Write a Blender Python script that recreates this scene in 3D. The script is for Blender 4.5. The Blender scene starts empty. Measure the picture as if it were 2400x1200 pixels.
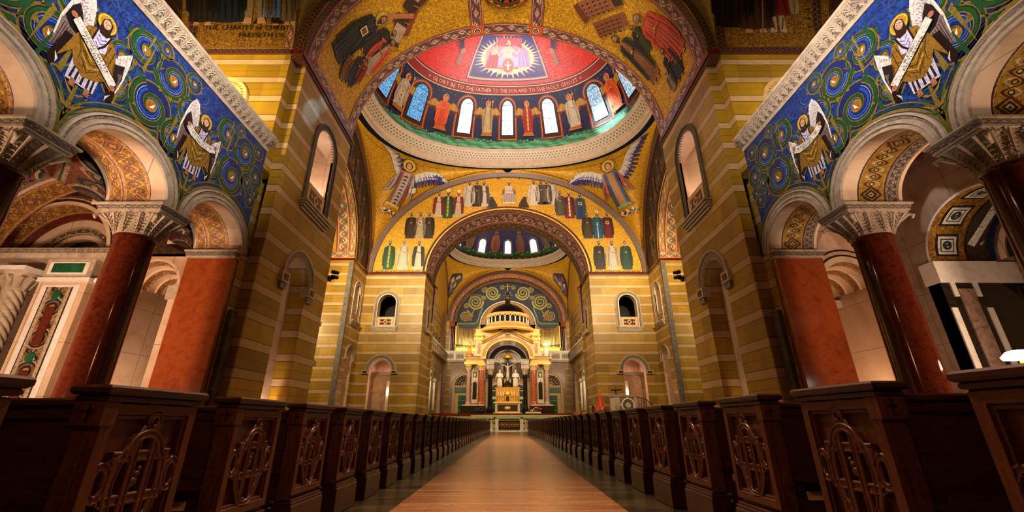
import bpy, math, random
from math import sin, cos, pi, radians, sqrt, ceil, floor, atan2, hypot
from mathutils import Vector, Matrix
from mathutils.geometry import tessellate_polygon, delaunay_2d_cdt
from mathutils.bvhtree import BVHTree
random.seed(7)
S = bpy.context.scene
COL = S.collection
# ------------------------------------------------------------------ camera
FPX, CXP, CYP = 977.0, 1192.0, 600.0
TH = math.atan2(390, 977)
CT, ST = cos(TH), sin(TH)
CAM = Vector((0.13, 0.0, 0.95))
cd = bpy.data.cameras.new('camera'); cam = bpy.data.objects.new('camera', cd); COL.objects.link(cam)
cd.sensor_width = 36; cd.lens = 36 * FPX / 2400.0
cd.shift_x = (1200 - CXP) / 2400.0
cd.clip_end = 300; cd.clip_start = 0.02
cam.location = CAM; cam.rotation_euler = (pi / 2 + TH, 0, 0)
S.camera = cam
def ray(u, v):
    a = (u - CXP) / FPX; b = (CYP - v) / FPX
    return a, CT - ST * b, ST + CT * b
def aty(u, v, y):
    a, b, d = ray(u, v); t = y / b
    return Vector((CAM.x + a * t, y, CAM.z + d * t))
def atx(u, v, x):
    a, b, d = ray(u, v); t = (x - CAM.x) / a
    return Vector((x, b * t, CAM.z + d * t))
# ------------------------------------------------------------------ world + exposure
w = bpy.data.worlds.new('world'); S.world = w; w.use_nodes = True
w.node_tree.nodes['Background'].inputs[0].default_value = (0.30, 0.36, 0.50, 1)
w.node_tree.nodes['Background'].inputs[1].default_value = 0.02
S.view_settings.view_transform = 'Standard'; S.view_settings.look = 'None'
S.view_settings.exposure = 0.0; S.view_settings.gamma = 1.0; S.view_settings.use_curve_mapping = False
# ------------------------------------------------------------------ lights
WARM = (1.0, 0.79, 0.45); AMB = (1.0, 0.62, 0.30); NEU = (1.0, 0.88, 0.74); COOL = (0.75, 0.86, 1.0)
def aim(o, t):
    o.rotation_euler = (Vector(t) - o.location).to_track_quat('-Z', 'Y').to_euler()
def area(name, loc, tgt, size, power, col, size_y=None, spread=180):
    l = bpy.data.lights.new(name, 'AREA'); l.energy = power; l.color = col; l.size = size
    if size_y: l.shape = 'RECTANGLE'; l.size_y = size_y
    l.spread = radians(spread)
    o = bpy.data.objects.new(name, l); COL.objects.link(o); o.location = loc; aim(o, tgt); return o
def spot(name, loc, tgt, power, col, ang=60, blend=.7, r=.25):
    l = bpy.data.lights.new(name, 'SPOT'); l.energy = power; l.color = col; l.spot_size = radians(ang); l.spot_blend = blend
    l.shadow_soft_size = r
    o = bpy.data.objects.new(name, l); COL.objects.link(o); o.location = loc; aim(o, tgt); return o
# crossing: floodlights standing on the cornices behind the near piers
for sx, k in ((-1, 1.0), (1, .8)):
    area('cornice_floodlight', (sx * 13.0, 21.6, 17.2), (-sx * 2, 44, 25), 1.2, 3600 * k, WARM)
    area('cornice_floodlight', (sx * 12.2, 22.0, 15.5), (sx * 12.6, 44, 15.8), 1.0, (500 if sx < 0 else 440), (1, .82, .48), spread=44)
    area('transept_floodlight', (sx * 21.6, 34.6, 10.5), (sx * 13.5, 42, 9.5), .7, (560 if sx < 0 else 210), (1, .82, .46), spread=150)
    area('sanctuary_floodlight', (sx * 9.85, 50.6, 15.4), (-sx * 2, 66, 19), .9, 2000, WARM)
    area('sanctuary_lamp', (sx * 9.3, 50.8, 8.5), (0, 60, 7), .8, 270, (1, .72, .42))
area('drum_floodlight', (0, 21.3, 26.5), (0, 40, 38), 1.6, 1500, (1, .80, .66), spread=90)
area('drum_floodlight', (0, 26.0, 31.0), (0, 36, 46), 2.0, 700, (1, .84, .95), spread=110)
# daylight from the dome windows on the left falls on the drum at the right
spot('dome_daylight', (-10.0, 28.0, 36.0), (10.3, 38.4, 34.4), 120000, (.78, .97, 1.0), 12, .9, .35)
spot('pier_daylight', (7.6, 29.0, 36.5), (-9.2, 16.6, 15.75), 12000, (.42, .82, 1.0), 1.8, .6, .1)
spot('pier_daylight', (8.0, 30.0, 36.0), (-9.2, 15.8, 14.6), 20000, (.40, .80, 1.0), 2.2, .5, .1)
# nave: unseen fill lights added round the camera, and lamps in the galleries
area('nave_fill_light', (0, -7, 13.5), (0, 14, 22), 2.5, 170, (1, .74, .46), spread=100)  # added fill for the nave, no fitting hangs here
area('nave_soffit_light', (0, 4.0, 23.5), (0, 17.5, 28.5), 4.0, 3000, (1, .80, .50), spread=95)
area('gallery_floodlight', (-12.8, 8.5, 12.2), (-12.6, 14.6, 13.8), 1.0, 420, (1, .78, .34), spread=100)
area('gallery_floodlight', (13.0, 8.5, 12.2), (12.6, 14.6, 13.8), 1.0, 70, (1, .80, .42), spread=100)
for sx in (-1, 1):
    area('spandrel_light', (-sx * 3.0, -1.5, 7.0), (sx * 9.65, 9.0, 11.0), .6, 270, (1, .92, .82), spread=34)
    area('aisle_light', (sx * 13.0, 4.5, 1.2), (sx * 13.6, 12, 6.5), 1.2, (620 if sx < 0 else 330), (1, .68, .44), spread=140)
    area('aisle_light', (sx * 12.6, 9.2, 1.2), (sx * 12.6, 11.2, 8.5), 1.0, (260 if sx < 0 else 120), (1, .66, .42))
area('passage_light', (-12.9, 15.3, 1.3), (-12.9, 18, 5), .5, 60, (1, .72, .5))
area('passage_light', (12.4, 15.0, 1.3), (12.4, 16.4, 6), .5, 40, (1, .66, .4))
for sx in (-1, 1): area('organ_light', (sx * 6.4, 65.9, 11.7), (sx * 6.4, 67.6, 14.5), .5, 90, (1, .88, .66), spread=120)
area('baldachin_fill_light', (0, 58.2, 9.2), (0, 57.8, 12), .5, 70, (1, .86, .74))  # small unseen light added to brighten the violet vault
area('lower_apse_light', (0, 47.5, 14.5), (0, 56, 4), 1.2, 330, (1, .72, .42), spread=100)
for sx in (-1, 1):
    area('ambulatory_light', (sx * 13.2, 47.9, 8.6), (sx * 12.6, 45.6, 4.0), .8, 330, (1, .80, .66))
area('choir_fill_light', (0, 38, 26.5), (0, 24, 0), 2.5, 1100, (1, .68, .40), spread=50)  # unseen light added over the crossing for the far pews
for sx in (-1, 1): area('pew_fill_light', (sx * 3.4, 9.5, 15.5), (-sx * 2.0, 4.0, .6), .8, 170, (1, .58, .34), spread=44)  # unseen lights added above the frame to pick out the pew carving
for sx in (-1, 1): area('rear_fill_light', (sx * 3.6, -1.2, 5.0), (-sx * 2.0, 5.0, .6), .7, 16, (1, .50, .26), spread=70)  # unseen fill added just behind the camera for the pew ends
# ------------------------------------------------------------------ materials
def lin(h):
    h = h.lstrip('#'); c = [int(h[i:i + 2], 16) / 255 for i in (0, 2, 4)]
    return tuple((x / 12.92 if x <= .04045 else ((x + .055) / 1.055) ** 2.4) for x in c) + (1,)
class NT:
    def __init__(s, name):
        s.m = bpy.data.materials.new(name); s.m.use_nodes = True; s.t = s.m.node_tree; s.n = s.t.nodes; s.l = s.t.links
        s.b = s.n['Principled BSDF']; s.out = s.n['Material Output']
    def node(s, typ, **kw):
        n = s.n.new(typ)
        for k, v in kw.items(): setattr(n, k, v)
        return n
    def put(s, sock, val):
        if isinstance(val, bpy.types.NodeSocket): s.l.new(val, sock)
        else: sock.default_value = val
    def math(s, op, a, b=None, c=None):
        n = s.node('ShaderNodeMath', operation=op); s.put(n.inputs[0], a)
        if b is not None: s.put(n.inputs[1], b)
        if c is not None: s.put(n.inputs[2], c)
        return n.outputs[0]
    def vmath(s, op, a, b=None, sc=None):
        n = s.node('ShaderNodeVectorMath', operation=op); s.put(n.inputs[0], a)
        if b is not None: s.put(n.inputs[1], b)
        if sc is not None: s.put(n.inputs['Scale'], sc)
        return n.outputs[0]
    def mix(s, f, a, b, mode='MIX'):
        n = s.node('ShaderNodeMix', data_type='RGBA', blend_type=mode); n.clamp_factor = True
        s.put(n.inputs[0], f); s.put(n.inputs[6], a); s.put(n.inputs[7], b); return n.outputs[2]
    def pos(s): return s.node('ShaderNodeNewGeometry').outputs['Position']
    def sep(s, v):
        n = s.node('ShaderNodeSeparateXYZ'); s.put(n.inputs[0], v); return n.outputs
    def comb(s, x, y, z):
        n = s.node('ShaderNodeCombineXYZ'); s.put(n.inputs[0], x); s.put(n.inputs[1], y); s.put(n.inputs[2], z); return n.outputs[0]
    def noise(s, vec, scale, detail=3, rough=.55, dist=0):
        n = s.node('ShaderNodeTexNoise'); s.put(n.inputs['Vector'], vec); n.inputs['Scale'].default_value = scale
        n.inputs['Detail'].default_value = detail; n.inputs['Roughness'].default_value = rough; n.inputs['Distortion'].default_value = dist
        return n.outputs['Fac']
    def voro(s, vec, scale):
        n = s.node('ShaderNodeTexVoronoi'); s.put(n.inputs['Vector'], vec); n.inputs['Scale'].default_value = scale
        return n
    def ramp(s, f, cols, interp='LINEAR'):
        n = s.node('ShaderNodeValToRGB'); n.color_ramp.interpolation = interp; e = n.color_ramp.elements
        s.put(n.inputs[0], f)
        while len(e) < len(cols): e.new(.5)
        for i, c in enumerate(cols):
            p, c = c if isinstance(c, tuple) and len(c) == 2 else (i / max(1, len(cols) - 1), c)
            e[i].position = p; e[i].color = lin(c) if isinstance(c, str) else c
        return n.outputs[0]
    def bump(s, h, st=.3, d=.02):
        n = s.node('ShaderNodeBump'); n.inputs['Strength'].default_value = st; n.inputs['Distance'].default_value = d
        s.put(n.inputs['Height'], h); s.l.new(n.outputs[0], s.b.inputs['Normal'])
    def fin(s, col, rough=.5, metal=0, spec=None):
        s.put(s.b.inputs['Base Color'], col); s.put(s.b.inputs['Roughness'], rough); s.b.inputs['Metallic'].default_value = metal
        if spec is not None: s.b.inputs['Specular IOR Level'].default_value = spec
        return s.m
def mosaic(name, cols, scale=12, rough=.38, metal=0.0, patch=.35, pscale=.7, bump=.35):
    t = NT(name); p = t.pos(); v = t.voro(p, scale); r = t.sep(v.outputs['Color'])
    c = t.ramp(r[0], cols)
    n = t.noise(p, pscale, 4); c = t.mix(t.math('MULTIPLY', n, patch), c, t.mix(1.0, c, c, 'MULTIPLY'))
    n2 = t.noise(p, 5, 2); c = t.mix(t.math('MULTIPLY_ADD', n2, 1.6, -.55), c, lin(cols[0]))
    t.bump(r[1], bump, .02)
    return t.fin(c, t.math('MULTIPLY_ADD', r[2], .25, rough), metal)
GOLD = mosaic('gold_mosaic', ['#a06c12', '#c8941a', '#deae2c', '#f4d050'], 17, .36, .2)
GOLD2 = mosaic('old_gold_mosaic', ['#5e3c10', '#8a5c18', '#a87622', '#c09034'], 20, .4, .3)
GOLDG = mosaic('green_gold_mosaic', ['#6e6028', '#8f8238', '#a89a52', '#7d7a3c'], 20, .4, .2)
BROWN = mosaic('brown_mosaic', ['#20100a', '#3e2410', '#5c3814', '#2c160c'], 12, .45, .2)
REDM = mosaic('red_mosaic', ['#9a1414', '#c42420', '#d83a2a', '#b01c1c'], 10, .36, 0)
BLUEM = mosaic('blue_mosaic', ['#061040', '#0a2468', '#184c98', '#0c2c78', '#2058a8'], 19, .36, 0, .5, 1.6)
NAVY = mosaic('navy_mosaic', ['#0a0f2c', '#101c44', '#1a2c5a', '#14233a'], 12, .38)
VIOLET = mosaic('violet_mosaic', ['#201050', '#2c1c78', '#3c2c98'], 10, .38)
def paint():
    t = NT('painted_mosaic'); a = t.node('ShaderNodeVertexColor'); a.layer_name = 'Col'
    p = t.pos(); v = t.voro(p, 26); r = t.sep(v.outputs['Color'])
    c = t.mix(1.0, a.outputs[0], t.ramp(r[0], ['#b4b4b4', '#ffffff', '#dcdcdc']), 'MULTIPLY')
    t.bump(r[1], .3, .02)
    return t.fin(c, .42)
PAINT = paint()
def stripes():
    t = NT('striped_stone'); p = t.pos(); x, y, z = t.sep(p)[0:3]
    zz = t.math('DIVIDE', t.math('ADD', z, 20.28), 1.03); row = t.math('FLOOR', zz); f = t.math('FRACT', zz)
    h = t.math('ADD', x, y)
    def rnd(a, b):
        n = t.node('ShaderNodeTexWhiteNoise', noise_dimensions='2D'); t.put(n.inputs[0], t.comb(a, b, 0)); return n.outputs['Value']
    off = rnd(row, 3.3)
    upper = t.math('GREATER_THAN', f, .30)
    half = t.math('GREATER_THAN', f, .62)
    bx = t.math('DIVIDE', t.math('ADD', h, t.math('MULTIPLY', off, 5)), 1.45); bi = t.math('FLOOR', bx); bf = t.math('FRACT', bx)
    rr = rnd(bi, row)
    nz = t.noise(p, 1.6, 5, .6); ns = t.noise(t.vmath('MULTIPLY', p, (1, 1, 4.0)), 2.4, 4, .6)
    yel = t.mix(t.math('MULTIPLY_ADD', rr, .8, 0), lin('#8c6814'), lin('#c0921c'))
    yel = t.mix(t.math('MULTIPLY_ADD', nz, 1.1, -.3), yel, lin('#745620'))
    pal = t.mix(rr, lin('#b08c60'), lin('#c8a478')); pal = t.mix(t.math('MULTIPLY_ADD', ns, .9, -.25), pal, lin('#8c6c44'))
    c = t.mix(upper, pal, yel)
    # joints
    j1 = t.math('LESS_THAN', t.math('ABSOLUTE', t.math('SUBTRACT', f, .30)), .016)
    j2 = t.math('LESS_THAN', t.math('ABSOLUTE', t.math('SUBTRACT', f, .985)), .016)
    jv = t.math('LESS_THAN', bf, .008)
    j3 = t.math('MULTIPLY', t.math('LESS_THAN', t.math('ABSOLUTE', t.math('SUBTRACT', f, .64)), .009), t.math('GREATER_THAN', rnd(row, 7.7), .35))
    j = t.math('MAXIMUM', t.math('MAXIMUM', t.math('MAXIMUM', j1, j3), j2), t.math('MULTIPLY', jv, .6))
    c = t.mix(t.math('MULTIPLY', j, .8), c, lin('#3a2a14'))
    t.bump(t.math('SUBTRACT', t.math('MULTIPLY', nz, .4), j), .35, .03)
    return t.fin(c, t.math('MULTIPLY_ADD', nz, .25, .28), 0, .4)
STRIPE = stripes()
def marble(name, cols, scale=1.2, rough=.25, dist=1.2, sx=(1, 1, 1), slab=None, bump=0):
    t = NT(name); p = t.vmath('MULTIPLY', t.pos(), sx)
    n = t.noise(p, scale, 7, .62, dist); c = t.ramp(n, [((.25 + .5 * i / max(1, len(cols) - 1)), k) for i, k in enumerate(cols)])
    if slab:
        x, y, z = t.sep(t.pos())[0:3]
        a = t.math('FRACT', t.math('DIVIDE', t.math('ADD', x, y), slab[0])); b = t.math('FRACT', t.math('DIVIDE', z, slab[1]))
        j = t.math('MAXIMUM', t.math('LESS_THAN', a, .012), t.math('LESS_THAN', b, .012)); c = t.mix(t.math('MULTIPLY', j, .6), c, lin('#2a1c14'))
    if bump: t.bump(n, bump, .03)
    return t.fin(c, rough)
PALE = marble('pale_marble', ['#b89478', '#d2b092', '#dcc0a4'], .9, .3, 1.0, slab=(2.3, 1.7))
PINK = marble('pink_marble', ['#a07a62', '#c29a7e', '#d2ae94'], .8, .3, 1.3, slab=(2.1, 1.9))
GREY = marble('grey_brown_marble', ['#6e5648', '#8c7262', '#9c8472', '#7c6454'], .8, .3, 1.5, slab=(1.9, 1.6))
STONE = marble('carved_white_stone', ['#8c7664', '#b09a84', '#c4b098'], 4, .6, .5, bump=.25)
DSTONE = marble('dark_carved_stone', ['#3c322c', '#5c5048', '#746658'], 3, .55, .5, bump=.3)  # carved stone in darker brown tones
REDMB = marble('orange_red_marble', ['#742c14', '#8c3c1c', '#984820', '#80341a'], 3.4, .16, .7)
COLMB = marble('dark_red_granite', ['#300c05', '#45150a', '#54200f', '#3a1007'], 9, .09, .6)
REDDK = marble('deep_red_marble', ['#3c1008', '#561a0e', '#64200f'], 4, .2, .6)
BLACKM = marble('black_marble', ['#0c0806', '#1c1410', '#2e241c', '#120c0a'], 5, .14, 2.0)
GREENM = marble('green_marble', ['#0a3a22', '#125030', '#1e6a40'], 3, .25, 1)
PGREEN = marble('pale_green_marble', ['#8c9468', '#b4b888', '#c8cc9c'], 2, .25, 1)
VEIN = marble('brown_veined_marble', ['#5a4034', '#86685a', '#a08474', '#6c4c3e'], 2.2, .22, 2.2)
CREAM = marble('cream_stone', ['#b08a54', '#cca468', '#dab67c'], 2.5, .4, .6)
RINGM = marble('pink_white_stone', ['#a08c7c', '#b8a494', '#c4b2a2'], 2, .45, .4)
WHITE = marble('white_marble', ['#cfc4b8', '#e6dcd2', '#f0e8e0'], 3, .35, .6)
def wood(name, cols, rough=.34, ax=(1, 6, 6)):
    t = NT(name); tc = t.node('ShaderNodeTexCoord').outputs['Object']; p = t.vmath('MULTIPLY', tc, ax)
    n = t.noise(p, 5, 6, .65, .8); n2 = t.noise(t.vmath('MULTIPLY', tc, (ax[0] * 1.0, ax[1] * 5, ax[2] * 5)), 9, 3, .6)
    f = t.math('MULTIPLY_ADD', n2, .45, t.math('MULTIPLY', n, .6))
    c = t.ramp(f, [(.28, cols[0]), (.5, cols[1]), (.72, cols[2])]); t.bump(f, .25, .006)
    return t.fin(c, rough)
WOOD = wood('dark_oak', ['#100504', '#2c120a', '#4a200f'], .32)
WOODV = wood('dark_oak_upright', ['#150804', '#3e1c0d', '#603016'], .36, (6, 6, 1))
WOODY = wood('dark_oak_lengthwise', ['#100504', '#2c120a', '#4a200f'], .3, (6, 1, 6))
def floor_mat():
    t = NT('aisle_floor_marble'); p = t.pos(); x, y, z = t.sep(p)[0:3]
    ax = t.math('ABSOLUTE', t.math('SUBTRACT', x, .13))
    n = t.noise(t.vmath('MULTIPLY', p, (.5, 2.2, 1)), 1.2, 7, .62, 1.4); n2 = t.noise(t.vmath('MULTIPLY', p, (.25, 3.5, 1)), 2.0, 5, .6, .6)
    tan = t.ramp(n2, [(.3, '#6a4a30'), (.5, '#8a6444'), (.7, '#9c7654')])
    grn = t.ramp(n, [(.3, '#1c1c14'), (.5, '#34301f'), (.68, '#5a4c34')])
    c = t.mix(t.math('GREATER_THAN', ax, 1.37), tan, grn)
    ny = t.math('FRACT', t.math('DIVIDE', y, 1.22)); nx = t.math('FRACT', t.math('DIVIDE', t.math('ADD', ax, 10), 1.37))
    j = t.math('MAXIMUM', t.math('LESS_THAN', ny, .008), t.math('LESS_THAN', nx, .006)); c = t.mix(t.math('MULTIPLY', j, .45), c, lin('#2a1a10'))
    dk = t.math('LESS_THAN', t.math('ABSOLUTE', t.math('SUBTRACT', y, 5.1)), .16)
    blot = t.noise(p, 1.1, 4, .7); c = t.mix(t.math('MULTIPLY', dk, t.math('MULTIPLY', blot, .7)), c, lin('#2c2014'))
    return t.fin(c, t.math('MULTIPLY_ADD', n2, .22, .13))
FLOORM = floor_mat()
def simple(name, col, rough=.5, metal=0, emit=None, es=1):
    t = NT(name)
    if emit:
        t.b.inputs['Emission Color'].default_value = lin(emit); t.b.inputs['Emission Strength'].default_value = es
    n = t.noise(t.pos(), 6, 3); c = t.mix(t.math('MULTIPLY', n, .35), lin(col), t.mix(1.0, lin(col), lin(col), 'MULTIPLY'))
    return t.fin(c, rough, metal)
GOLDMET = simple('gilded_metal', '#dca63c', .34, .4)
PIPE = simple('organ_pipe_metal', '#e8cc88', .3, .25)
IRON = simple('black_iron', '#100c0a', .4, .4)
BRONZE = simple('bronze', '#4a3a20', .35, .7)
DARK = simple('dark_void_wall', '#0c0806', .8)  # near-black colour; behind openings it stands for unlit depth
PLAQ = simple('card', '#b8946c', .6)
CLOTHR = simple('red_cloth', '#c02818', .7)
CLOTHO = simple('orange_cloth', '#dc6a30', .7)
SHADE = simple('lamp_shade_glass', '#f0e8dc', .5, 0, '#fff0dc', 9)
BULB = simple('bulb', '#ffffff', .5, 0, '#ffd9a8', 60)
FERN = simple('foliage', '#16220e', .6)
def winmat(name, a, b, st, sc=9):
    t = NT(name); p = t.pos(); z = t.sep(t.node('ShaderNodeUVMap').outputs[0]); v = t.voro(p, sc); r = t.sep(v.outputs['Color'])
    vd = t.node('ShaderNodeTexVoronoi', feature='DISTANCE_TO_EDGE'); t.put(vd.inputs['Vector'], p); vd.inputs['Scale'].default_value = 3.2
    ld = t.math('GREATER_THAN', vd.outputs['Distance'], .035)
    c = t.mix(r[0], lin(a), lin(b)); bars = t.math('GREATER_THAN', t.math('FRACT', t.math('MULTIPLY', z[1], 7)), .06)
    k = t.math('MULTIPLY', t.math('MULTIPLY_ADD', r[1], .5, .75), t.math('MULTIPLY_ADD', t.math('MULTIPLY', ld, bars), .75, .25))
    t.put(t.b.inputs['Emission Color'], c); t.put(t.b.inputs['Emission Strength'], t.math('MULTIPLY', k, st))
    return t.fin(lin('#182028'), .2)
WIN_B = winmat('blue_stained_glass', '#2c7cb8', '#8cc8f0', 1.1)
WIN_W = winmat('white_stained_glass', '#b8dcff', '#ffffff', 2.2)
WIN_P = winmat('pale_stained_glass', '#5090c0', '#e0e8e0', 1.3)
def band(name, base, edge, c1, c2, c3, period=1.0, kind='diamond', rough=.4, metal=.1, ew=.09):
    """ornament border drawn in the uv of a strip: u in metres along it, v 0..1 across it"""
    t = NT(name); uv = t.sep(t.node('ShaderNodeUVMap').outputs[0]); u, v = uv[0], uv[1]
    q = t.math('DIVIDE', u, period); f = t.math('FRACT', q); tt = t.math('SUBTRACT', f, .5); w = t.math('SUBTRACT', v, .5)
    aw = t.math('ABSOLUTE', w); at = t.math('ABSOLUTE', tt)
    par = t.math('FRACT', t.math('MULTIPLY', t.math('FLOOR', q), .5))
    even = t.math('LESS_THAN', par, .25)
    c = lin(base)
    # scrolling stems everywhere
    s1 = t.math('MULTIPLY', t.math('SINE', t.math('MULTIPLY', q, 4 * pi)), .24)
    d1 = t.math('ABSOLUTE', t.math('SUBTRACT', w, s1)); d2 = t.math('ABSOLUTE', t.math('ADD', w, s1))
    c = t.mix(t.math('LESS_THAN', d1, .05), c, lin(c2)); c = t.mix(t.math('LESS_THAN', d2, .05), c, lin(c3))
    # little flowers in the loops
    f2 = t.math('SUBTRACT', t.math('FRACT', t.math('MULTIPLY', q, 4)), .5)
    fr = t.math('ADD', t.math('POWER', t.math('MULTIPLY', f2, .5), 2), t.math('POWER', t.math('MULTIPLY', w, 1.4), 2))
    c = t.mix(t.math('LESS_THAN', fr, .018), c, lin(c1)); c = t.mix(t.math('LESS_THAN', fr, .006), c, lin(c2))
    if kind in ('diamond', 'circle', 'mixed'):
        if kind == 'circle': r = t.math('SQRT', t.math('ADD', t.math('POWER', t.math('MULTIPLY', tt, 1.25), 2), t.math('POWER', w, 2)))
        else: r = t.math('ADD', t.math('MULTIPLY', at, 1.3), t.math('MULTIPLY', aw, 1.0))
        for rad, cc in ((.42, edge), (.37, c3), (.30, base), (.22, c1), (.13, c2), (.06, edge)):
            m = t.math('LESS_THAN', r, rad)
            if kind == 'mixed': m = t.math('MULTIPLY', m, even)
            c = t.mix(m, c, lin(cc))
    if kind == 'zig':
        zz = t.math('ABSOLUTE', t.math('SUBTRACT', w, t.math('MULTIPLY_ADD', at, 1.2, -.3)))
        c = t.mix(t.math('LESS_THAN', zz, .12), lin(base), lin(c1)); c = t.mix(t.math('LESS_THAN', zz, .05), c, lin(c2))
    for e0, cc in ((.5 - ew * 1.7, c2), (.5 - ew * 1.3, edge)):
        c = t.mix(t.math('GREATER_THAN', aw, e0), c, lin(cc))
    c = t.mix(t.math('GREATER_THAN', aw, .5 - ew * .35), c, lin(c1))
    vo = t.voro(t.pos(), 30); r = t.sep(vo.outputs['Color'])
    c = t.mix(1.0, c, t.ramp(r[0], ['#909090', '#ffffff', '#c0c0c0']), 'MULTIPLY'); t.bump(r[1], .3, .02)
    return t.fin(c, rough, metal)
B_RED = band('red_gold_border', '#a87c50', '#8c2818', '#c46a78', '#e0c890', '#3c5a40', 1.9, 'mixed')
B_PURP = band('purple_border', '#8c5a58', '#a03424', '#c88aa0', '#e8d4b0', '#40506c', 2.2, 'mixed')
B_DARK = band('dark_red_border', '#2c1410', '#54201a', '#6e3c2c', '#a0785a', '#4a2018', .5, 'wave')
B_ZIG = band('zigzag_border', '#200c0a', '#3a1410', '#7c4a2c', '#b08858', '#2c1410', .42, 'zig')
B_ORNL = band('orange_scroll_soffit', '#b06c34', '#c49468', '#94405c', '#c8ac40', '#6c5c30', .85, 'mixed', .42, .05, .08)
B_ORNR = band('gold_medallion_soffit', '#b8882c', '#6c4434', '#3c1c18', '#d8c090', '#5a2c22', .8, 'mixed', .3, .35, .05)
B_STR = band('soffit_purple_border', '#6c5450', '#8a6c50', '#94806c', '#c4b090', '#4c3c48', .4, 'wave', .35, .2)
B_ROPE = band('rope_border', '#b07c38', '#6c3c1c', '#e0bc7c', '#70401c', '#dcb070', .7, 'zig')
B_DIAM = band('carved_dentil', '#8e7866', '#a8947e', '#c6b29a', '#40342c', '#5c4c40', .28, 'diamond', .6, 0)
B_VINE = band('carved_vine_frieze', '#8a7260', '#b29a84', '#cab49c', '#43352b', '#5a4a3e', .75, 'wave', .6, 0)
B_TRAN = band('transept_soffit_border', '#c8803c', '#b03818', '#2c6c4c', '#f0e0b0', '#3c5c90', 2.6, 'mixed', .36, .1)
B_APSE = band('apse_arch_border', '#a8502c', '#7c2c1c', '#c87c48', '#e0c08c', '#5c2c1c', 1.3, 'mixed')
B_INLAY = band('inlaid_marble_panel', '#7c6450', '#c8b8a4', '#30140c', '#c09050', '#281c14', 1.05, 'circle', .3, .1, .12)
B_AISLE = band('aisle_vault_mosaic', '#8a4a34', '#c8a078', '#2c5c34', '#c88c68', '#1c3c3c', 1.6, 'circle', .45, 0, .05)
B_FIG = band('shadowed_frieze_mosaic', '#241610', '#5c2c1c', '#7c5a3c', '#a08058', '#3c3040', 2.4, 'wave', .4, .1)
B_RIB = band('wooden_ceiling_pattern', '#6c3c2c', '#3c1c14', '#b0845c', '#94301c', '#2c4438', .8, 'diamond', .45, 0)
B_DARKV = band('dark_carved_vine', '#4c4038', '#6c5c50', '#847264', '#241c18', '#342a24', .75, 'wave', .6, 0)
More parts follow.
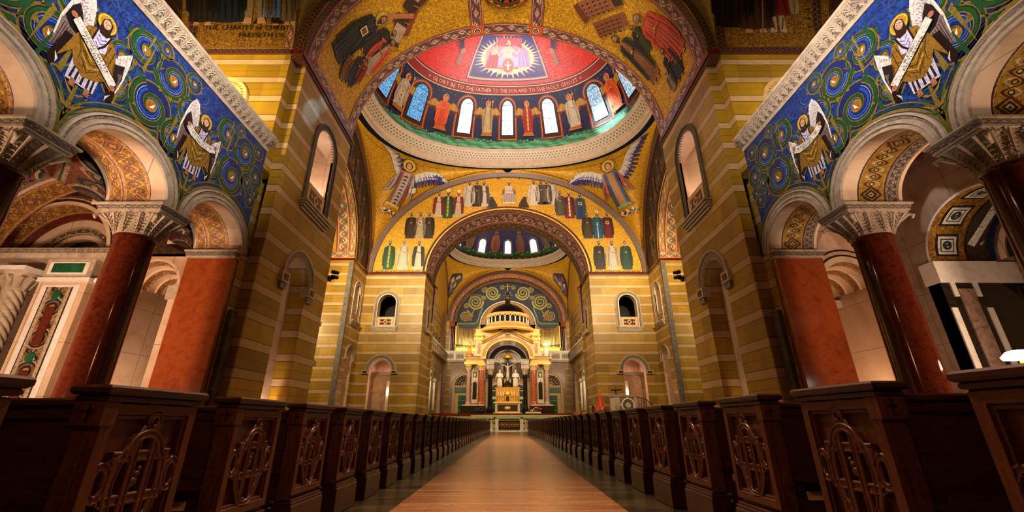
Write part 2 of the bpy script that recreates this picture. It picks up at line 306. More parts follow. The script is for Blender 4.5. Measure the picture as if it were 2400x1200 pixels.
# ------------------------------------------------------------------ mesh collector
class MB:
    def __init__(s):
        s.v = []; s.f = []; s.m = []; s.uv = []; s.c = []; s.sm = []; s.mats = []
    def mi(s, m):
        if m not in s.mats: s.mats.append(m)
        return s.mats.index(m)
    def face(s, pts, mat, uv=None, col=None, smooth=False):
        if any(p is None for p in pts): return
        i = len(s.v); s.v.extend(tuple(p) for p in pts); n = len(pts)
        s.f.append(tuple(range(i, i + n))); s.m.append(s.mi(mat)); s.uv.append(uv or [(0, 0)] * n); s.c.append(col); s.sm.append(smooth)
    def grid(s, fn, nu, nv, mat, uv=None, smooth=True, flip=False):
        i0 = len(s.v); mi = s.mi(mat)
        for a in range(nu + 1):
            for b in range(nv + 1): s.v.append(tuple(fn(a / nu, b / nv)))
        for a in range(nu):
            for b in range(nv):
                q = [(a, b), (a + 1, b), (a + 1, b + 1), (a, b + 1)]
                if flip: q.reverse()
                s.f.append(tuple(i0 + x * (nv + 1) + y for x, y in q)); s.m.append(mi)
                s.uv.append([uv(x / nu, y / nv) if uv else (x / nu, y / nv) for x, y in q]); s.c.append(None); s.sm.append(smooth)
    def box(s, x0, x1, y0, y1, z0, z1, mat, bev=0):
        P = lambda x, y, z: (x, y, z)
        if bev:
            b = bev
            for (zz0, zz1, e0, e1) in ((z0, z0 + b, b, 0), (z0 + b, z1 - b, 0, 0), (z1 - b, z1, 0, b)):
                s.frustum(x0, x1, y0, y1, zz0, zz1, e0, e1, mat)
            return
        s.frustum(x0, x1, y0, y1, z0, z1, 0, 0, mat)
    def frustum(s, x0, x1, y0, y1, z0, z1, e0, e1, mat, mat2=None):
        a = [(x0 + e0, y0 + e0, z0), (x1 - e0, y0 + e0, z0), (x1 - e0, y1 - e0, z0), (x0 + e0, y1 - e0, z0)]
        b = [(x0 + e1, y0 + e1, z1), (x1 - e1, y0 + e1, z1), (x1 - e1, y1 - e1, z1), (x0 + e1, y1 - e1, z1)]
        s.face(a[::-1], mat); s.face(b, mat)
        for i in range(4):
            j = (i + 1) % 4; L = (Vector(a[i]) - Vector(a[j])).length
            s.face([a[i], a[j], b[j], b[i]], mat2 or mat, [(0, 0), (L, 0), (L, 1), (0, 1)])
    def lathe(s, prof, c, n, mat, a0=0, a1=2 * pi, sx=1, sy=1, uvs=1):
        cx, cy, cz = c
        s.grid(lambda a, b: (cx + sx * _pr(prof, a)[0] * cos(a0 + (a1 - a0) * b), cy + sy * _pr(prof, a)[0] * sin(a0 + (a1 - a0) * b), cz + _pr(prof, a)[1]),
               len(prof) - 1, n, mat, smooth=True, flip=True)
    def tube(s, pts, r, n, mat, cap=True, rr=None):
        pts = [Vector(p) for p in pts]; i0 = len(s.v); mi = s.mi(mat); N = len(pts)
        up = None
        for k, p in enumerate(pts):
            d = (pts[min(k + 1, N - 1)] - pts[max(k - 1, 0)]).normalized()
            if up is None or abs(up.dot(d)) > .95: up = Vector((0, 0, 1)) if abs(d.z) < .9 else Vector((1, 0, 0))
            a = d.cross(up).normalized(); b = a.cross(d).normalized(); up = b
            R = rr[k] if rr else r
            for j in range(n):
                t = 2 * pi * j / n; s.v.append(tuple(p + a * (R * cos(t)) + b * (R * sin(t))))
        for k in range(N - 1):
            for j in range(n):
                j2 = (j + 1) % n
                s.f.append((i0 + k * n + j, i0 + k * n + j2, i0 + (k + 1) * n + j2, i0 + (k + 1) * n + j)); s.m.append(mi)
                s.uv.append([(0, 0)] * 4); s.c.append(None); s.sm.append(n > 5)
        if cap:
            for k, rev in ((0, 0), (N - 1, 1)):
                q = [i0 + k * n + j for j in range(n)]
                s.f.append(tuple(q if rev else q[::-1])); s.m.append(mi); s.uv.append([(0, 0)] * n); s.c.append(None); s.sm.append(False)
    def ell(s, c, r, mat, nu=8, nv=12, col=None):
        cx, cy, cz = c
        s.grid(lambda a, b: (cx + r[0] * sin(pi * a) * cos(2 * pi * b), cy + r[1] * sin(pi * a) * sin(2 * pi * b), cz + r[2] * cos(pi * a)), nu, nv, mat)
    def build(s, name, parent=None, kind=None, origin=(0, 0, 0), label=None, cat=None, group=None):
        ox, oy, oz = origin
        me = bpy.data.meshes.new(name)
        me.from_pydata([(x - ox, y - oy, z - oz) for x, y, z in s.v], [], s.f)
        for m in s.mats: me.materials.append(m)
        me.polygons.foreach_set('material_index', s.m); me.polygons.foreach_set('use_smooth', s.sm)
        ul = me.uv_layers.new(name='UVMap'); flat = [c for u in s.uv for p in u for c in p]; ul.data.foreach_set('uv', flat)
        if any(c is not None for c in s.c):
            ca = me.color_attributes.new('Col', 'FLOAT_COLOR', 'CORNER'); fl = []
            for f, c in zip(s.f, s.c): fl.extend(tuple(c or (.5, .5, .5, 1)) * len(f))
            ca.data.foreach_set('color', fl)
        me.validate(); me.update()
        o = bpy.data.objects.new(name, me); COL.objects.link(o)
        if parent is not None:
            o.parent = parent
            o.location = Vector(origin) - wloc(parent)
        else: o.location = origin
        tag(o, kind, label, cat, group)
        return o
def wloc(o):
    v = Vector((0, 0, 0))
    while o is not None: v = v + o.location; o = o.parent
    return v
def _pr(prof, a):
    k = a * (len(prof) - 1); i = int(round(k)); return prof[i]
def tag(o, kind=None, label=None, cat=None, group=None):
    if kind: o['kind'] = kind
    if label: o['label'] = label
    if cat: o['category'] = cat
    if group: o['group'] = group
    return o
def empty(name, loc=(0, 0, 0), label=None, cat=None, group=None, rz=0):
    o = bpy.data.objects.new(name, None); COL.objects.link(o); o.location = loc; o.rotation_euler.z = rz; o.empty_display_size = .2
    return tag(o, None, label, cat, group)
def copy_tree(o, parent=None):
    c = o.copy(); COL.objects.link(c)
    if parent is not None: c.parent = parent
    for ch in o.children: copy_tree(ch, c)
    return c
# ------------------------------------------------------------------ 2-D helpers
def arc(cx, cz, a, b, t0, t1, n):
    return [(cx + a * cos(radians(t0 + (t1 - t0) * i / n)), cz + b * sin(radians(t0 + (t1 - t0) * i / n))) for i in range(n + 1)]
def arch_path(c, hw, spring, rise, bottom, n=28):
    """down the left jamb, over the arch and down the right one, as (s, z)"""
    p = arc(c, spring, hw, rise, 180, 0, n)
    if bottom < spring - 1e-6: p = [(c - hw, bottom)] + p + [(c + hw, bottom)]
    return p
def tess(outer, holes=()):
    loops = [[Vector((p[0], p[1], 0)) for p in l] for l in [outer] + list(holes)]
    pts = [p for l in loops for p in l]
    return pts, tessellate_polygon(loops)
def inpoly(x, y, l):
    c = False
    for i in range(len(l)):
        (x0, y0), (x1, y1) = l[i - 1][:2], l[i][:2]
        if (y0 > y) != (y1 > y) and x < (x1 - x0) * (y - y0) / (y1 - y0) + x0: c = not c
    return c
def plate(mb, mp, outer, holes, depth, mat, rmat=None, back=True):
    """a slab with openings: outer and holes are (s, z) loops, mp(s, z, d) puts them in the world"""
    vs, ed = [], []
    for l in [outer] + list(holes):
        l = [p for i, p in enumerate(l) if hypot(p[0] - l[i - 1][0], p[1] - l[i - 1][1]) > 1e-4]
        n0 = len(vs); vs += [Vector((p[0], p[1])) for p in l]; ed += [(n0 + i, n0 + (i + 1) % len(l)) for i in range(len(l))]
    r = delaunay_2d_cdt(vs, ed, [], 0, 1e-5)
    for t in r[2]:
        P = [r[0][i] for i in t]; cx = sum(p.x for p in P) / 3; cz = sum(p.y for p in P) / 3
        if not inpoly(cx, cz, outer) or any(inpoly(cx, cz, h) for h in holes): continue
        mb.face([mp(p.x, p.y, 0) for p in P], mat)
        if back and depth: mb.face([mp(p.x, p.y, depth) for p in P][::-1], mat)
    if depth:
        for l, m in [(outer, mat)] + [(h, rmat or mat) for h in holes]:
            for i in range(len(l)):
                a, b = l[i], l[(i + 1) % len(l)]
                mb.face([mp(a[0], a[1], 0), mp(b[0], b[1], 0), mp(b[0], b[1], depth), mp(a[0], a[1], depth)], m)
def pathlen(p):
    L = [0]
    for i in range(1, len(p)): L.append(L[-1] + hypot(p[i][0] - p[i - 1][0], p[i][1] - p[i - 1][1]))
    return L
def soffit(mb, mp, path, d0, d1, mat, smooth=True):
    L = pathlen(path)
    for i in range(len(path) - 1):
        a, b = path[i], path[i + 1]
        mb.face([mp(a[0], a[1], d0), mp(b[0], b[1], d0), mp(b[0], b[1], d1), mp(a[0], a[1], d1)], mat,
                [(L[i], 0), (L[i + 1], 0), (L[i + 1], 1), (L[i], 1)], smooth=False)
def ringface(mb, mp, p0, p1, d, mat, d1=None):
    """flat strip between two matching paths (an archivolt face)"""
    L = pathlen(p1); d1 = d if d1 is None else d1
    for i in range(len(p0) - 1):
        mb.face([mp(*p0[i], d), mp(*p0[i + 1], d), mp(*p1[i + 1], d1), mp(*p1[i], d1)], mat, [(L[i], 0), (L[i + 1], 0), (L[i + 1], 1), (L[i], 1)])
def archivolt(mb, mp, c, hw, spring, rise, bottom, steps, n=32):
    """steps: list of (extra radius, depth, material of the face that leads to the next step)"""
    paths = [(arch_path(c, hw + s[0], spring, rise + s[0], bottom, n), s[1], s[2]) for s in steps]
    for (p0, d0, m0), (p1, d1, m1) in zip(paths, paths[1:]): ringface(mb, mp, p0, p1, d0, m0, d1)
def XP(x0, sg):   # wall in the plane x = x0, s = y, depth grows away from the nave
    return lambda s, z, d: (x0 + sg * d, s, z)
def YP(y0):       # wall in the plane y = y0, s = x, depth grows away from the camera
    return lambda s, z, d: (s, y0 + d, z)
# ------------------------------------------------------------------ drawing in mosaic on a surface
class Draw:
    def __init__(s, mb, mp, step=.5, off=.03, inc=.006):
        s.mb = mb; s.mp = mp; s.step = step; s.off = off; s.inc = inc; s.k = 0
        s.o = (0, 0); s.sx = s.sy = 1; s.rot = 0; s.fx = 1
    def at(s, x, y, sc=1, rot=0, fx=1, sy=None):
        s.o = (x, y); s.sx = sc; s.sy = sy or sc; s.rot = radians(rot); s.fx = fx; return s
    def T(s, p):
        x = p[0] * s.sx * s.fx; y = p[1] * s.sy; c, n = cos(s.rot), sin(s.rot)
        return (s.o[0] + x * c - y * n, s.o[1] + x * n + y * c)
    def poly(s, pts, col, dk=1):
        s.k += dk; d = -(s.off + s.inc * s.k); col = lin(col) if isinstance(col, str) else col
        P = [s.T(p) for p in pts]; q, tr = tess(P)
        for t in tr:
            a, b, c = (q[i] for i in t); m = max((a - b).length, (b - c).length, (c - a).length); n = max(1, ceil(m / s.step))
            if n == 1:
                s.mb.face([s.mp(v.x, v.y, d) for v in (a, b, c)], PAINT, col=col); continue
            n = min(n, 14); G = {}
            for i in range(n + 1):
                for j in range(n + 1 - i):
                    v = a + (b - a) * (i / n) + (c - a) * (j / n); G[i, j] = s.mp(v.x, v.y, d)
            for i in range(n):
                for j in range(n - i):
                    s.mb.face([G[i, j], G[i + 1, j], G[i, j + 1]], PAINT, col=col)
                    if i + j < n - 1: s.mb.face([G[i + 1, j], G[i + 1, j + 1], G[i, j + 1]], PAINT, col=col)
    def circ(s, x, y, r, col, ry=None, n=14): s.poly([(x + r * cos(2 * pi * i / n), y + (ry or r) * sin(2 * pi * i / n)) for i in range(n)], col)
    def ring(s, x, y, r, w, col, ry=None, n=20):
        s.line([(x + r * cos(2 * pi * i / n), y + (ry or r) * sin(2 * pi * i / n)) for i in range(n + 1)], w, col)
    def line(s, pts, w, col, w1=None):
        s.k += 1; d = -(s.off + s.inc * s.k); col = lin(col) if isinstance(col, str) else col
        N = len(pts); L = []
        for i, p in enumerate(pts):
            a = pts[max(i - 1, 0)]; b = pts[min(i + 1, N - 1)]; dx, dy = b[0] - a[0], b[1] - a[1]; h = hypot(dx, dy) or 1
            ww = (w + (w1 - w) * i / (N - 1)) / 2 if w1 is not None else w / 2
            L.append((s.T((p[0] - dy / h * ww, p[1] + dx / h * ww)), s.T((p[0] + dy / h * ww, p[1] - dx / h * ww))))
        for i in range(N - 1):
            (a, b), (c, e) = L[i], L[i + 1]
            s.mb.face([s.mp(*a, d), s.mp(*b, d), s.mp(*e, d), s.mp(*c, d)], PAINT, col=col)
    def text(s, txt, size, col, x=0, y=0, align='CENTER', bend=None):
        """lettering: glyph outlines of the built-in font, laid on the surface"""
        s.k += 1; d = -(s.off + s.inc * s.k); col = lin(col) if isinstance(col, str) else col
        cu = bpy.data.curves.new('t', 'FONT'); cu.body = txt; cu.size = size; cu.align_x = align; cu.resolution_u = 1
        o = bpy.data.objects.new('t', cu); COL.objects.link(o); dg = bpy.context.evaluated_depsgraph_get(); dg.update()
        me = bpy.data.meshes.new_from_object(o.evaluated_get(dg))
        for f in me.polygons:
            pts = []
            for i in f.vertices:
                v = me.vertices[i].co; px, py = x + v.x, y + v.y
                if bend: px, py = bend(px, py)
                pts.append(s.mp(*s.T((px, py)), d))
            s.mb.face(pts, PAINT, col=col)
        bpy.data.objects.remove(o); bpy.data.curves.remove(cu); bpy.data.meshes.remove(me)
SK = '#c08a68'; HAIR = '#3c2214'
def shade(c, k):
    r = lin(c) if isinstance(c, str) else c
    return (r[0] * k, r[1] * k, r[2] * k, 1)
def saint(D, robe='#e0d4c4', mantle='#7c2018', sash=None, halo='#e0b450', beard=True, hat=None, book=False, kneel=0, seated=False, hold=None, feet=True, skin=SK, hair=HAIR, lean=0):
    """a robed standing figure, 1 unit high, feet at 0"""
    L = lean
    if halo: D.circ(L, .885, .105, shade(halo, .45)); D.circ(L, .885, .094, halo)
    if feet:
        for x in (-.06, .06): D.poly([(x - .035, 0), (x + .035, 0), (x + .02, .06), (x - .02, .06)], skin)
    if seated:
        D.poly([(-.26, .1), (.26, .1), (.24, .62), (-.24, .62)], '#8c5a2c'); D.poly([(-.22, .05), (.22, .05), (.25, .34), (.16, .46), (-.16, .46), (-.25, .34)], robe)
        D.poly([(-.16, .40), (.16, .40), (.14 + L, .76), (-.14 + L, .76)], robe); D.poly([(-.24, .12), (.24, .12), (.26, .36), (.14, .47), (-.14, .47), (-.26, .36)], mantle)
        for x_ in (-.16, -.08, 0, .08, .16): D.line([(x_, .08), (x_ * 1.2, .3), (x_ * .6, .45)], .014, shade(mantle, .4)); D.line([(x_ * .7, .5), (x_ * .5, .72)], .012, shade(robe, .45))
    else:
        D.poly([(-.15, .05), (-.05, .035), (.06, .04), (.155, .05), (.13, .45), (.135 + L, .74), (.07 + L, .795), (-.07 + L, .795), (-.135 + L, .74), (-.13, .42)], robe)
        for i, x in enumerate((-.1, -.055, -.01, .04, .09)):
            D.line([(x * 1.25, .06), (x, .40), (x * .7 + L, .70)], .014, shade(robe, .5), .004)
        D.poly([(-.175, .16), (-.10, .12), (-.075, .5), (-.04 + L, .785), (-.15 + L, .75), (-.19, .45)], mantle)
        D.poly([(.175, .16), (.10, .12), (.075, .5), (.04 + L, .785), (.15 + L, .75), (.19, .45)], mantle)
        D.line([(-.14, .17), (-.13, .45), (-.09 + L, .74)], .012, shade(mantle, .45)); D.line([(.14, .17), (.13, .45), (.09 + L, .74)], .012, shade(mantle, .45))
        D.line([(-.165, .3), (-.155, .6)], .01, shade(mantle, 1.7)); D.line([(.165, .3), (.155, .6)], .01, shade(mantle, 1.7))
    if sash:
        D.poly([(-.022 + L, .76), (.022 + L, .76), (.024, .1), (-.024, .1)], sash)
        for z in (.2, .33, .46, .59): D.poly([(-.012, z), (.012, z), (.012, z + .035), (-.012, z + .035)], '#20140c')
    # arms folded to the breast
    D.line([(-.14 + L, .7), (-.13, .56), (-.02, .585)], .05, shade(mantle, 1.25), .035); D.line([(.14 + L, .7), (.13, .54), (.02, .57)], .05, shade(mantle, .8), .035)
    D.circ(-.01, .585, .022, skin, n=8); D.circ(.02, .575, .02, skin, n=8)
    if book: D.poly([(-.06, .53), (.05, .52), (.055, .63), (-.055, .64)], '#e8dcc0'); D.poly([(-.045, .545), (.035, .54), (.04, .61), (-.04, .62)], '#7c4a20')
    if hold == 'sword': D.line([(0, .05), (0, .56)], .022, '#d8dce0'); D.line([(-.05, .52), (.05, .52)], .016, '#d0a040')
    if hold == 'staff': D.line([(.17, .02), (.15, .95)], .014, '#d0a040'); D.ring(.15, .95, .03, .014, '#d0a040')
    # head
    D.poly([(-.03 + L, .77), (.03 + L, .77), (.025 + L, .83), (-.025 + L, .83)], skin)
    D.circ(L, .885, .058, hair, .066); D.circ(L, .878, .042, skin, .053)
    if beard: D.poly([(L - .036, .86), (L + .036, .86), (L + .02, .80), (L, .785), (L - .02, .80)], hair)
    for x in (-.016, .016): D.circ(L + x, .888, .007, '#20100a', n=6)
    D.line([(L, .885), (L, .862)], .006, shade(skin, .5)); D.line([(L - .012, .85), (L + .012, .85)], .006, '#7c3020')
    if hat == 'mitre': D.poly([(L - .05, .92), (L + .05, .92), (L + .055, .98), (L, 1.05), (L - .055, .98)], '#e8e0d0'); D.line([(L, .92), (L, 1.03)], .014, '#c08a30')
    if hat == 'crown': D.poly([(L - .05, .92), (L + .05, .92), (L + .06, .98), (L + .025, .955), (L, .99), (L - .025, .955), (L - .06, .98)], '#e0b040')
    if hat == 'hood': D.poly([(L - .06, .86), (L - .05, .95), (L, .97), (L + .05, .95), (L + .06, .86), (L + .04, .93), (L - .04, .93)], mantle)
def wing(D, x, y, pts_out, c1='#d8ccd0', c2='#40387c', n=9, tip=.5, ln=.4):
    """pts_out: leading edge from the shoulder to the tip; feathers hang from it"""
    N = len(pts_out)
    def P(t):
        k = t * (N - 1); i = min(int(k), N - 2); f = k - i; a, b = pts_out[i], pts_out[i + 1]; return (x + a[0] + (b[0] - a[0]) * f, y + a[1] + (b[1] - a[1]) * f)
    sg = 1 if pts_out[-1][0] > 0 else -1
    for i in range(n, -1, -1):
        t = i / n; a = P(t); L = ln * (.45 + .55 * t); an = radians(-90 + sg * (8 + 62 * t)) ; e = (a[0] + L * cos(an), a[1] + L * sin(an))
        D.line([a, ((a[0] + e[0]) / 2 + .01 * sg, (a[1] + e[1]) / 2), e], .95 / n, c2 if i % 2 else shade(c2, .7), .02)
    for i in range(n, -1, -1):
        t = i / n; a = P(t); L = ln * (.28 + .22 * t); an = radians(-90 + sg * (8 + 55 * t)); e = (a[0] + L * cos(an), a[1] + L * sin(an))
        D.line([a, e], .9 / n, c1 if i % 2 else shade(c1, .78), .05)
    D.line([P(i / 8) for i in range(9)], .045, c1, .015)
def wing2(D, x, y, edge, a0, a1, L0, L1, layers, n=12, spine='#d8d0cc', sw=.03):
    """feathers fan out from a leading edge; layers run from the long back row to the short front row"""
    N = len(edge)
    def P(t):
        k = t * (N - 1); i = min(int(k), N - 2); f = k - i; a, b = edge[i], edge[i + 1]; return (x + a[0] + (b[0] - a[0]) * f, y + a[1] + (b[1] - a[1]) * f)
    tot = sum(hypot(edge[i + 1][0] - edge[i][0], edge[i + 1][1] - edge[i][1]) for i in range(N - 1))
    for li, (fr, c, c2) in enumerate(layers):
        for i in range(n + 1):
            t = i / n; a = P(t); an = radians(a0 + (a1 - a0) * t); L = (L0 + (L1 - L0) * t) * fr
            e = (a[0] + L * cos(an), a[1] + L * sin(an)); m = (a[0] + L * .6 * cos(an), a[1] + L * .6 * sin(an)); w_ = 1.7 * (tot + .12) / n
            D.k = 2 + li * 3 + (i % 2); D.line([a, m, e], w_, c if i % 2 else c2, w_ * .35)
    D.k = 2 + len(layers) * 3; D.line([P(i / 8) for i in range(9)], sw, spine, sw * .5)
def spiral(D, r, turns, w, cols, fx=1, a0=0, n=34, r1=.08):
    """nested ribbons that wind into a centre; cols outermost first"""
    for j, (c, ww, dr) in enumerate(cols):
        pts = []
        for i in range(n + 1):
            t = i / n; a = a0 + turns * 2 * pi * t; R = r * (1 - t) + r * r1 * t + dr * r * (1 - .5 * t)
            pts.append((fx * R * cos(a), R * sin(a)))
        D.line(pts, ww * r, c, ww * r * .45)
# ------------------------------------------------------------------ dimensions
XA, XP1, PX = 9.65, 9.65, 9.2           # arcade plane, pier corner, pier inner face
Y1, Y2, Y3 = 14.1, 14.6, 20.4           # gallery end wall, pier near face, pier far end
SPR = 16.46                             # springing of all the great arches
QX, YS, YC = 15.7, 44.0, 32.2           # crossing half width, far wall, centre
YT = 39.8                               # far wall of the transepts
side = {-1: 'left', 1: 'right'}
# floor
f = MB(); f.box(-30, 30, -8, 74, -.3, 0, FLOORM); f.build('floor', kind='structure')
f = MB()
for i in range(4): f.box(-10 + .0, 10, 50.3 + i * .45, 74, .001 + i * .4, .4 + i * .4, CREAM if i % 2 else PGREEN)
f.box(-9.9, 9.9, 53.6, 74, 1.6, 1.95, REDDK)
f.build('floor_sanctuary', kind='structure')
# ------------------------------------------------------------------ arcades
ACEN = [-1.55, 2.0, 5.55, 9.1, 12.65]
COLY = [0.22, 3.77, 7.32, 10.87]
ASPR, AHW, ARISE = 6.69, 1.34, 1.14
CORZ = 11.12
def arcade_ornament(wall, sg):
    mb = MB(); D = Draw(mb, XP(sg * XA, sg), .6, .012, .0012)
    G1, G2, GD, WB, LB = '#0f5028', '#082c1c', '#94701f', '#7898c4', '#1c4cb0'
    def sp(y, z, r, a0=0, fx=1):
        r *= 1.22; D.k = 0; D.at(y, z, 1, 0, fx)
        D.circ(0, 0, r * .98, '#0a2260'); D.line([(r * .98 * cos(i * .3), r * .98 * sin(i * .3)) for i in range(22)], .05, '#7c6828')
        spiral(D, r, 1.5, .16, [(G2, .22, .0), ('#7c6424', .05, .13), (G1, .12, -.01), ('#866c28', .05, -.12), (WB, .035, -.24), (LB, .10, -.36)], fx, a0)
        D.circ(0, 0, r * .26, GD); D.circ(0, 0, r * .17, '#a85c28')
        D.poly([(-.07 * r, -.12 * r), (.1 * r, -.06 * r), (.14 * r, .16 * r), (.02 * r, .02 * r)], '#f0e4dc')
        for k in range(9):      # leaf tips round the outside
            a = a0 + k * .7; D.poly([(r * 1.02 * cos(a), fx * r * 1.02 * sin(a)), (r * 1.22 * cos(a + .16), r * 1.22 * sin(a + .16)), (r * 1.02 * cos(a + .3), r * 1.02 * sin(a + .3))], '#806c28' if k % 2 else '#184c2c')
    for b, c in enumerate(ACEN):
        y = c
        if b < 2: continue
        sp(y - .05, 8.98, .56, 2.2); sp(y + .95, 8.62, .50, .4, -1) if b < 4 else None
        sp(y - .98, 8.72, .36, 1.0, -1); sp(y + .30, 10.20, .50, 3.4); sp(y - .72, 10.25, .44, .8, -1)
        sp(y + 1.12, 9.72, .36, 2.0); sp(y - 1.20, 9.55, .28, 1.5); sp(y + .95, 10.72, .26, 1.0); sp(y - .2, 10.82, .2, 2.5)
        if b == 4: sp(y + 1.15, 8.75, .26, .6); sp(y + 1.3, 9.1, .2, .3); sp(y + .75, 9.25, .3, 4)
        # leaf tree rising from the capital between two arches
        D.k = 0; D.at(y - 1.775, 6.75, 1)
        D.line([(0, 0), (0, .8), (0, 1.3)], .16, '#8a6c24', .06); D.line([(0, 0), (-.1, .6), (-.3, 1.15)], .1, '#6c6428', .03); D.line([(0, 0), (.1, .6), (.3, 1.15)], .1, '#6c6428', .03)
        for q in range(6):
            z = .5 + q * .17
            D.poly([(0, z), (-.34, z + .3), (-.12, z + .02)], '#9a7c2c' if q % 2 else '#1c5430'); D.poly([(0, z), (.34, z + .3), (.12, z + .02)], '#9a7c2c' if q % 2 else '#1c5430')
        # gold and green rim that follows the archivolt
        for rr, w, cc in ((1.76, .07, '#8c7430'), (1.84, .05, '#14402c'), (1.92, .03, '#7c6c38')):
            D.k = 0; D.at(0, 0); D.line(arc(y, ASPR, rr, rr - .18, 12, 168, 40), w, cc)
    random.seed(3)
    for k in range(300):        # loose tendrils in gold, green and blue between the scrolls
        y = random.uniform(3.6, 14.0); z = random.uniform(8.0, 11.0); a = random.uniform(0, 6.3); r = random.uniform(.12, .34)
        D.k = 0; D.off = .004; D.at(y, z); D.line([(r * cos(a + i * .35), r * sin(a + i * .35)) for i in range(7)], .024, random.choice(['#6c5c28', '#184c2c', '#5878a8', '#2c5cc0', '#2450a8', '#7088a8']), .008)
    D.off = .012
    # angels holding scrolls stand over the columns
    for n, (y, z0, txt) in enumerate(((7.32, 7.95, ('BLESSED ARE THE', 'PEACE-MAKERS') if sg < 0 else ('BLESSED', 'ARE THE MEEK')), (10.87, 7.95, ('BLESSED ARE THE', 'MERCIFUL')), (3.77, 7.95, ('BLESSED ARE', 'THE POOR')))):
        D.off = .045; D.k = 0; H = 2.08; D.at(y, z0, H, 0, -1)
        for m in (-1, 1):       # wings: pale shoulder feathers, dark middle, brown primaries
            hi = .18 if m > 0 else -.12
            A = ([(.10, .70), (.14, .92), (.20, 1.08), (.27, 1.14), (.33, 1.08), (.37, .90), (.40, .62), (.36, .56), (.18, .56)], [(.16, .60), (.24, .80), (.31, .90), (.36, .80), (.39, .56), (.33, .46), (.18, .50)], [(.16, .52), (.30, .56), (.38, .64), (.41, .46), (.38, .26), (.32, .28), (.22, .40)], [(.16, .96), (.22, 1.10), (.28, 1.14), (.35, 1.0), (.385, .80), (.405, .60), (.39, .36)]) if m > 0 else \
                ([(.10, .68), (.22, .66), (.30, .76), (.36, .86), (.38, .72), (.38, .50), (.30, .50), (.14, .56)], [(.14, .56), (.26, .60), (.35, .66), (.37, .50), (.32, .40), (.16, .48)], [(.16, .46), (.28, .48), (.36, .54), (.37, .30), (.33, .16), (.27, .22), (.21, .36)], [(.24, .69), (.31, .78), (.37, .87), (.385, .72), (.385, .48), (.36, .26)])
            D.k = 0
            for pl, c in zip(A[:3], ('#cfc4c0', '#1c1216', '#7c6864')): D.poly([(m * px_, pz_) for px_, pz_ in pl], c)
            for q in range(7):
                D.k = 5; D.line([(m * (.20 + q * .026), .50 + q * .012), (m * (.245 + q * .020), .33 - .01 * q)], .009, '#382828')
                for r_ in range(3 if m > 0 else 2): D.k = 5; D.line([(m * (.13 + q * .032), (.66 if m > 0 else .61) + q * (.05 if m > 0 else .022) + r_ * .055), (m * (.15 + q * .032), (.63 if m > 0 else .585) + q * (.05 if m > 0 else .022) + r_ * .055)], .010, '#8c8290')
            D.k = 6; D.line([(m * px_, pz_) for px_, pz_ in A[3]], .03, '#e0d6cc', .016)
            D.k = 14; D.poly([(m * .20, .50), (m * .32, .48), (m * .37, .10 if m > 0 else .16), (m * .31, .02 if m > 0 else .08), (m * .22, .30)], '#140808')
            D.poly([(m * .29, .12), (m * .32, .20), (m * .27, .14), (m * .28, .08)], '#e8d8cc')
        D.poly([(-.15, .05), (.15, .02), (.17, .44), (-.16, .44)], '#cfc6d8')
        for x in (-.12, -.07, -.005, .06, .115): D.line([(x, .05), (x * .9, .32)], .026, '#1c1430', .018)
        for x in (-.09, .07): D.poly([(x - .03, -.03), (x + .03, -.03), (x + .03, .06), (x - .02, .06)], '#a86c50')
        D.poly([(-.22, .62), (-.26, .40), (-.30, .22), (-.20, .28), (-.12, .20), (.02, .14), (.14, .22), (.20, .34), (.30, .16), (.24, .50), (.17, .74), (.08, .80), (-.08, .80), (-.17, .74)], '#8c6420')
        for a, b in (((-.18, .7), (-.1, .24)), ((-.12, .72), (.0, .20)), ((.14, .7), (.05, .22)), ((.2, .55), (.12, .28)), ((-.22, .56), (-.2, .32))):
            D.line([a, ((a[0] + b[0]) / 2 - .03, (a[1] + b[1]) / 2), b], .016, '#4c300c', .006)
        for i in range(5): D.line([(-.16 + i * .02, .52 - i * .055), (0, .44 - i * .055), (.15 - i * .012, .56 - i * .055)], .014, '#c89c3c' if i % 2 else '#503410')
        D.poly([(-.07, .80), (.07, .80), (.09, .58), (0, .52), (-.09, .58)], '#c4bcd8')
        for i in range(3): D.line([(-.05, .74 - i * .055), (0, .69 - i * .055), (.05, .74 - i * .055)], .01, '#50488c')
        D.line([(-.08, .81), (-.05, .66), (.02, .53)], .022, '#1c0c10'); D.line([(.08, .81), (.09, .62)], .02, '#1c0c10')
        D.circ(.02, .93, .125, '#5c4010'); D.circ(.02, .93, .115, '#b08628'); D.ring(.02, .93, .10, .012, '#e0bc50')
        D.poly([(-.05, .80), (-.045, .96), (.02, 1.01), (.075, .95), (.08, .80), (.05, .76), (-.03, .76)], '#2c1810')
        D.circ(.02, .92, .046, '#d0a48c', .062)
        for x in (0, .038): D.circ(x, .93, .007, '#20100c', n=6)
        D.line([(.02, .93), (.02, .90)], .006, '#8c5c48'); D.line([(.005, .885), (.035, .885)], .007, '#8c4038')
        # scroll
        if n != 1:
            A, B, w = (.32, .68), (-.30, .30), .115
            D.poly([(A[0] + .01, A[1] - w / 2), (A[0] - .03, A[1] + w / 2), (B[0] - .03, B[1] + w / 2), (B[0] + .02, B[1] - w / 2)], '#1c1410')
            D.poly([(A[0], A[1] - w / 2 + .01), (A[0] - .04, A[1] + w / 2 - .01), (B[0] - .02, B[1] + w / 2 - .01), (B[0] + .03, B[1] - w / 2 + .01)], '#e0d6cc')
            rot = math.degrees(atan2(A[1] - B[1], A[0] - B[0]))
            cx, cz = D.T(((A[0] + B[0]) / 2, (A[1] + B[1]) / 2))
            k = D.k; D.at(cx, cz, H, -rot if sg < 0 else rot, 1) if False else None
            # the lettering follows the scroll
            D.at(cx, cz, 1, (-rot), 1 if sg < 0 else -1)
            if sg > 0: D.rot = radians(-rot); D.sx = 1
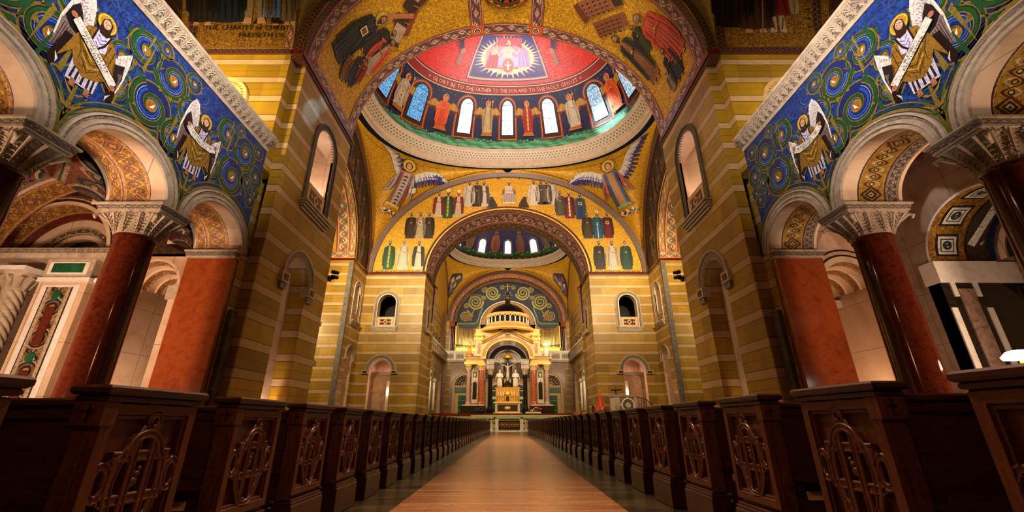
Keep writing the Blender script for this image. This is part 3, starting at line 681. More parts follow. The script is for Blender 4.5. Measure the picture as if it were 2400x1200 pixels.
            D.text(txt[0], .115, '#1c1414', 0, .014); D.text(txt[1], .115, '#1c1414', 0, -.098); D.at(y, z0, H, 0, -1)
            D.circ(.33, .70, .035, '#a86850'); D.circ(-.29, .27, .035, '#a86850')
        else:
            pts = [(.30, .66), (.20, .60), (.0, .565), (-.18, .585), (-.28, .64)]
            D.line(pts, .135, '#1c1410'); D.line(pts, .115, '#e0d6cc')
            cx, cz = D.T((0, .58)); D.at(cx, cz, 1, 0, 1 if sg < 0 else -1); D.text(txt[0], .115, '#1c1414', 0, .012); D.text(txt[1], .115, '#1c1414', 0, -.10); D.at(y, z0, H, 0, -1)
            D.circ(.30, .68, .035, '#a86850'); D.circ(-.28, .66, .035, '#a86850')
    mb.build('mosaic_decoration', wall, 'structure')
for sg in (-1, 1):
    mp = XP(sg * XA, sg); mb = MB()
    lo = [(-3.4, ASPR)]
    for c in ACEN: lo += arc(c, ASPR, AHW, ARISE, 180, 0, 26)
    lo += [(Y1, ASPR)]
    plate(mb, mp, lo + [(Y1, CORZ), (-3.4, CORZ)], [], 0, BLUEM)
    plate(mb, lambda s, z, d: mp(s, z, 1.7), lo + [(Y1, CORZ), (-3.4, CORZ)], [], 0, PALE)
    so = B_ORNL if sg < 0 else B_ORNR
    for c in ACEN:
        p = arc(c, ASPR, AHW, ARISE, 180, 0, 26)
        soffit(mb, mp, p, 0, .42, PALE); soffit(mb, mp, p, .42, 1.22, so); soffit(mb, mp, p, 1.22, 1.6, B_STR if sg > 0 else so); soffit(mb, mp, p, 1.6, 1.7, PALE)
    wall = mb.build('wall_' + side[sg], kind='structure')
    for c in ACEN:
        a = MB()
        archivolt(a, mp, c, AHW - .005, ASPR + .01, ARISE - .005, ASPR, [(0, .02, STONE), (0, -.06, STONE), (.08, -.06, STONE), (.10, -.02, STONE), (.12, -.09, STONE), (.19, -.09, STONE), (.21, -.03, B_DIAM), (.30, -.03, STONE), (.31, -.09, STONE), (.36, -.07, STONE), (.37, 0, STONE)])
        a.build('archivolt', wall, 'structure')
    a = MB()      # cornice above the spandrels: mouldings and a carved leaf cavetto
    prof = [(0, -.03, STONE), (.05, -.08, STONE), (.09, -.06, B_VINE), (.44, -.30, STONE), (.46, -.36, STONE), (.54, -.38, STONE), (.56, -.34, STONE), (.60, .2, STONE)]
    for (z0, d0, m), (z1, d1, _m) in zip(prof, prof[1:]):
        a.face([mp(-3.4, CORZ + z0, d0), mp(Y1, CORZ + z0, d0), mp(Y1, CORZ + z1, d1), mp(-3.4, CORZ + z1, d1)], m, [(0, 0), (Y1 + 3.4, 0), (Y1 + 3.4, 1), (0, 1)])
    # leaf sprays carved in the cavetto
    y = 3.2
    while y < 13.95:
        cp = lambda dy, dz, lift=.02: mp(y + dy, CORZ + dz, -.06 - (dz - .09) * .69 - lift)
        for m in (-1, 1):
            for q, (dy, dz) in enumerate(((.07, .20), (.12, .28), (.14, .37), (.10, .43))):
                a.tube([cp(m * .01, .11 + q * .06), cp(m * dy * .7, dz - .03, .05), cp(m * dy, dz, .03), cp(m * (dy + .01), dz - .05, .01)], .016, 4, STONE, rr=[.010, .020, .016, .006])
        a.tube([cp(0, .10), cp(.01, .25, .04), cp(0, .44, .03)], .016, 5, STONE)
        y += .27
    a.build('cornice', wall, 'structure')
    arcade_ornament(wall, sg)
    # gallery floor, outer gallery wall and the end wall with its arched opening
    g = MB(); g.box(*sorted((sg * (XA + .06), sg * 19.0)), -3.4, Y1 - .02, 10.45, 11.45, PALE); g.build('ceiling_aisle_' + side[sg], kind='structure')
    g = MB(); mw = YP(Y1)
    op = [(x * sg, z) for x, z in arch_path(12.15, .72, 13.8, .75, 11.5, 18)]
    rect = [(sg * XP1, 10.4), (sg * 15.0, 10.4), (sg * 15.0, SPR), (sg * XP1, SPR)]
    plate(g, mw, rect, [op], .9, STRIPE, STRIPE)
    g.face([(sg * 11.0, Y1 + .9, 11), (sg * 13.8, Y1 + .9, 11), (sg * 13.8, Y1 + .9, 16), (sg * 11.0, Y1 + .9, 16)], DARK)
    we = g.build('wall_gallery_' + side[sg], kind='structure')
    g = MB(); m2 = lambda s, z, d: (sg * s, Y1 + d, z)
    archivolt(g, m2, 12.15, .72, 13.8, .75, 11.5, [(0, 0, CREAM), (0, -.08, CREAM), (.30, -.08, CREAM), (.32, -.13, CREAM), (.38, -.13, CREAM), (.40, 0, CREAM)], 20)
    D = Draw(g, m2, .6, .085, .001)
    for i in range(16):
        a = radians(10 + i * 10.6); D.at(12.15 + .9 * cos(a), 13.8 + .92 * sin(a), .07, math.degrees(a)); D.line([(-1, 0), (1, .3)], .3, '#6c5434'); D.line([(-.2, -.8), (.3, .8)], .3, '#6c5434')
    g.build('archivolt', we, 'structure')
    g = MB(); g.face([(sg * 15.0, -3, 11), (sg * 15.0, Y1, 11), (sg * 15.0, Y1, 24), (sg * 15.0, -3, 24)], BROWN)
    wo = g.build('wall_gallery_outer_' + side[sg], kind='structure')
    g = MB(); D = Draw(g, XP(sg * 15.0, sg), .8, .01, .001); random.seed(5)
    for i in range(260):
        D.at(random.uniform(8.5, 14), random.uniform(14, 20.5), random.uniform(.07, .15), random.uniform(0, 360)); D.k = 0; D.poly([(-1, -.5), (0, .8), (1, -.4), (.2, -.1)], random.choice(['#140a06', '#7c5420', '#1c100a']))
    D.at(0, 0, 1); D.k = 0
    D.line([(13.95 + .06 * (i % 2), 14.5 + i * .22) for i in range(40)], .05, '#a08868')
    g.build('mosaic_decoration', wo, 'structure')
# gallery vaults (barrels across the bay) and their mosaic panels
def GV(sg):
    R = Y1 - 7.0
    def f(s, h, d):     # s = x outward, h = arc length above the springing
        t = h / R; return (sg * s, 7.0 + (R + d) * cos(t), SPR + (R + d) * sin(t))
    return f
for sg in (-1, 1):
    g = MB(); fn = GV(sg)
    g.grid(lambda a, b: fn(XA + (15.0 - XA) * a, b * 7.1 * pi, 0), 2, 40, GOLD2)
    v = g.build('ceiling_gallery_' + side[sg], kind='structure')
    g = MB()
    def strip(s0, s1, h0, h1, mat, n=10, d=-.03, along='h'):
        for i in range(n):
            a, b = h0 + (h1 - h0) * i / n, h0 + (h1 - h0) * (i + 1) / n
            if along == 'h': g.face([fn(s0, a, d), fn(s0, b, d), fn(s1, b, d), fn(s1, a, d)], mat, [(a, 0), (b, 0), (b, 1), (a, 1)])
            else: g.face([fn(s0 + (s1 - s0) * i / n, h0, d), fn(s0 + (s1 - s0) * (i + 1) / n, h0, d), fn(s0 + (s1 - s0) * (i + 1) / n, h1, d), fn(s0 + (s1 - s0) * i / n, h1, d)], mat,
                             [((s1 - s0) * i / n, 0), ((s1 - s0) * (i + 1) / n, 0), ((s1 - s0) * (i + 1) / n, 1), ((s1 - s0) * i / n, 1)])
    strip(XA, 15.0, 0, .32, B_ROPE if sg < 0 else B_DARK, 6, -.03, 'x'); strip(XA + .02, XA + .42, .3, 9, B_RED if sg < 0 else B_DARK, 14); strip(14.2, 14.6, .3, 9, B_DARK, 14)
    D = Draw(g, fn, .8, .04, .004); fx = 1 if sg > 0 else -1
    if sg < 0:
        D.at(11.9, .85, 1, 0, fx); D.text('THE CHARITY of CHRIST', .36, '#241408', 0, .42); D.text('PRESSETH US', .36, '#241408', .7, .02)
        D.k = 0; D.at(12.9, 1.45, 5.2, 0, fx); saint(D, '#20242c', '#14181c', halo='#c89838', feet=False)
        for x, m, r in ((11.6, '#6c5440', '#8c7458'), (10.95, '#3c5088', '#4c64a0'), (10.35, '#5c4430', '#6c5840'), (14.0, '#1c1814', '#2c241c')):
            D.k = 0; D.at(x, 1.5, 4.4, 0, fx)
            if r == '#4c64a0':
                for q in (-1, 1): D.poly([(q * .02, .08), (q * .12, .08), (q * .11, .42), (q * .10, .55), (0, .55), (0, .42)], r); D.line([(q * .07, .1), (q * .06, .5)], .012, '#28386c'); D.poly([(q * .03, .02), (q * .16, .02), (q * .12, .09), (q * .03, .09)], '#241810')
                D.poly([(-.11, .5), (.11, .5), (.14, .8), (-.14, .8)], m); D.circ(0, .9, .07, SK)
            elif r == '#8c7458':
                for q in (-1, 1): D.poly([(q * .03, .08), (q * .1, .08), (q * .11, .5), (0, .52)], r); D.poly([(q * .03, .02), (q * .13, .02), (q * .1, .09), (q * .03, .09)], SK)
                D.poly([(-.12, .45), (.12, .45), (.14, .8), (-.14, .8)], m); D.circ(0, .9, .07, SK)
            else: saint(D, r, m, halo=None)
    else:
        D.at(10.5, 1.2, 5.6, 0, fx); saint(D, '#241810', '#141010', halo=None, feet=False)
        D.k = 0; D.at(11.5, 1.1, 5.4, 0, fx); saint(D, '#4a2c1c', '#2c1c14', halo='#c89838')
        D.k = 0; D.at(12.55, 1.1, 3.2, 0, fx)
        for q in (-1, 1): D.poly([(q * .02, .02), (q * .12, .0), (q * .09, .3), (q * .02, .3)], '#b09478'); D.line([(q * .05, .06), (q * .08, .24)], .02, '#5c4430')
        D.poly([(-.2, .28), (.2, .28), (.14, .62), (.12, .80), (-.12, .80), (-.14, .62)], '#7c1c14'); D.line([(-.13, .72), (-.22, .5)], .07, '#7c1c14'); D.line([(.13, .72), (.22, .52)], .07, '#7c1c14')
        for x in (-.1, 0, .1): D.line([(x * 1.5, .3), (x * .6, .58)], .015, '#40100c')
        D.line([(-.24, .0), (-.22, .62)], .02, '#8c6c3c'); D.line([(.25, .0), (.22, .62)], .02, '#8c6c3c')
        D.circ(0, .9, .085, SK, .1); D.poly([(-.09, .9), (-.06, 1.0), (.06, 1.0), (.09, .9), (0, .96)], HAIR)
        D.k = 0; D.at(13.2, 2.0, 1); D.poly([(-.3, 0), (.35, .1), (.35, 2.4), (-.3, 2.4)], '#a88858'); D.k = 0
        for h in range(9): D.at(14.0, 1.4 + h * .45, .16); D.k = 0; D.line([(-.6, 0), (.6, .1)], .4, '#1c140c')
        D.at(10.05, 3.4, 1, 90, fx); D.k = 0; D.text('MARANATHA', .3, '#241408')
    g.build('mosaic_decoration', v, 'structure')
# nave vault cap, far above the frame, and the end wall behind the camera
g = MB(); g.box(-10, 10, -8, Y1, 27.6, 28.2, GOLD2); g.build('ceiling_nave', kind='structure')
g = MB()
for sg in (-1, 1): g.face([(sg * 9.0, -8, 0), (sg * 9.0, -3.4, 0), (sg * 9.0, -3.4, 28), (sg * 9.0, -8, 28)], PALE)
g.face([(-17, -8, 0), (17, -8, 0), (17, -8, 28), (-17, -8, 28)], PALE); g.build('wall_rear', kind='structure')
# ------------------------------------------------------------------ pendentives
def coons(arc1, arc2, ring, C):
    P1, P2 = Vector(ring(0)), Vector(ring(1)); C = Vector(C)
    def f(u, v):
        a, b, r = Vector(arc1(v)), Vector(arc2(v)), Vector(ring(u))
        return a * (1 - u) + b * u + r * (1 - v) + C * v - (P1 * ((1 - u) * (1 - v)) + P2 * (u * (1 - v)) + C * v)
    return f
def superell(t, rx, ry, n=2.5):
    c, s = cos(t), sin(t); k = (abs(c / rx) ** n + abs(s / ry) ** n) ** (-1 / n); return k * c, k * s
for sg in (-1, 1):
    R = 7.1; g = MB(); nr = 3.6
    a1 = lambda v: (sg * PX * cos(radians(90 * v)) if 0 else sg * 9.45 * sin(radians(90 * v)) , Y1, SPR + 8.65 * cos(radians(90 * v)))
    a2 = lambda v: (sg * XA, 7.0 + R * sin(radians(90 * v)), SPR + R * cos(radians(90 * v)))
    rg = lambda u: (sg * 9.5 * sin(radians(90 * u)), 7.0 + R * cos(radians(90 * u)), 25.11 + (SPR + R - 25.11) * u)
    fn = coons(a1, a2, rg, (sg * 9.55, Y1, SPR)); g.grid(lambda a, b: fn(a, b), 16, 24, GOLDG)
    pe = g.build('ceiling_pendentive_' + side[sg], kind='structure')
    g = MB(); D = Draw(g, lambda s, h, d: fn(s, h) + Vector((-sg * .3, -.3, -.4)).normalized() * (-d), .04, .05, .004)
    D.at(.44, .60, .16, 0, 1, .07); D.circ(0, 0, 1, '#4a3c2c', n=24); D.circ(0, 0, .84, '#8c8468', n=24); D.ring(0, 0, .62, .12, '#544838'); D.ring(0, 0, .34, .12, '#544838'); D.circ(0, 0, .12, '#c0b080')
    for e, c in ((.06, '#7c2c1c'), (.94, '#5c2418')):
        D.at(0, 0, 1); D.k = 0; D.line([(e, i / 20) for i in range(1, 20)], .06, c); D.line([(e + (.05 if e < .5 else -.05), i / 20) for i in range(1, 20)], .012, '#b09060')
    g.build('mosaic_decoration', pe, 'structure')
# ------------------------------------------------------------------ near piers
def niche_upper(g, mp, c, hw, spring, rise, sill, depth, back, ring_mat):
    """arched opening with a parapet panel and a moulded ledge; returns the hole loop"""
    ph = 1.25
    g.face([mp(c - hw, sill, depth), mp(c + hw, sill, depth), mp(c + hw, spring + rise, depth), mp(c - hw, spring + rise, depth)], back)
def parapet(mp, c, hw, z0, z1, parent, zl=.4, out=.35):
    g = MB(); 
    def bx(s0, s1, a, b, d0, d1, m): 
        P = [mp(s0, a, d0), mp(s1, a, d0), mp(s1, b, d0), mp(s0, b, d0)]; Q = [mp(s0, a, d1), mp(s1, a, d1), mp(s1, b, d1), mp(s0, b, d1)]
        g.face(P, m); g.face([P[0], P[1], Q[1], Q[0]], m); g.face([P[3], P[2], Q[2], Q[3]], m); g.face([P[0], P[3], Q[3], Q[0]], m); g.face([P[1], P[2], Q[2], Q[1]], m)
    bx(c - hw, c + hw, z0, z1, .05, .3, STONE); bx(c - hw * .82, c + hw * .82, z0 + .14, z1 - .14, .02, .1, CREAM)
    bx(c - hw * .62, c + hw * .62, z0 + .28, z1 - .28, 0, .1, REDDK)
    D = Draw(g, mp, .6, .012, .003); D.at(c, (z0 + z1) / 2, .3); D.poly([(-1, 0), (0, 1), (1, 0), (0, -1)], '#c8a070'); D.poly([(-.5, 0), (0, .5), (.5, 0), (0, -.5)], '#34281c')
    for x in (-1, 1): D.at(c + x * hw * .48, (z0 + z1) / 2, .12); D.poly([(-1, 0), (0, 1), (1, 0), (0, -1)], '#c8a070')
    for i, o in enumerate((out, out * .8, out * .55, out * .3)): bx(c - hw - .42 + i * .04, c + hw + .42 - i * .04, z0 - .1 - i * .12, z0 - i * .12, -o, .05, STONE if i != 2 else B_DIAM)
    return g.build('parapet', parent, 'structure')
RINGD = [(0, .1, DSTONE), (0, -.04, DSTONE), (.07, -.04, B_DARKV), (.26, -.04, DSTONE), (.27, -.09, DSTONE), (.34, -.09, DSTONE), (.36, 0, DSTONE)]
RINGU = [(0, .1, STONE), (0, -.04, STONE), (.07, -.04, B_VINE), (.26, -.04, STONE), (.27, -.09, STONE), (.34, -.09, STONE), (.36, 0, STONE)]
for sg in (-1, 1):
    mp = XP(sg * PX, sg); g = MB()
    up = arch_path(17.75, .98, 13.75, 1.05, 10.3, 22); lo = arch_path(17.5, .95, 6.75, .95, 0, 22)
    plate(g, mp, [(Y2, 0), (lo[0][0], 0)] + lo[1:-1] + [(lo[-1][0], 0), (Y3, 0), (Y3, SPR), (Y2, SPR)], [up], 0, STRIPE)
    for p in (up, lo): soffit(g, mp, p, 0, 1.0, STRIPE if p is lo else PALE)
    g.face([mp(16.4, 0, .75), mp(18.6, 0, .75), mp(18.6, 8, .75), mp(16.4, 8, .75)], PALE)
    g.grid(lambda a, b: mp(17.75 + 1.0 * cos(pi * (1 - a)), 10.2 + b * 4.8, .15 + .85 * sin(pi * a)), 14, 1, PALE)
    # stepped near corner and the wall behind the pilaster
    g.face([(sg * PX, Y2, 0), (sg * XP1, Y2, 0), (sg * XP1, Y2, SPR), (sg * PX, Y2, SPR)], STRIPE)
    g.face([(sg * XP1, Y1, 0), (sg * XP1, Y2, 0), (sg * XP1, Y2, 6.7), (sg * XP1, Y1, 6.7)], STRIPE)
    g.box(*sorted((sg * 10.4, sg * 15.2)), 15.05, 20.35, 8.2, SPR, STRIPE); g.box(*sorted((sg * 10.4, sg * 11.3)), 14.65, 20.35, 0, 8.2, STRIPE); g.box(*sorted((sg * 10.4, sg * 15.2)), 19.8, 20.35, 0, 8.2, STRIPE)
    g.face([(sg * PX, Y3, 0), (sg * 15.2, Y3, 0), (sg * 15.2, Y3, SPR), (sg * PX, Y3, SPR)], STRIPE)
    g.box(*sorted((sg * (PX - .12), sg * XP1)), Y2 - .12, Y3, .0, 1.35, CREAM)
    pw = g.build('wall_pier_' + side[sg], kind='structure')
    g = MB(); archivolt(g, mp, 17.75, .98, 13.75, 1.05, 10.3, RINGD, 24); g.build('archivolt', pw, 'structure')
    g = MB(); archivolt(g, mp, 17.5, .95, 6.75, .95, 6.75, [(0, .3, STONE), (0, .12, STONE), (.08, .12, STONE), (.08, -.05, B_DIAM), (.34, -.05, STONE), (.36, -.12, STONE), (.42, -.12, STONE), (.44, 0, STONE)], 24)
    for x in (-1, 1):
        y0 = 17.5 + x * 1.2
        g.box(*sorted((sg * (PX - .16), sg * (PX + .2))), y0 - .3, y0 + .3, 6.3, 6.75, STONE); g.box(*sorted((sg * (PX - .19), sg * PX)), y0 - .15, y0 + .15, 6.4, 6.65, REDDK)
        g.box(*sorted((sg * (PX - .12), sg * (PX + .2))), y0 - .24, y0 + .24, 6.05, 6.3, B_DIAM)
    area('niche_lamp', (sg * (PX + .38), 17.5, .9), (sg * (PX + .5), 17.5, 8), .4, 230 if sg < 0 else 60, (1, .80, .66))
    g.build('archivolt', pw, 'structure')
    parapet(mp, 17.75, .98, 10.3, 11.5, pw)
    area('niche_lamp', (sg * (PX + .55), 17.75, 10.7), (sg * (PX + .7), 17.75, 15), .5, 110 if sg < 0 else 75, (1, .80, .66))
    # cornice line under the great arch
    g = MB(); g.box(*sorted((sg * (PX - .1), sg * (XP1 + .02))), Y1 - .06, Y3 + .1, SPR - .12, SPR + .14, REDDK); g.box(*sorted((sg * (PX - .05), sg * XP1)), Y1 - .03, Y3 + .05, SPR - .3, SPR - .12, B_DARK)
    g.box(*sorted((sg * XP1, sg * 15.0)), Y1 - .12, Y1, SPR - .1, SPR + .12, B_DARK)
    g.build('cornice', pw, 'structure')
    # stone rail that runs down beside the red pilaster
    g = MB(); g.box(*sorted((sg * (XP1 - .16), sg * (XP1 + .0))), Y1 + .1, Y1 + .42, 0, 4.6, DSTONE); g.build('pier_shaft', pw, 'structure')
# ------------------------------------------------------------------ great arch between the near piers
BR = 8.65
def BMAP(a, b):
    def f(s, h, d):
        t = s / a; return ((a + d) * sin(t), h, SPR + (b + d) * cos(t))
    return f
bm = BMAP(PX, BR); g = MB(); HL = PX * pi / 2
g.grid(lambda a, b: bm(-HL + 2 * HL * a, Y1 + (Y3 - Y1) * b, 0), 64, 3, GOLD)
great = g.build('ceiling_great_arch', kind='structure')
def bstrip(g, mp, s0, s1, h0, h1, mat, n, d=-.03, swap=False):
    for i in range(n):
        if not swap:
            a, b = s0 + (s1 - s0) * i / n, s0 + (s1 - s0) * (i + 1) / n
            g.face([mp(a, h0, d), mp(b, h0, d), mp(b, h1, d), mp(a, h1, d)], mat, [(a + 50, 0), (b + 50, 0), (b + 50, 1), (a + 50, 1)])
        else:
            a, b = h0 + (h1 - h0) * i / n, h0 + (h1 - h0) * (i + 1) / n
            g.face([mp(s0, a, d), mp(s1, a, d), mp(s1, b, d), mp(s0, b, d)], mat, [(a, 0), (a, 1), (b, 1), (b, 0)])
g = MB(); mpn = lambda s, h, d: bm(s, h, d)
bstrip(g, bm, -HL, HL, Y3 - .85, Y3, B_PURP, 60, -.04); bstrip(g, bm, -HL, HL, Y1 + .35, Y1 + 1.15, B_PURP, 60, -.04); bstrip(g, bm, -HL, HL, Y1, Y1 + .3, B_DARK, 60, -.05)
for x in (-2.35, 1.55): bstrip(g, bm, x, x + .8, Y1 + 1.1, Y3 - .8, B_PURP, 6, -.05, True)
for x in (-HL + .05, HL - .75): bstrip(g, bm, x, x + .7, Y1 + 1.1, Y3 - .8, B_PURP, 8, -.05, True)
D = Draw(g, bm, .5, .06, .004)
for x in (-1.95, 1.95):
    D.k = 0; D.at(x, Y3 - .43, .48); D.poly([(-.95, -.85), (.95, -.85), (.95, .85), (-.95, .85)], '#c4542c'); D.circ(0, 0, .74, '#e09060', n=20); D.circ(0, 0, .66, '#a8482c', n=20); D.circ(0, 0, .46, '#e8d8b8', n=16); D.circ(0, 0, .40, '#50403c', n=16)
    for k in range(12): D.circ(.42 * cos(k * pi / 6), .42 * sin(k * pi / 6), .07, '#f0ead8', n=8)
    D.circ(0, 0, .24, '#c46480')
D.k = 0; D.at(0, 17.15, 1)       # crowning medallion
for r, c in ((1.42, '#a8482c'), (1.34, '#d8b060'), (1.28, '#8c5a30'), (1.05, '#c46a34'), (.98, '#141848')): D.circ(0, 0, r, c, n=36)
for k in range(22): D.circ(.88 * cos(k * .2856), .88 * sin(k * .2856), .05, '#f0e0a0', n=6)
for k in range(28): D.circ(1.17 * cos(k * .2244), 1.17 * sin(k * .2244), .06, '#e8c880' if k % 2 else '#3c5030', n=6)
D.poly([(-.24, -.8), (.24, -.8), (.24, -.6), (.12, -.6), (.12, -.42), (.62, -.42), (.62, -.3), (.78, -.3), (.78, .3), (.62, .3), (.62, .42), (.12, .42), (.12, .8), (-.12, .8), (-.12, .42), (-.62, .42), (-.62, .3), (-.78, .3), (-.78, -.3), (-.62, -.3), (-.62, -.42), (-.12, -.42), (-.12, -.6), (-.24, -.6)], '#d84820')
D.circ(0, 0, .2, '#141848'); D.circ(0, 0, .12, '#e8b060')
def group_at(u, v, rot, fn):
    p = aty(u, v, 17.2)      # a first guess along the ray, then the true point on the vault
    best = None
    for i in range(0, 200):
        s = -HL + 2 * HL * i / 199
        for j in range(0, 40):
            h = Y1 + (Y3 - Y1) * j / 39; q = Vector(bm(s, h, 0)); dd = q - CAM; c = dd.dot(Vector((0, CT, ST))); uu = CXP + FPX * dd.x / c; vv = CYP - FPX * dd.dot(Vector((0, -ST, CT))) / c
            e = (uu - u) ** 2 + (vv - v) ** 2
            if best is None or e < best[0]: best = (e, s, h)
    return best[1], best[2]
for sg in (-1, 1):
    # figures stand across the vault, heads towards the crown; the local x axis runs along the vault
    def fig(f, hd, kw, wx=1.0):
        (s0, h0), (s1, h1) = group_at(*f, 0, None), group_at(*hd, 0, None); L = hypot(s1 - s0, h1 - h0) / .9
        D.k = 0; D.at(s0, h0, L * wx, math.degrees(atan2(h1 - h0, s1 - s0)) - 90, 1, L); saint(D, **kw)
    if sg < 0:
        fig((780, 134), (893, 42), dict(robe='#252c38', mantle='#141a22', halo='#e8b850', book=True, feet=False), .82)
        fig((846, 124), (922, 76), dict(robe='#34302c', mantle='#24201e', halo=None), 1.1)
        fig((812, 200), (856, 128), dict(robe='#2c3448', mantle='#1c2030', halo=None))
        fig((796, 186), (823, 124), dict(robe='#8c6444', mantle='#7c4028', halo=None))
        fig((852, 168), (920, 98), dict(robe='#c8b09c', mantle='#d84c3c', halo=None, hair='#5c3c28'), 1.25)
        fig((832, 196), (862, 142), dict(robe='#c43828', mantle='#a82c20', halo=None), 1.1)
    else:
        fig((1526, 122), (1482, 62), dict(robe='#3c4434', mantle='#24281e', halo=None), 1.1)
        fig((1604, 130), (1494, 42), dict(robe='#d8543c', mantle='#d04430', halo=None, hair='#6c5444'), .95)
        fig((1543, 190), (1440, 88), dict(robe='#9c6444', mantle='#20242c', halo=None), .8)
        fig((1600, 182), (1558, 118), dict(robe='#1c1c24', mantle='#0c0c14', halo=None), 1.3)
        fig((1584, 212), (1566, 168), dict(robe='#b89070', mantle='#6c7484', halo=None), 1.2)
    # a church drawn in perspective near the crown
    b0 = -6.2 if sg < 0 else 6.2
    D.k = 0; D.at(b0, 17.3, 1.0, 0, sg)
    if sg < 0:
        for q in (([(-1.6, -.9), (-1.0, -.6), (1.0, 1.1), (.4, 1.4)], '#8c4028'), ([(-1.7, -.8), (-1.3, -1.4), (-.3, -.9), (-.7, -.3)], '#b8988c'), ([(-.9, -.1), (-.2, -.9), (.3, -.5), (-.2, .3)], '#3c2420'), ([(-1.7, -.8), (-1.75, -.45), (-.9, .0), (-.7, -.3)], '#5c3028'), ([(.0, .4), (.6, -.3), (1.1, .1), (.5, .9)], '#40241c'), ([(.4, .9), (.9, .2), (1.7, .8), (1.2, 1.5)], '#c0a498'), ([(1.2, 1.5), (1.7, .8), (1.8, 1.1), (1.3, 1.8)], '#4c2c28'), ([(-.3, .2), (1.5, -.6), (1.6, -.35), (-.2, .5)], '#c07858')): D.poly(*q)
        for i in range(5): D.line([(-1.1 + i * .42, -.35 + i * .36), (-.85 + i * .42, -.62 + i * .36)], .04, '#d89068')
    else:
        for q in (([(-1.8, .1), (-.2, -1.2), (.6, -.6), (-.9, .9)], '#9c6048'), ([(-.6, 1.0), (1.2, -.6), (1.8, -.1), (.1, 1.7)], '#8c5038'), ([(-1.8, .1), (-.9, .9), (-1.1, 1.2), (-2.0, .4)], '#6c3828'), ([(-.2, -1.2), (.3, -1.7), (1.1, -1.0), (.6, -.6)], '#3c2420')): D.poly(*q)
        for i in range(5):
            for j in range(4): D.k = 30; D.poly([(-1.5 + i * .3 + j * .18, .1 - i * .24 + j * .18), (-1.4 + i * .3 + j * .18, .02 - i * .24 + j * .18), (-1.32 + i * .3 + j * .18, .10 - i * .24 + j * .18), (-1.42 + i * .3 + j * .18, .18 - i * .24 + j * .18)], '#3c1810'); D.k = 30; D.poly([(-.3 + i * .3 + j * .16, 1.0 - i * .27 + j * .16), (-.2 + i * .3 + j * .16, .92 - i * .27 + j * .16), (-.12 + i * .3 + j * .16, 1.0 - i * .27 + j * .16), (-.22 + i * .3 + j * .16, 1.08 - i * .27 + j * .16)], '#3c1810')
    # small lettering beside the figures
    D.k = 0; D.at(sg * 8.3, 18.7, 1, 90 * sg, 1); 
    for i in range(14): D.k = 0; D.at(sg * (8.9 - .02 * i), 16.2 + i * .2, .07, 40 * (i % 3)); D.line([(-1, 0), (1, 0)], .4, '#4c3014'); D.line([(0, -1), (0, 1)], .35, '#4c3014')
    for i in range(13): D.k = 0; D.at(sg * (8.5 - .02 * i), 16.4 + i * .2, .07, 50 * (i % 3)); D.line([(-1, .4), (1, 0)], .4, '#4c3014')
    for i in range(24):
        for h in (Y1 + 1.3, Y3 - 1.05): D.k = 0; D.at(sg * (3.2 + i * .42), h, .06, 30 * i); D.line([(-1, 0), (1, 0)], .4, '#5c4018')
g.build('mosaic_decoration', great, 'structure')
# archivolt face towards the nave, hanging just in front of the arch
g = MB(); mf = YP(Y1)
ringface(g, mf, arc(0, SPR, PX, BR, 180, 0, 60), arc(0, SPR, 9.62, BR + .42, 180, 0, 60), -.02, B_DARK)
g.build('trim_great_arch', kind='structure')
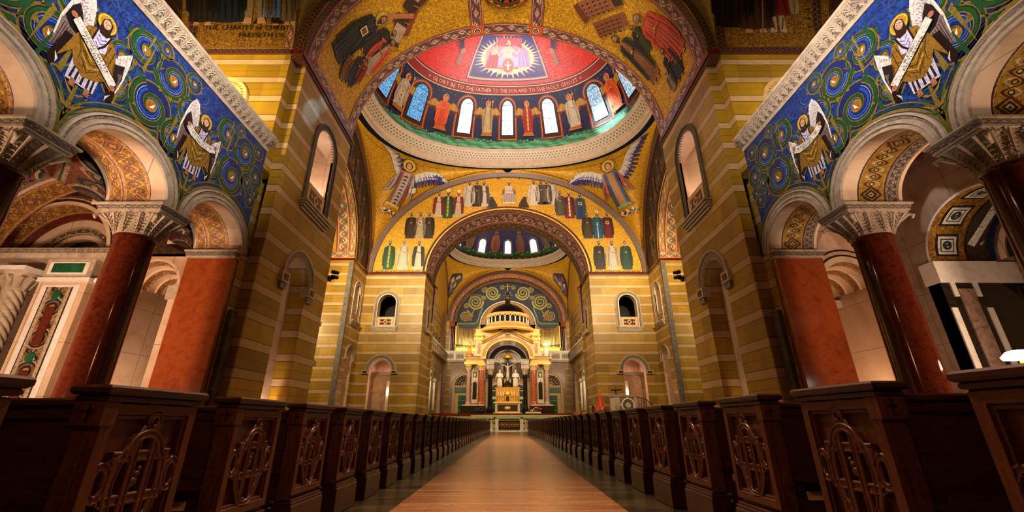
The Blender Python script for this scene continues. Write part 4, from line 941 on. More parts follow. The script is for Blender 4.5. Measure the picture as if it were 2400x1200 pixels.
# ------------------------------------------------------------------ crossing: lunette walls, pendentives, dome
LR = 13.0                                # rise of the wide arches
RZ, RX, RY = 30.0, 15.45, 11.75          # ring of the dome
def ringpt(t, f=1.0, z=RZ): x, y = superell(t, RX, RY); return (x * f, YC + y * f, z)
for sg in (-1, 1):
    for fy in (-1, 1):
        yc = YS if fy > 0 else Y3; hy = abs(yc - YC)
        a1 = lambda v: (sg * QX * sin(radians(90 * v)), yc, SPR + LR * cos(radians(90 * v)))
        a2 = lambda v: (sg * QX, YC + fy * hy * sin(radians(90 * v)), SPR + LR * cos(radians(90 * v)))
        rg = lambda u: ringpt(radians(90 * fy * (1 - u)) if sg > 0 else radians(180 - 90 * fy * (1 - u)), 1.0, RZ + .02) if 0 < u < 1 else ((0, yc, SPR + LR) if u == 0 else (sg * QX, YC, SPR + LR))
        fn = coons(a1, a2, rg, (sg * QX, yc, SPR))
        g = MB(); g.grid(lambda a, b: fn(a, b), 28, 28, GOLD)
        pe = g.build('ceiling_pendentive_%s_%s' % ('near' if fy < 0 else 'far', side[sg]), kind='structure')
        if fy < 0: continue
        bv = BVHTree.FromPolygons([Vector(v) for v in g.v], [list(q) for q in g.f])
        ctr = aty(1192 + 262 * sg, 455, 39.5); rt = Vector((1, 0, 0)); nn = Vector((0, .86, .51)); upv = Vector((0, -.51, .86))
        def pm(s, h, d, ctr=ctr, rt=rt, upv=upv, nn=nn, bv=bv):
            o = ctr + rt * s + upv * h - nn * 9
            hit, n, i, dist = bv.ray_cast(o, nn, 30)
            if hit is None: return None
            return hit + nn * d
        g = MB(); D = Draw(g, pm, .45, .08, .012)
        D.at(sg * 1.7, -1.3, 5.7, 24 * sg, 1)
        W1, W2 = '#d0c4d0', '#302c74'
        # the wing on the outer side sweeps up, the other one stretches towards the crown of the arch
        m = sg; LY = [(1.12, '#3c2c28', '#4c3830'), (1.0, '#2c2c7c', '#403c90'), (.62, '#c8bcd4', '#a8a0c8'), (.40, '#e0d4d4', '#c4b4b8')]
        up_ = [(0, 0), (m * .14, -.02), (m * .24, .10), (m * .30, .26), (m * .40, .36), (m * .50, .44)]; fl_ = [(0, 0), (-m * .14, .10), (-m * .28, .22), (-m * .42, .27), (-m * .56, .26), (-m * .66, .22)]
        wing2(D, m * .06, .68, up_, -90 + m * 10, 90 - m * 58, .20, .24, LY, 16, '#e0d8dc', .03)
        wing2(D, -m * .06, .68, fl_, -90 - m * 6, -90 - m * 78, .26, .26, LY, 18, '#e0d8dc', .03)
        D.k = 24
        D.poly([(-.16, -.04), (.16, -.04), (.13, .50), (.15, .74), (-.15, .74), (-.13, .50)], '#b87468' if sg < 0 else '#5c68a0')
        D.poly([(-.075, -.04), (.075, -.04), (.06, .72), (-.06, .72)], '#c0a8b0' if sg < 0 else '#b8845c')
        for i in range(9): D.poly([(-.055, .02 + i * .075), (.055, .02 + i * .075), (0, .065 + i * .075)], '#241820' if sg < 0 else '#c8903c')
        for x in (-.14, -.105, .105, .14): D.line([(x, -.02), (x * .85, .5), (x * .9, .7)], .014, '#7c3c38' if sg < 0 else '#2c3c80')
        D.poly([(-.16, -.04), (.16, -.04), (.155, .02), (-.155, .02)], '#e0c060' if sg < 0 else '#8cb080')
        for m in (-1, 1):
            D.poly([(m * .13, .72), (m * .24, .48), (m * .30, .22), (m * .20, .26), (m * .15, .42)], '#b0504c' if sg > 0 else '#a898a8'); D.line([(m * .2, .5), (m * .25, .28)], .015, '#40302c')
            D.circ(m * .20, .38, .03, SK, n=8)
        if sg > 0: D.line([(.30, .72), (-.34, -.1)][::-1] if 0 else [(-.24, .62), (-.26, -.15)], .014, '#e0b040')
        else: D.poly([(.20, .34), (.32, .40), (.28, .50), (.16, .44)], '#e8e0d8')
        D.circ(0, .88, .13, '#8c5c1c'); D.circ(0, .88, .118, '#e8bc58'); D.circ(0, .87, .07, HAIR, .08); D.circ(0, .865, .05, '#d8ac90', .065)
        for x in (-.02, .02): D.circ(x, .875, .008, '#20100a', n=6)
        for a in range(9): D.circ(-.16 + a * .04, -.10 - .03 * (a % 3), .03, ('#d07828', '#e0e0e8', '#343048')[a % 3], n=8)
        D.line([(-.2, -.12), (-.1, -.2), (.02, -.14), (.12, -.21), (.2, -.12)], .02, '#d8d8e8')
        # inscription under the ring and red edge lines along both arches
        def em(s, h, d, fn=fn): return Vector(fn(s, h)) + Vector((-sg * .4, -.6, -.3)).normalized() * (-d)
        E2 = Draw(g, em, .05, .05, .006); E2.at(0, 0, 1)
        for u0 in (0.0, 1.0):
            k = .012 if u0 == 0 else -.012
            for o, wd, c in ((.6, .010, '#3c1c14'), (1.6, .008, '#8c3c1c'), (2.6, .005, '#d8b060')):
                E2.k = 0
                E2.line([(u0 + k * o * (1 + 1.6 * (i / 40)), i / 40) for i in range(1, 39)], wd * 1.2, c)
        for i in range(46):
            u = .10 + .8 * i / 46; E2.k = 0; E2.at(u, .085, .0052, 60 * (i % 3), 1, .012); E2.line([(-.8, 0), (.9, .2)], .4, '#4c3010'); E2.line([(0, -1), (.2, 1)], .4, '#4c3010')
        g.build('mosaic_decoration', pe, 'structure')
# far wall ("saints" lunette) with the opening to the sanctuary, near wall and side walls of the crossing
AH, AR = 9.1, 8.0
g = MB(); mf = YP(YS)
outer = arc(0, SPR, QX, LR, 0, 180, 60); inner = arc(0, SPR, AH, AR, 180, 0, 60)
plate(g, mf, outer + inner, [], 0, GOLD)
far = g.build('wall_crossing_far', kind='structure')
g = MB()
ringface(g, mf, arc(0, SPR, QX - .50, LR - .50, 180, 0, 60), arc(0, SPR, QX, LR, 180, 0, 60), -.12, B_DARK, -.30)
ringface(g, mf, arc(0, SPR, QX - .62, LR - .62, 180, 0, 60), arc(0, SPR, QX - .50, LR - .50, 180, 0, 60), -.02, B_ZIG, -.12)
ringface(g, mf, arc(0, SPR, AH, AR, 180, 0, 60), arc(0, SPR, AH + .16, AR + .16, 180, 0, 60), -.10, CREAM)
ringface(g, mf, arc(0, SPR, AH + .16, AR + .16, 180, 0, 60), arc(0, SPR, AH + .42, AR + .42, 180, 0, 60), -.10, B_DARK, -.02)
g.build('archivolt', far, 'structure')
g = MB(); D = Draw(g, mf, .9, .03, .004); KK = 44 / .95 / FPX
def sfig(u, vt, vb, kw):
    a = aty(u, vb, YS); b = aty(u, vt, YS); D.k = 0; D.at(a.x, a.z, (b.z - a.z) / .98, 0, 1); saint(D, **kw)
SP = [(908, 563, 635, dict(robe='#1c5c34', mantle='#1a4028', sash='#c8a848')), (942, 563, 635, dict(robe='#c8bcb0', mantle='#a89c90', beard=False, hat='hood')), (978, 563, 635, dict(robe='#d0c4b0', mantle='#1c2430')),
      (960, 497, 562, dict(robe='#3c2418', mantle='#24140e')), (982, 497, 562, dict(robe='#b09c80', mantle='#84705c', book=True)), (1003, 497, 562, dict(robe='#342c28', mantle='#14110f')),
      (1026, 449, 511, dict(robe='#d0bca8', mantle='#7c241c')), (1048, 447, 515, dict(robe='#2c5430', mantle='#1c3418', sash='#c8a848', hat='mitre')), (1073, 449, 511, dict(robe='#c8b098', mantle='#741c1c', hat='mitre')),
      (1099, 424, 487, dict(robe='#ccc0b4', mantle='#b0a498')), (1117, 422, 487, dict(robe='#3c2c20', mantle='#48342a')), (1133, 424, 487, dict(robe='#d0c4b8', mantle='#504844')),
      (1252, 422, 484, dict(robe='#dccfc4', mantle='#c4b4a8')), (1269, 422, 482, dict(robe='#3c342c', mantle='#605448')), (1282, 422, 482, dict(robe='#34302c', mantle='#50483c')), (1296, 422, 483, dict(robe='#d4c8bc', mantle='#a89c94')),
      (1314, 448, 508, dict(robe='#5c584c', mantle='#44443c')), (1336, 449, 515, dict(robe='#8c2c20', mantle='#5c1c18', hat='crown', sash='#e0d8cc')), (1362, 452, 517, dict(robe='#2c3c70', mantle='#44505c', book=True)),
      (1379, 497, 562, dict(robe='#4c3c24', mantle='#342818')), (1403, 497, 562, dict(robe='#1c5c84', mantle='#184868', hold='sword', hat='mitre')), (1427, 497, 561, dict(robe='#702028', mantle='#481418', book=True)),
      (1408, 563, 635, dict(robe='#2c2024', mantle='#181418', hold='staff')), (1439, 563, 635, dict(robe='#c8b8ac', mantle='#a09084')), (1471, 563, 635, dict(robe='#204438', mantle='#163028', beard=False))]
for q in SP: sfig(*q)
a = aty(1193, 480, YS); D.k = 0; D.at(a.x, a.z, 3.3); saint(D, '#d8ccc4', '#b09c94', seated=True, hat='crown')
for u, sg, c in ((1152, -1, '#3c3428'), (1229, 1, '#3c2418')):
    a = aty(u, 487, YS); D.k = 0; D.at(a.x, a.z, 2.1, 0, -sg); D.poly([(-.3, 0), (.35, 0), (.30, .25), (.1, .62), (.0, .75), (-.16, .70), (-.14, .4)], c); D.circ(-.06, .86, .16, '#e0b450'); D.circ(-.06, .85, .09, SK); D.line([(-.1, .6), (-.3, .66)], .08, SK)
    for i in range(4): D.line([(-.1 + i * .1, .05), (-.05 + i * .04, .55)], .03, shade(c, .4))
for u in (1168, 1218): a = aty(u, 418, YS); D.k = 0; D.at(a.x, a.z, .35); D.poly([(-1, 0), (-.2, .2), (0, 1), (.2, .2), (1, 0), (.2, -.2), (0, -1), (-.2, -.2)], '#4c3010')
for x in range(-60, 61):        # flowery ground under the lowest rows
    for sgx in (-1, 1): 
        if abs(x) < 60 and x % 2 == 0 and x >= 0:
            D.k = 0; D.at(sgx * (9.9 + x * .085), SPR + .18 + .1 * ((x // 2) % 2), .09); D.circ(0, 0, 1, ('#5c4c20', '#8c5c24', '#3c4020')[x % 3], n=6)
g.build('mosaic_saints', far, 'structure')
# stone storey under it, with the window niches and the doorways
for sg in (-1, 1):
    g = MB(); w_ = [(sg * s, z) for s, z in arch_path(13.05, .95, 13.0, .95, 10.35, 22)]; d_ = [(sg * s, z) for s, z in arch_path(13.05, 1.12, 5.9, 1.12, 0.0, 22)]
    ol = [(sg * AH, 0)] + d_ + [(sg * QX, 0), (sg * QX, SPR), (sg * AH, SPR)]
    plate(g, mf, ol, [w_], 0, STRIPE)
    soffit(g, mf, w_, 0, .8, PALE); soffit(g, mf, d_, 0, .7, PALE)
    # what lies behind: a tribune painted near-black for its dimness, the ambulatory below
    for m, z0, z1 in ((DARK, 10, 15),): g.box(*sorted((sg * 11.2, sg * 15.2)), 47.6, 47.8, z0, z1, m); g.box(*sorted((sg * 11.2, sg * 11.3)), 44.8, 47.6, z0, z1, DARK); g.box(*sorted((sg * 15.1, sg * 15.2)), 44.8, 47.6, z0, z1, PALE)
    g.box(*sorted((sg * 11.0, sg * 15.5)), 44.8, 50.6, 10.1, 10.3, PALE)
    g.box(*sorted((sg * 10.9, sg * 11.1)), 44.7, 50.4, 0, 10.2, PINK); g.box(*sorted((sg * 15.4, sg * 15.6)), 44.7, 50.4, 0, 10.2, PINK); g.box(*sorted((sg * 10.9, sg * 15.6)), 50.3, 50.5, 0, 10.2, PINK)
    g.box(*sorted((sg * 12.6, sg * 15.5)), 46.2, 46.8, 0, 5.6, PINK); g.box(*sorted((sg * 12.4, sg * 15.5)), 46.1, 46.9, 5.6, 5.95, STONE)
    for i in range(5):          # ribbed barrel of the ambulatory passage
        r = 1.35 + .12 * i; ma = lambda s, z, d: (sg * s, 45.0 + d, z)
        ringface(g, ma, arc(13.1, 5.95, r, r, 180, 0, 20), arc(13.1, 5.95, r + .1, r + .1, 180, 0, 20), .9 - i * .18, PALE if i % 2 else REDDK, .9 - i * .18)
        soffit(g, ma, arc(13.1, 5.95, r, r, 180, 0, 20), .9 - i * .18 - .18, .9 - i * .18, PALE)
    wl = g.build('wall_crossing_%s_bay' % side[sg], kind='structure')
    g = MB(); m2 = lambda s, z, d: (sg * s, YS + d, z)
    archivolt(g, m2, 13.05, .95, 13.0, .95, 10.35, [(0, .1, PALE), (0, -.06, PALE), (.10, -.06, B_VINE), (.34, -.06, STONE), (.36, -.14, STONE), (.42, -.14, STONE), (.44, 0, STONE)], 26); g.build('archivolt', wl, 'structure')
    g = MB(); archivolt(g, m2, 13.05, 1.12, 5.9, 1.12, 5.9, [(0, .1, STONE), (0, -.05, STONE), (.08, -.05, B_DIAM), (.34, -.05, STONE), (.36, -.16, STONE), (.44, -.16, STONE), (.46, 0, STONE)], 26)
    for x in (-1, 1): g.box(*sorted((sg * (13.05 + x * 1.16), sg * (13.05 + x * 1.85))), YS - .2, YS + .1, 5.55, 5.9, STONE); g.box(*sorted((sg * (13.05 + x * 1.25), sg * (13.05 + x * 1.7))), YS - .22, YS, 5.63, 5.82, REDDK)
    g.build('archivolt', wl, 'structure')
    parapet(m2, 13.05, .95, 10.35, 11.5, wl)
    g = MB(); g.box(*sorted((sg * (AH - .12), sg * QX)), YS - .14, YS, SPR - .12, SPR + .1, REDDK); g.box(*sorted((sg * (AH - .06), sg * QX)), YS - .08, YS, SPR - .26, SPR - .12, B_DARK); g.build('cornice', wl, 'structure')
# near wall above the great arch (seen only from inside the crossing)
g = MB(); plate(g, YP(Y3), arc(0, SPR, QX, LR + .6, 0, 180, 40) + arc(0, SPR, PX, BR, 180, 0, 40), [], 0, GOLD); g.build('wall_crossing_near', kind='structure')
TR, TB = YT - YC, 7.8                   # transept barrel half span and rise
for sg in (-1, 1):
    mp = XP(sg * QX, sg); g = MB()
    plate(g, mp, arc(YC, SPR, YS - YC, LR, 0, 180, 60) + arc(YC, SPR, TR, TB, 180, 0, 40), [], 0, BROWN)  # side lunette: darkness from grazing light put into the brown colour
    # stone strip between the transept and the far wall, with two niches
    n1 = arch_path(42.1, .8, 13.6, .85, 10.5, 16); n2 = arch_path(42.1, .85, 7.0, .85, 0, 16)
    plate(g, mp, [(YT, 0)] + n2 + [(YS, 0), (YS, SPR), (YT, SPR)], [n1], 0, STRIPE)
    soffit(g, mp, n1, 0, .7, PALE); soffit(g, mp, n2, 0, .7, PALE); g.face([mp(41, 0, .7), mp(43.2, 0, .7), mp(43.2, 15, .7), mp(41, 15, .7)], PALE)
    ws = g.build('wall_crossing_side_' + side[sg], kind='structure')
    g = MB(); archivolt(g, mp, 42.1, .8, 13.6, .85, 10.5, RINGU, 20); archivolt(g, mp, 42.1, .85, 7.0, .85, 7.0, [(0, 0, STONE), (0, -.05, B_DIAM), (.26, -.05, STONE), (.28, -.12, STONE), (.36, 0, STONE)], 20)
    for x in (-1, 1): g.box(*sorted((sg * (QX - .16), sg * QX)), 42.1 + x * 1.05 - .25, 42.1 + x * 1.05 + .25, 6.6, 7.0, STONE)
    g.build('archivolt', ws, 'structure'); parapet(mp, 42.1, .8, 10.5, 11.6, ws)
    g = MB(); ringface(g, mp, arc(YC, SPR, YS - YC - .45, LR - .45, 180, 0, 60), arc(YC, SPR, YS - YC, LR, 180, 0, 60), -.10, B_DARK, -.28)
    ringface(g, mp, arc(YC, SPR, TR, TB, 180, 0, 50), arc(YC, SPR, TR + .22, TB + .22, 180, 0, 50), -.1, CREAM)
    ringface(g, mp, arc(YC, SPR, TR + .9, TB + 1.3, 180, 0, 50), arc(YC, SPR, TR + 1.9, TB + 2.6, 180, 0, 50), -.02, B_FIG)  # frieze colours darkened to carry the grazing shade
    g.box(*sorted((sg * (QX - .14), sg * QX)), YT - .1, YS, SPR - .12, SPR + .1, REDDK); g.box(*sorted((sg * (QX - .1), sg * 24)), YT - .12, YT, SPR - .1, SPR + .1, REDDK)
    g.build('archivolt', ws, 'structure')
    g = MB(); D = Draw(g, mp, .8, .03, .004); random.seed(11)
    for t in (12, 24, 36, 48, 60, 72):
        r = 1.0; an = radians(t); ro, ri = (YS - YC) * .94, TR * 1.05
        y = YC + (ro + ri) / 2 * cos(an); z = SPR + (LR * .94 + TB * 1.05) / 2 * sin(an)
        D.k = 0; D.at(y, z - 1.0, 2.4, 0, 1); saint(D, random.choice(['#7c6c5c', '#8c6c50', '#5c5464']), random.choice(['#3c2420', '#5c3028', '#2c3440']), halo='#a88038')
    g.build('mosaic_figures', ws, 'structure')
    # transept: barrel vault with bordered soffit, end walls
    def tm(s, h, d, sg=sg): t = h / 7.7; return (sg * s, YC + (TR + d) * sin(t), SPR + (TB + d) * cos(t))
    g = MB(); HT = 7.7 * pi / 2; g.grid(lambda a, b: tm(QX + 9.0 * a, -HT + 2 * HT * b, 0), 4, 48, GOLD)
    tv = g.build('ceiling_transept_' + side[sg], kind='structure')
    g = MB(); bstrip(g, tm, QX + .05, QX + .5, -HT, HT, B_TRAN, 50, -.03, True); bstrip(g, tm, QX + .55, QX + 2.0, -HT, HT, B_TRAN, 50, -.03, True)
    bstrip(g, tm, QX, 24, HT - .9, HT - .1, B_TRAN, 6, -.04)
    D = Draw(g, tm, .6, .05, .004)
    for k, h in enumerate((HT - 4.0, HT - 8.0)):
        D.k = 0; D.at(QX + 3.6, h + 2.3, 4.6, 180, 1); saint(D, '#2c8050' if k == 0 else '#a8502c', '#206040', halo='#f0d080')
    g.build('mosaic_decoration', tv, 'structure')
    g = MB(); mt = YP(YT)
    plate(g, mt, [(sg * QX, 0), (sg * 25, 0), (sg * 25, SPR), (sg * QX, SPR)], [], 0, STRIPE); g.face([(sg * 24.7, 20, 0), (sg * 24.7, YT, 0), (sg * 24.7, YT, 26), (sg * 24.7, 20, 26)], STRIPE)
    g.face([(sg * 15, Y3 + 4.0, 0), (sg * 25, Y3 + 4.0, 0), (sg * 25, Y3 + 4.0, 26), (sg * 15, Y3 + 4.0, 26)], STRIPE); g.face([(sg * 15.2, Y3, 0), (sg * 15.2, Y3 + 4, 0), (sg * 15.2, Y3 + 4, 18), (sg * 15.2, Y3, 18)], STRIPE)
    wt = g.build('wall_transept_' + side[sg], kind='structure')
    g = MB(); m3 = lambda s, z, d: (sg * s, YT + d, z)
    archivolt(g, m3, 19.6, 1.0, 13.0, 1.0, 10.0, [(0, 0, PALE), (0, -.08, PALE), (.10, -.08, B_VINE), (.34, -.08, STONE), (.36, -.14, STONE), (.44, 0, STONE)], 20)
    g.box(*sorted((sg * 18.2, sg * 21)), YT - .4, YT, 9.6, 10.0, STONE)
    archivolt(g, m3, 19.3, .9, 6.4, .9, 6.4, [(0, 0, STONE), (0, -.05, B_DIAM), (.30, -.05, STONE), (.36, 0, STONE)], 20); g.box(*sorted((sg * 18.0, sg * 20.6)), YT - .25, YT, 6.0, 6.4, STONE)
    g.box(*sorted((sg * (QX - .12), sg * (QX + .35))), YT - .25, YT - .0, 0, SPR - .3, DSTONE)
    g.build('archivolt', wt, 'structure')
# ------------------------------------------------------------------ dome builder
def make_dome(name, xc, yc, z0, rx, ry, hz, ring_h, ring_in, bands, rz):
    """bands: (phi0, phi1, material); ring profile widens downward to the pendentives"""
    def P(th, f, z):
        x, y = superell(th, rx, ry, 2.5); return (xc + x * f, yc + y * f, z)
    g = MB()
    for a0, a1, m in bands:
        g.grid(lambda a, b: P(2 * pi * b, cos(a0 + (a1 - a0) * a), z0 + hz * sin(a0 + (a1 - a0) * a)), max(2, int((a1 - a0) / .1)), 120, m, uv=lambda a, b: (b * 2 * pi * rx * .9, a))
    d = g.build(name, kind='structure')
    g = MB(); n = 120
    prof = [(1.012, rz - .1, STONE), (1.012, rz, RINGM), (1.0, rz + .05, RINGM), (1.0, rz + .22 * ring_h, RINGM), (.985, rz + .30 * ring_h, RINGM), (.985, rz + .42 * ring_h, B_LATT), (1 - ring_in * .80, rz + .78 * ring_h, RINGM), (1 - ring_in * .85, rz + .86 * ring_h, RINGM), (1 - ring_in, rz + .90 * ring_h, RINGM), (1 - ring_in, rz + ring_h, RINGM), (1 - ring_in + .01, rz + ring_h, RINGM), (.955, rz + ring_h * .9, RINGM)]
    for (f0, zz0, m), (f1, zz1, _m) in zip(prof, prof[1:]):
        L = 2 * pi * rx * .9
        for i in range(n):
            a, b = 2 * pi * i / n, 2 * pi * (i + 1) / n
            g.face([P(a, f0, zz0), P(b, f0, zz0), P(b, f1, zz1), P(a, f1, zz1)], m, [(L * i / n, 0), (L * (i + 1) / n, 0), (L * (i + 1) / n, 1), (L * i / n, 1)])
    g.build('cornice', d, 'structure')
    def dm(s, h, dd):
        ph = h / hz; th = pi / 2 - s / 12.5; f = cos(ph) * (1 + dd / rx); x, y = superell(th, rx, ry, 2.5)
        return (xc + x * f, yc + y * f, z0 + (hz + dd) * sin(ph))
    return d, dm
def latt():
    t = NT('pierced_lattice'); uv = t.sep(t.node('ShaderNodeUVMap').outputs[0]); u = t.math('MULTIPLY', uv[0], 2.4); v = t.math('MULTIPLY', uv[1], 3.0)
    row = t.math('MODULO', t.math('FLOOR', v), 2); fu = t.math('SUBTRACT', t.math('FRACT', t.math('ADD', u, t.math('MULTIPLY', row, .5))), .5); fv = t.math('SUBTRACT', t.math('FRACT', v), .5)
    r = t.math('ADD', t.math('ABSOLUTE', fu), t.math('ABSOLUTE', fv)); h = t.math('LESS_THAN', r, .30)
    return t.fin(t.mix(h, lin('#b0a090'), lin('#4c3c34')), .5)
B_LATT = latt()
WAVE = mosaic('green_wave_mosaic', ['#14402c', '#1c6040', '#3c8860', '#70a880'], 9, .36)
INSC = mosaic('red_inscription_mosaic', ['#6c1414', '#8c1c1c', '#7c1818'], 12, .4)
DZ, DX, DY, DH = RZ + 2.1, 14.55, 11.15, 14.0
dome, dm = make_dome('ceiling_dome', 0, YC, DZ, DX, DY, DH, 2.1, .065, [(0, .075, WAVE), (.075, .565, NAVY), (.565, .64, INSC), (.64, 1.5707, REDM)], RZ)
g = MB(); D = Draw(g, dm, .5, .06, .008)
# green waves along the foot
for j, (h0, c) in enumerate(((1.75, '#10302c'), (1.45, '#2c6c50'), (1.15, '#58a078'), (.85, '#3c8460'), (.55, '#68b088'), (.25, '#2c7850'))):
    D.at(0, 0, 1); D.k = j; D.line([(s * .3, h0 + (.24 - .03 * j) * sin(s * .42 + j) + .10 * sin(s * 1.27 + 2 * j)) for s in range(-80, 81)], .55, c)
    D.k = j; D.line([(s * .3, h0 + .12 + .1 * sin(s * .71 + j * 2)) for s in range(-80, 81)], .05, '#a0d4b4' if j % 2 else '#1c5038')
NW = 15; SW = 2 * pi * 12.5 / NW
def sfor(k):        # equal spacing along the visible outline
    t = [0, 6.1, 12.1, 16.5, 20.6, 24.5, 28.5]; a = abs(k); i = int(a); f = a - i; return (t[i] + (t[i + 1] - t[i]) * f) * (1 if k >= 0 else -1)
for hh, c, wd in ((7.92, '#d8b880', .10), (9.02, '#d8b880', .10), (9.14, '#141030', .14), (7.80, '#141030', .12)):
    D.at(0, 0, 1); D.k = 2; D.line([(s * .6, hh) for s in range(-44, 45)], wd, c)
D.k = 5; D.at(0, 0, 1)
txt = '+ GLORY BE TO THE FATHER TO THE SON AND TO THE HOLY GHOST +'
D.at(-.35, 8.22, 1); D.text(txt, .72, '#e0a890')
for s0, tx in ((-18.6, 'AMEN + + + AMEN'), (18.4, '+ + + AS IT WAS'),): D.k = 5; D.at(s0, 8.22, 1); D.text(tx, .72, '#e0a890')
for k in range(-5, 6):
    s = sfor(k); D.at(s, 0, 1); D.k = 6
    zb, zt, hw = 2.4, 7.1, .84
    D.poly([(-hw - .55, 1.7), (hw + .55, 1.7), (hw + .55, 6.2)] + arc(0, 6.2, hw + .55, 1.5, 10, 170, 14) + [(-hw - .55, 6.2)], '#8c2c1c')
    D.poly([(-hw - .42, 1.82), (hw + .42, 1.82), (hw + .42, 6.2)] + arc(0, 6.2, hw + .42, 1.32, 10, 170, 14) + [(-hw - .42, 6.2)], '#c47c3c')
    D.poly([(-hw - .32, 1.9), (hw + .32, 1.9), (hw + .32, 6.2)] + arc(0, 6.2, hw + .32, 1.2, 10, 170, 14) + [(-hw - .32, 6.2)], '#3c2418')
for k in range(-6, 6):
    s = sfor(k + .5); D.k = 6; D.at(s, 2.5, 4.1, 0, 1, 4.7)
    rb, mt_ = [('#a8301c', '#8c2418'), ('#c8bca8', '#a89c88'), ('#c8481c', '#d85c24'), ('#b8a078', '#8c7c54')][k % 4]
    wing(D, -.08, .62, [(0, 0), (-.10, .10), (-.2, .06)], '#b08838', '#7c2c20', 4, ln=.42); wing(D, .08, .62, [(0, 0), (.10, .10), (.2, .06)], '#b08838', '#7c2c20', 4, ln=.42)
    saint(D, rb, mt_, sash='#c8b070' if k % 3 == 0 else None, halo='#d8803c', beard=False, hold='staff' if k % 2 else None)
    D.poly([(-.2, -.08), (.2, -.08), (.14, .03), (-.14, .03)], '#a8642c')
    for i in range(6): D.k = 6; D.circ(-.3 + i * .12, -.16 - .05 * (i % 2), .016, '#b8ccd8', n=6)
    for i in range(5): D.circ(-.26 + i * .13, 1.03 + .02 * (i % 2), .012, '#b8a868', n=5)
# the framed panel high on the dome: an enthroned figure between two others in rays
h0, h1, hb = 10.0, 15.6, 6.9
D.at(0, 0, 1); D.k = 8
for o, c in ((.34, '#341430'), (.22, '#c8a090'), (.02, '#8c5468'), (-.08, '#1c1468')): D.poly([(-hb - o, h0 - o), (hb + o, h0 - o), (hb + o, h1), (-hb - o, h1)], c)
D.at(0, .85, 1)
for i in range(40):
    a = 2 * pi * i / 40; r0, r1 = 1.0, 1.26 + .10 * (i % 2); D.k = 13
    D.poly([(5.6 * cos(a - .05), 12.0 + 2.0 * sin(a - .05)), (5.5 * r1 * cos(a), 12.0 + 2.2 * r1 * sin(a)), (5.6 * cos(a + .05), 12.0 + 2.0 * sin(a + .05))], '#e8d0a0' if i % 3 else '#c8a8c8')
for i in range(30): a = 2 * pi * i / 30; D.k = 14; D.circ(5.2 * cos(a), 12.0 + 1.95 * sin(a), .62, '#dcc08c' if i % 2 else '#e8d8b0', .36, n=10)
D.k = 16; D.poly([(-4.6, 10.6), (4.6, 10.6), (4.9, 12.6), (3.4, 13.9), (-3.4, 13.9), (-4.9, 12.6)], '#c88ca0')
D.k = 17; D.poly([(-3.0, 13.4), (3.6, 13.4), (4.4, 14.4), (-2.6, 14.5)], '#b84050')
D.poly([(-4.6, 10.5), (-2.2, 10.45), (-2.0, 12.4), (-3.0, 12.8), (-4.1, 12.5)], '#a81c34')
for i in range(6): D.line([(-4.3 + i * .4, 10.6), (-3.7 + i * .22, 12.2)], .09, '#5c1020' if i % 2 else '#d84058')
D.poly([(-3.9, 12.2), (-2.5, 12.3), (-2.6, 13.2), (-3.6, 13.2)], '#d8b0a0'); D.circ(-3.0, 13.45, .42, '#7c3c2c', .3); D.circ(-2.9, 13.4, .28, '#d8a890', .22)
D.poly([(1.9, 10.6), (4.6, 11.0), (4.6, 12.5), (3.6, 13.1), (2.4, 12.8)], '#a888c8')
for i in range(6): D.line([(2.2 + i * .4, 10.9), (2.7 + i * .26, 12.5)], .09, '#6c50a0' if i % 2 else '#d0bce0')
D.circ(3.1, 13.3, .5, '#8c2c38', .34); D.circ(2.9, 13.2, .28, '#c89880', .2)
D.poly([(-1.9, 10.9), (2.0, 10.8), (2.4, 11.9), (1.2, 12.2), (-1.3, 12.2), (-2.0, 11.8)], '#b8a8e0')
for i in range(7): D.line([(-1.6 + i * .5, 10.95), (-1.2 + i * .4, 12.0)], .07, '#6c5cb0')
D.poly([(-1.1, 12.0), (1.1, 12.0), (1.3, 13.1), (.6, 13.4), (-.6, 13.4), (-1.3, 13.1)], '#e0bcb0'); D.line([(0, 12.1), (0, 13.0)], .05, '#a07868'); D.line([(-.7, 12.7), (.7, 12.7)], .05, '#b08878')
D.line([(-1.2, 13.0), (-2.2, 12.2), (-2.6, 12.9)], .38, '#e0bcb0', .22); D.line([(1.2, 13.0), (2.3, 12.5), (3.4, 13.1)], .38, '#e0bcb0', .22)
D.circ(.3, 13.9, .6, '#e8c870', .36); D.circ(-.1, 13.75, .46, '#6c4c3c', .36); D.circ(-.1, 13.72, .28, '#d8b0a0', .24)
D.poly([(-.35, 13.7), (.15, 13.7), (-.1, 13.35)], '#6c4c3c')
for r, c in ((1.35, '#e8b0a0'), (1.22, '#b8402c'), (1.05, '#d8543c')): D.circ(.1, 10.95, r, c, r * .75, n=24)
D.poly([(-.1, 10.4), (.3, 10.4), (.2, 11.3), (0, 11.3)], '#f0e4dc'); D.poly([(-.8, 11.1), (.1, 10.8), (1.0, 11.1), (.1, 11.0)], '#f0e4dc'); D.circ(.1, 11.4, .14, '#f0e4dc')
for sg in (-1, 1):
    D.k = 8; D.at(sg * 9.4, 12.5, 3.2, -sg * 8, sg); wing(D, 0, .2, [(0, 0), (.2, .3), (.3, .6)], '#181040', '#241a58', 6, ln=.5); D.circ(0, .1, .14, '#a86c50'); D.poly([(-.1, -.5), (.15, -.4), (.1, .05), (-.08, 0)], '#8c5c50')
g.build('mosaic_decoration', dome, 'structure')
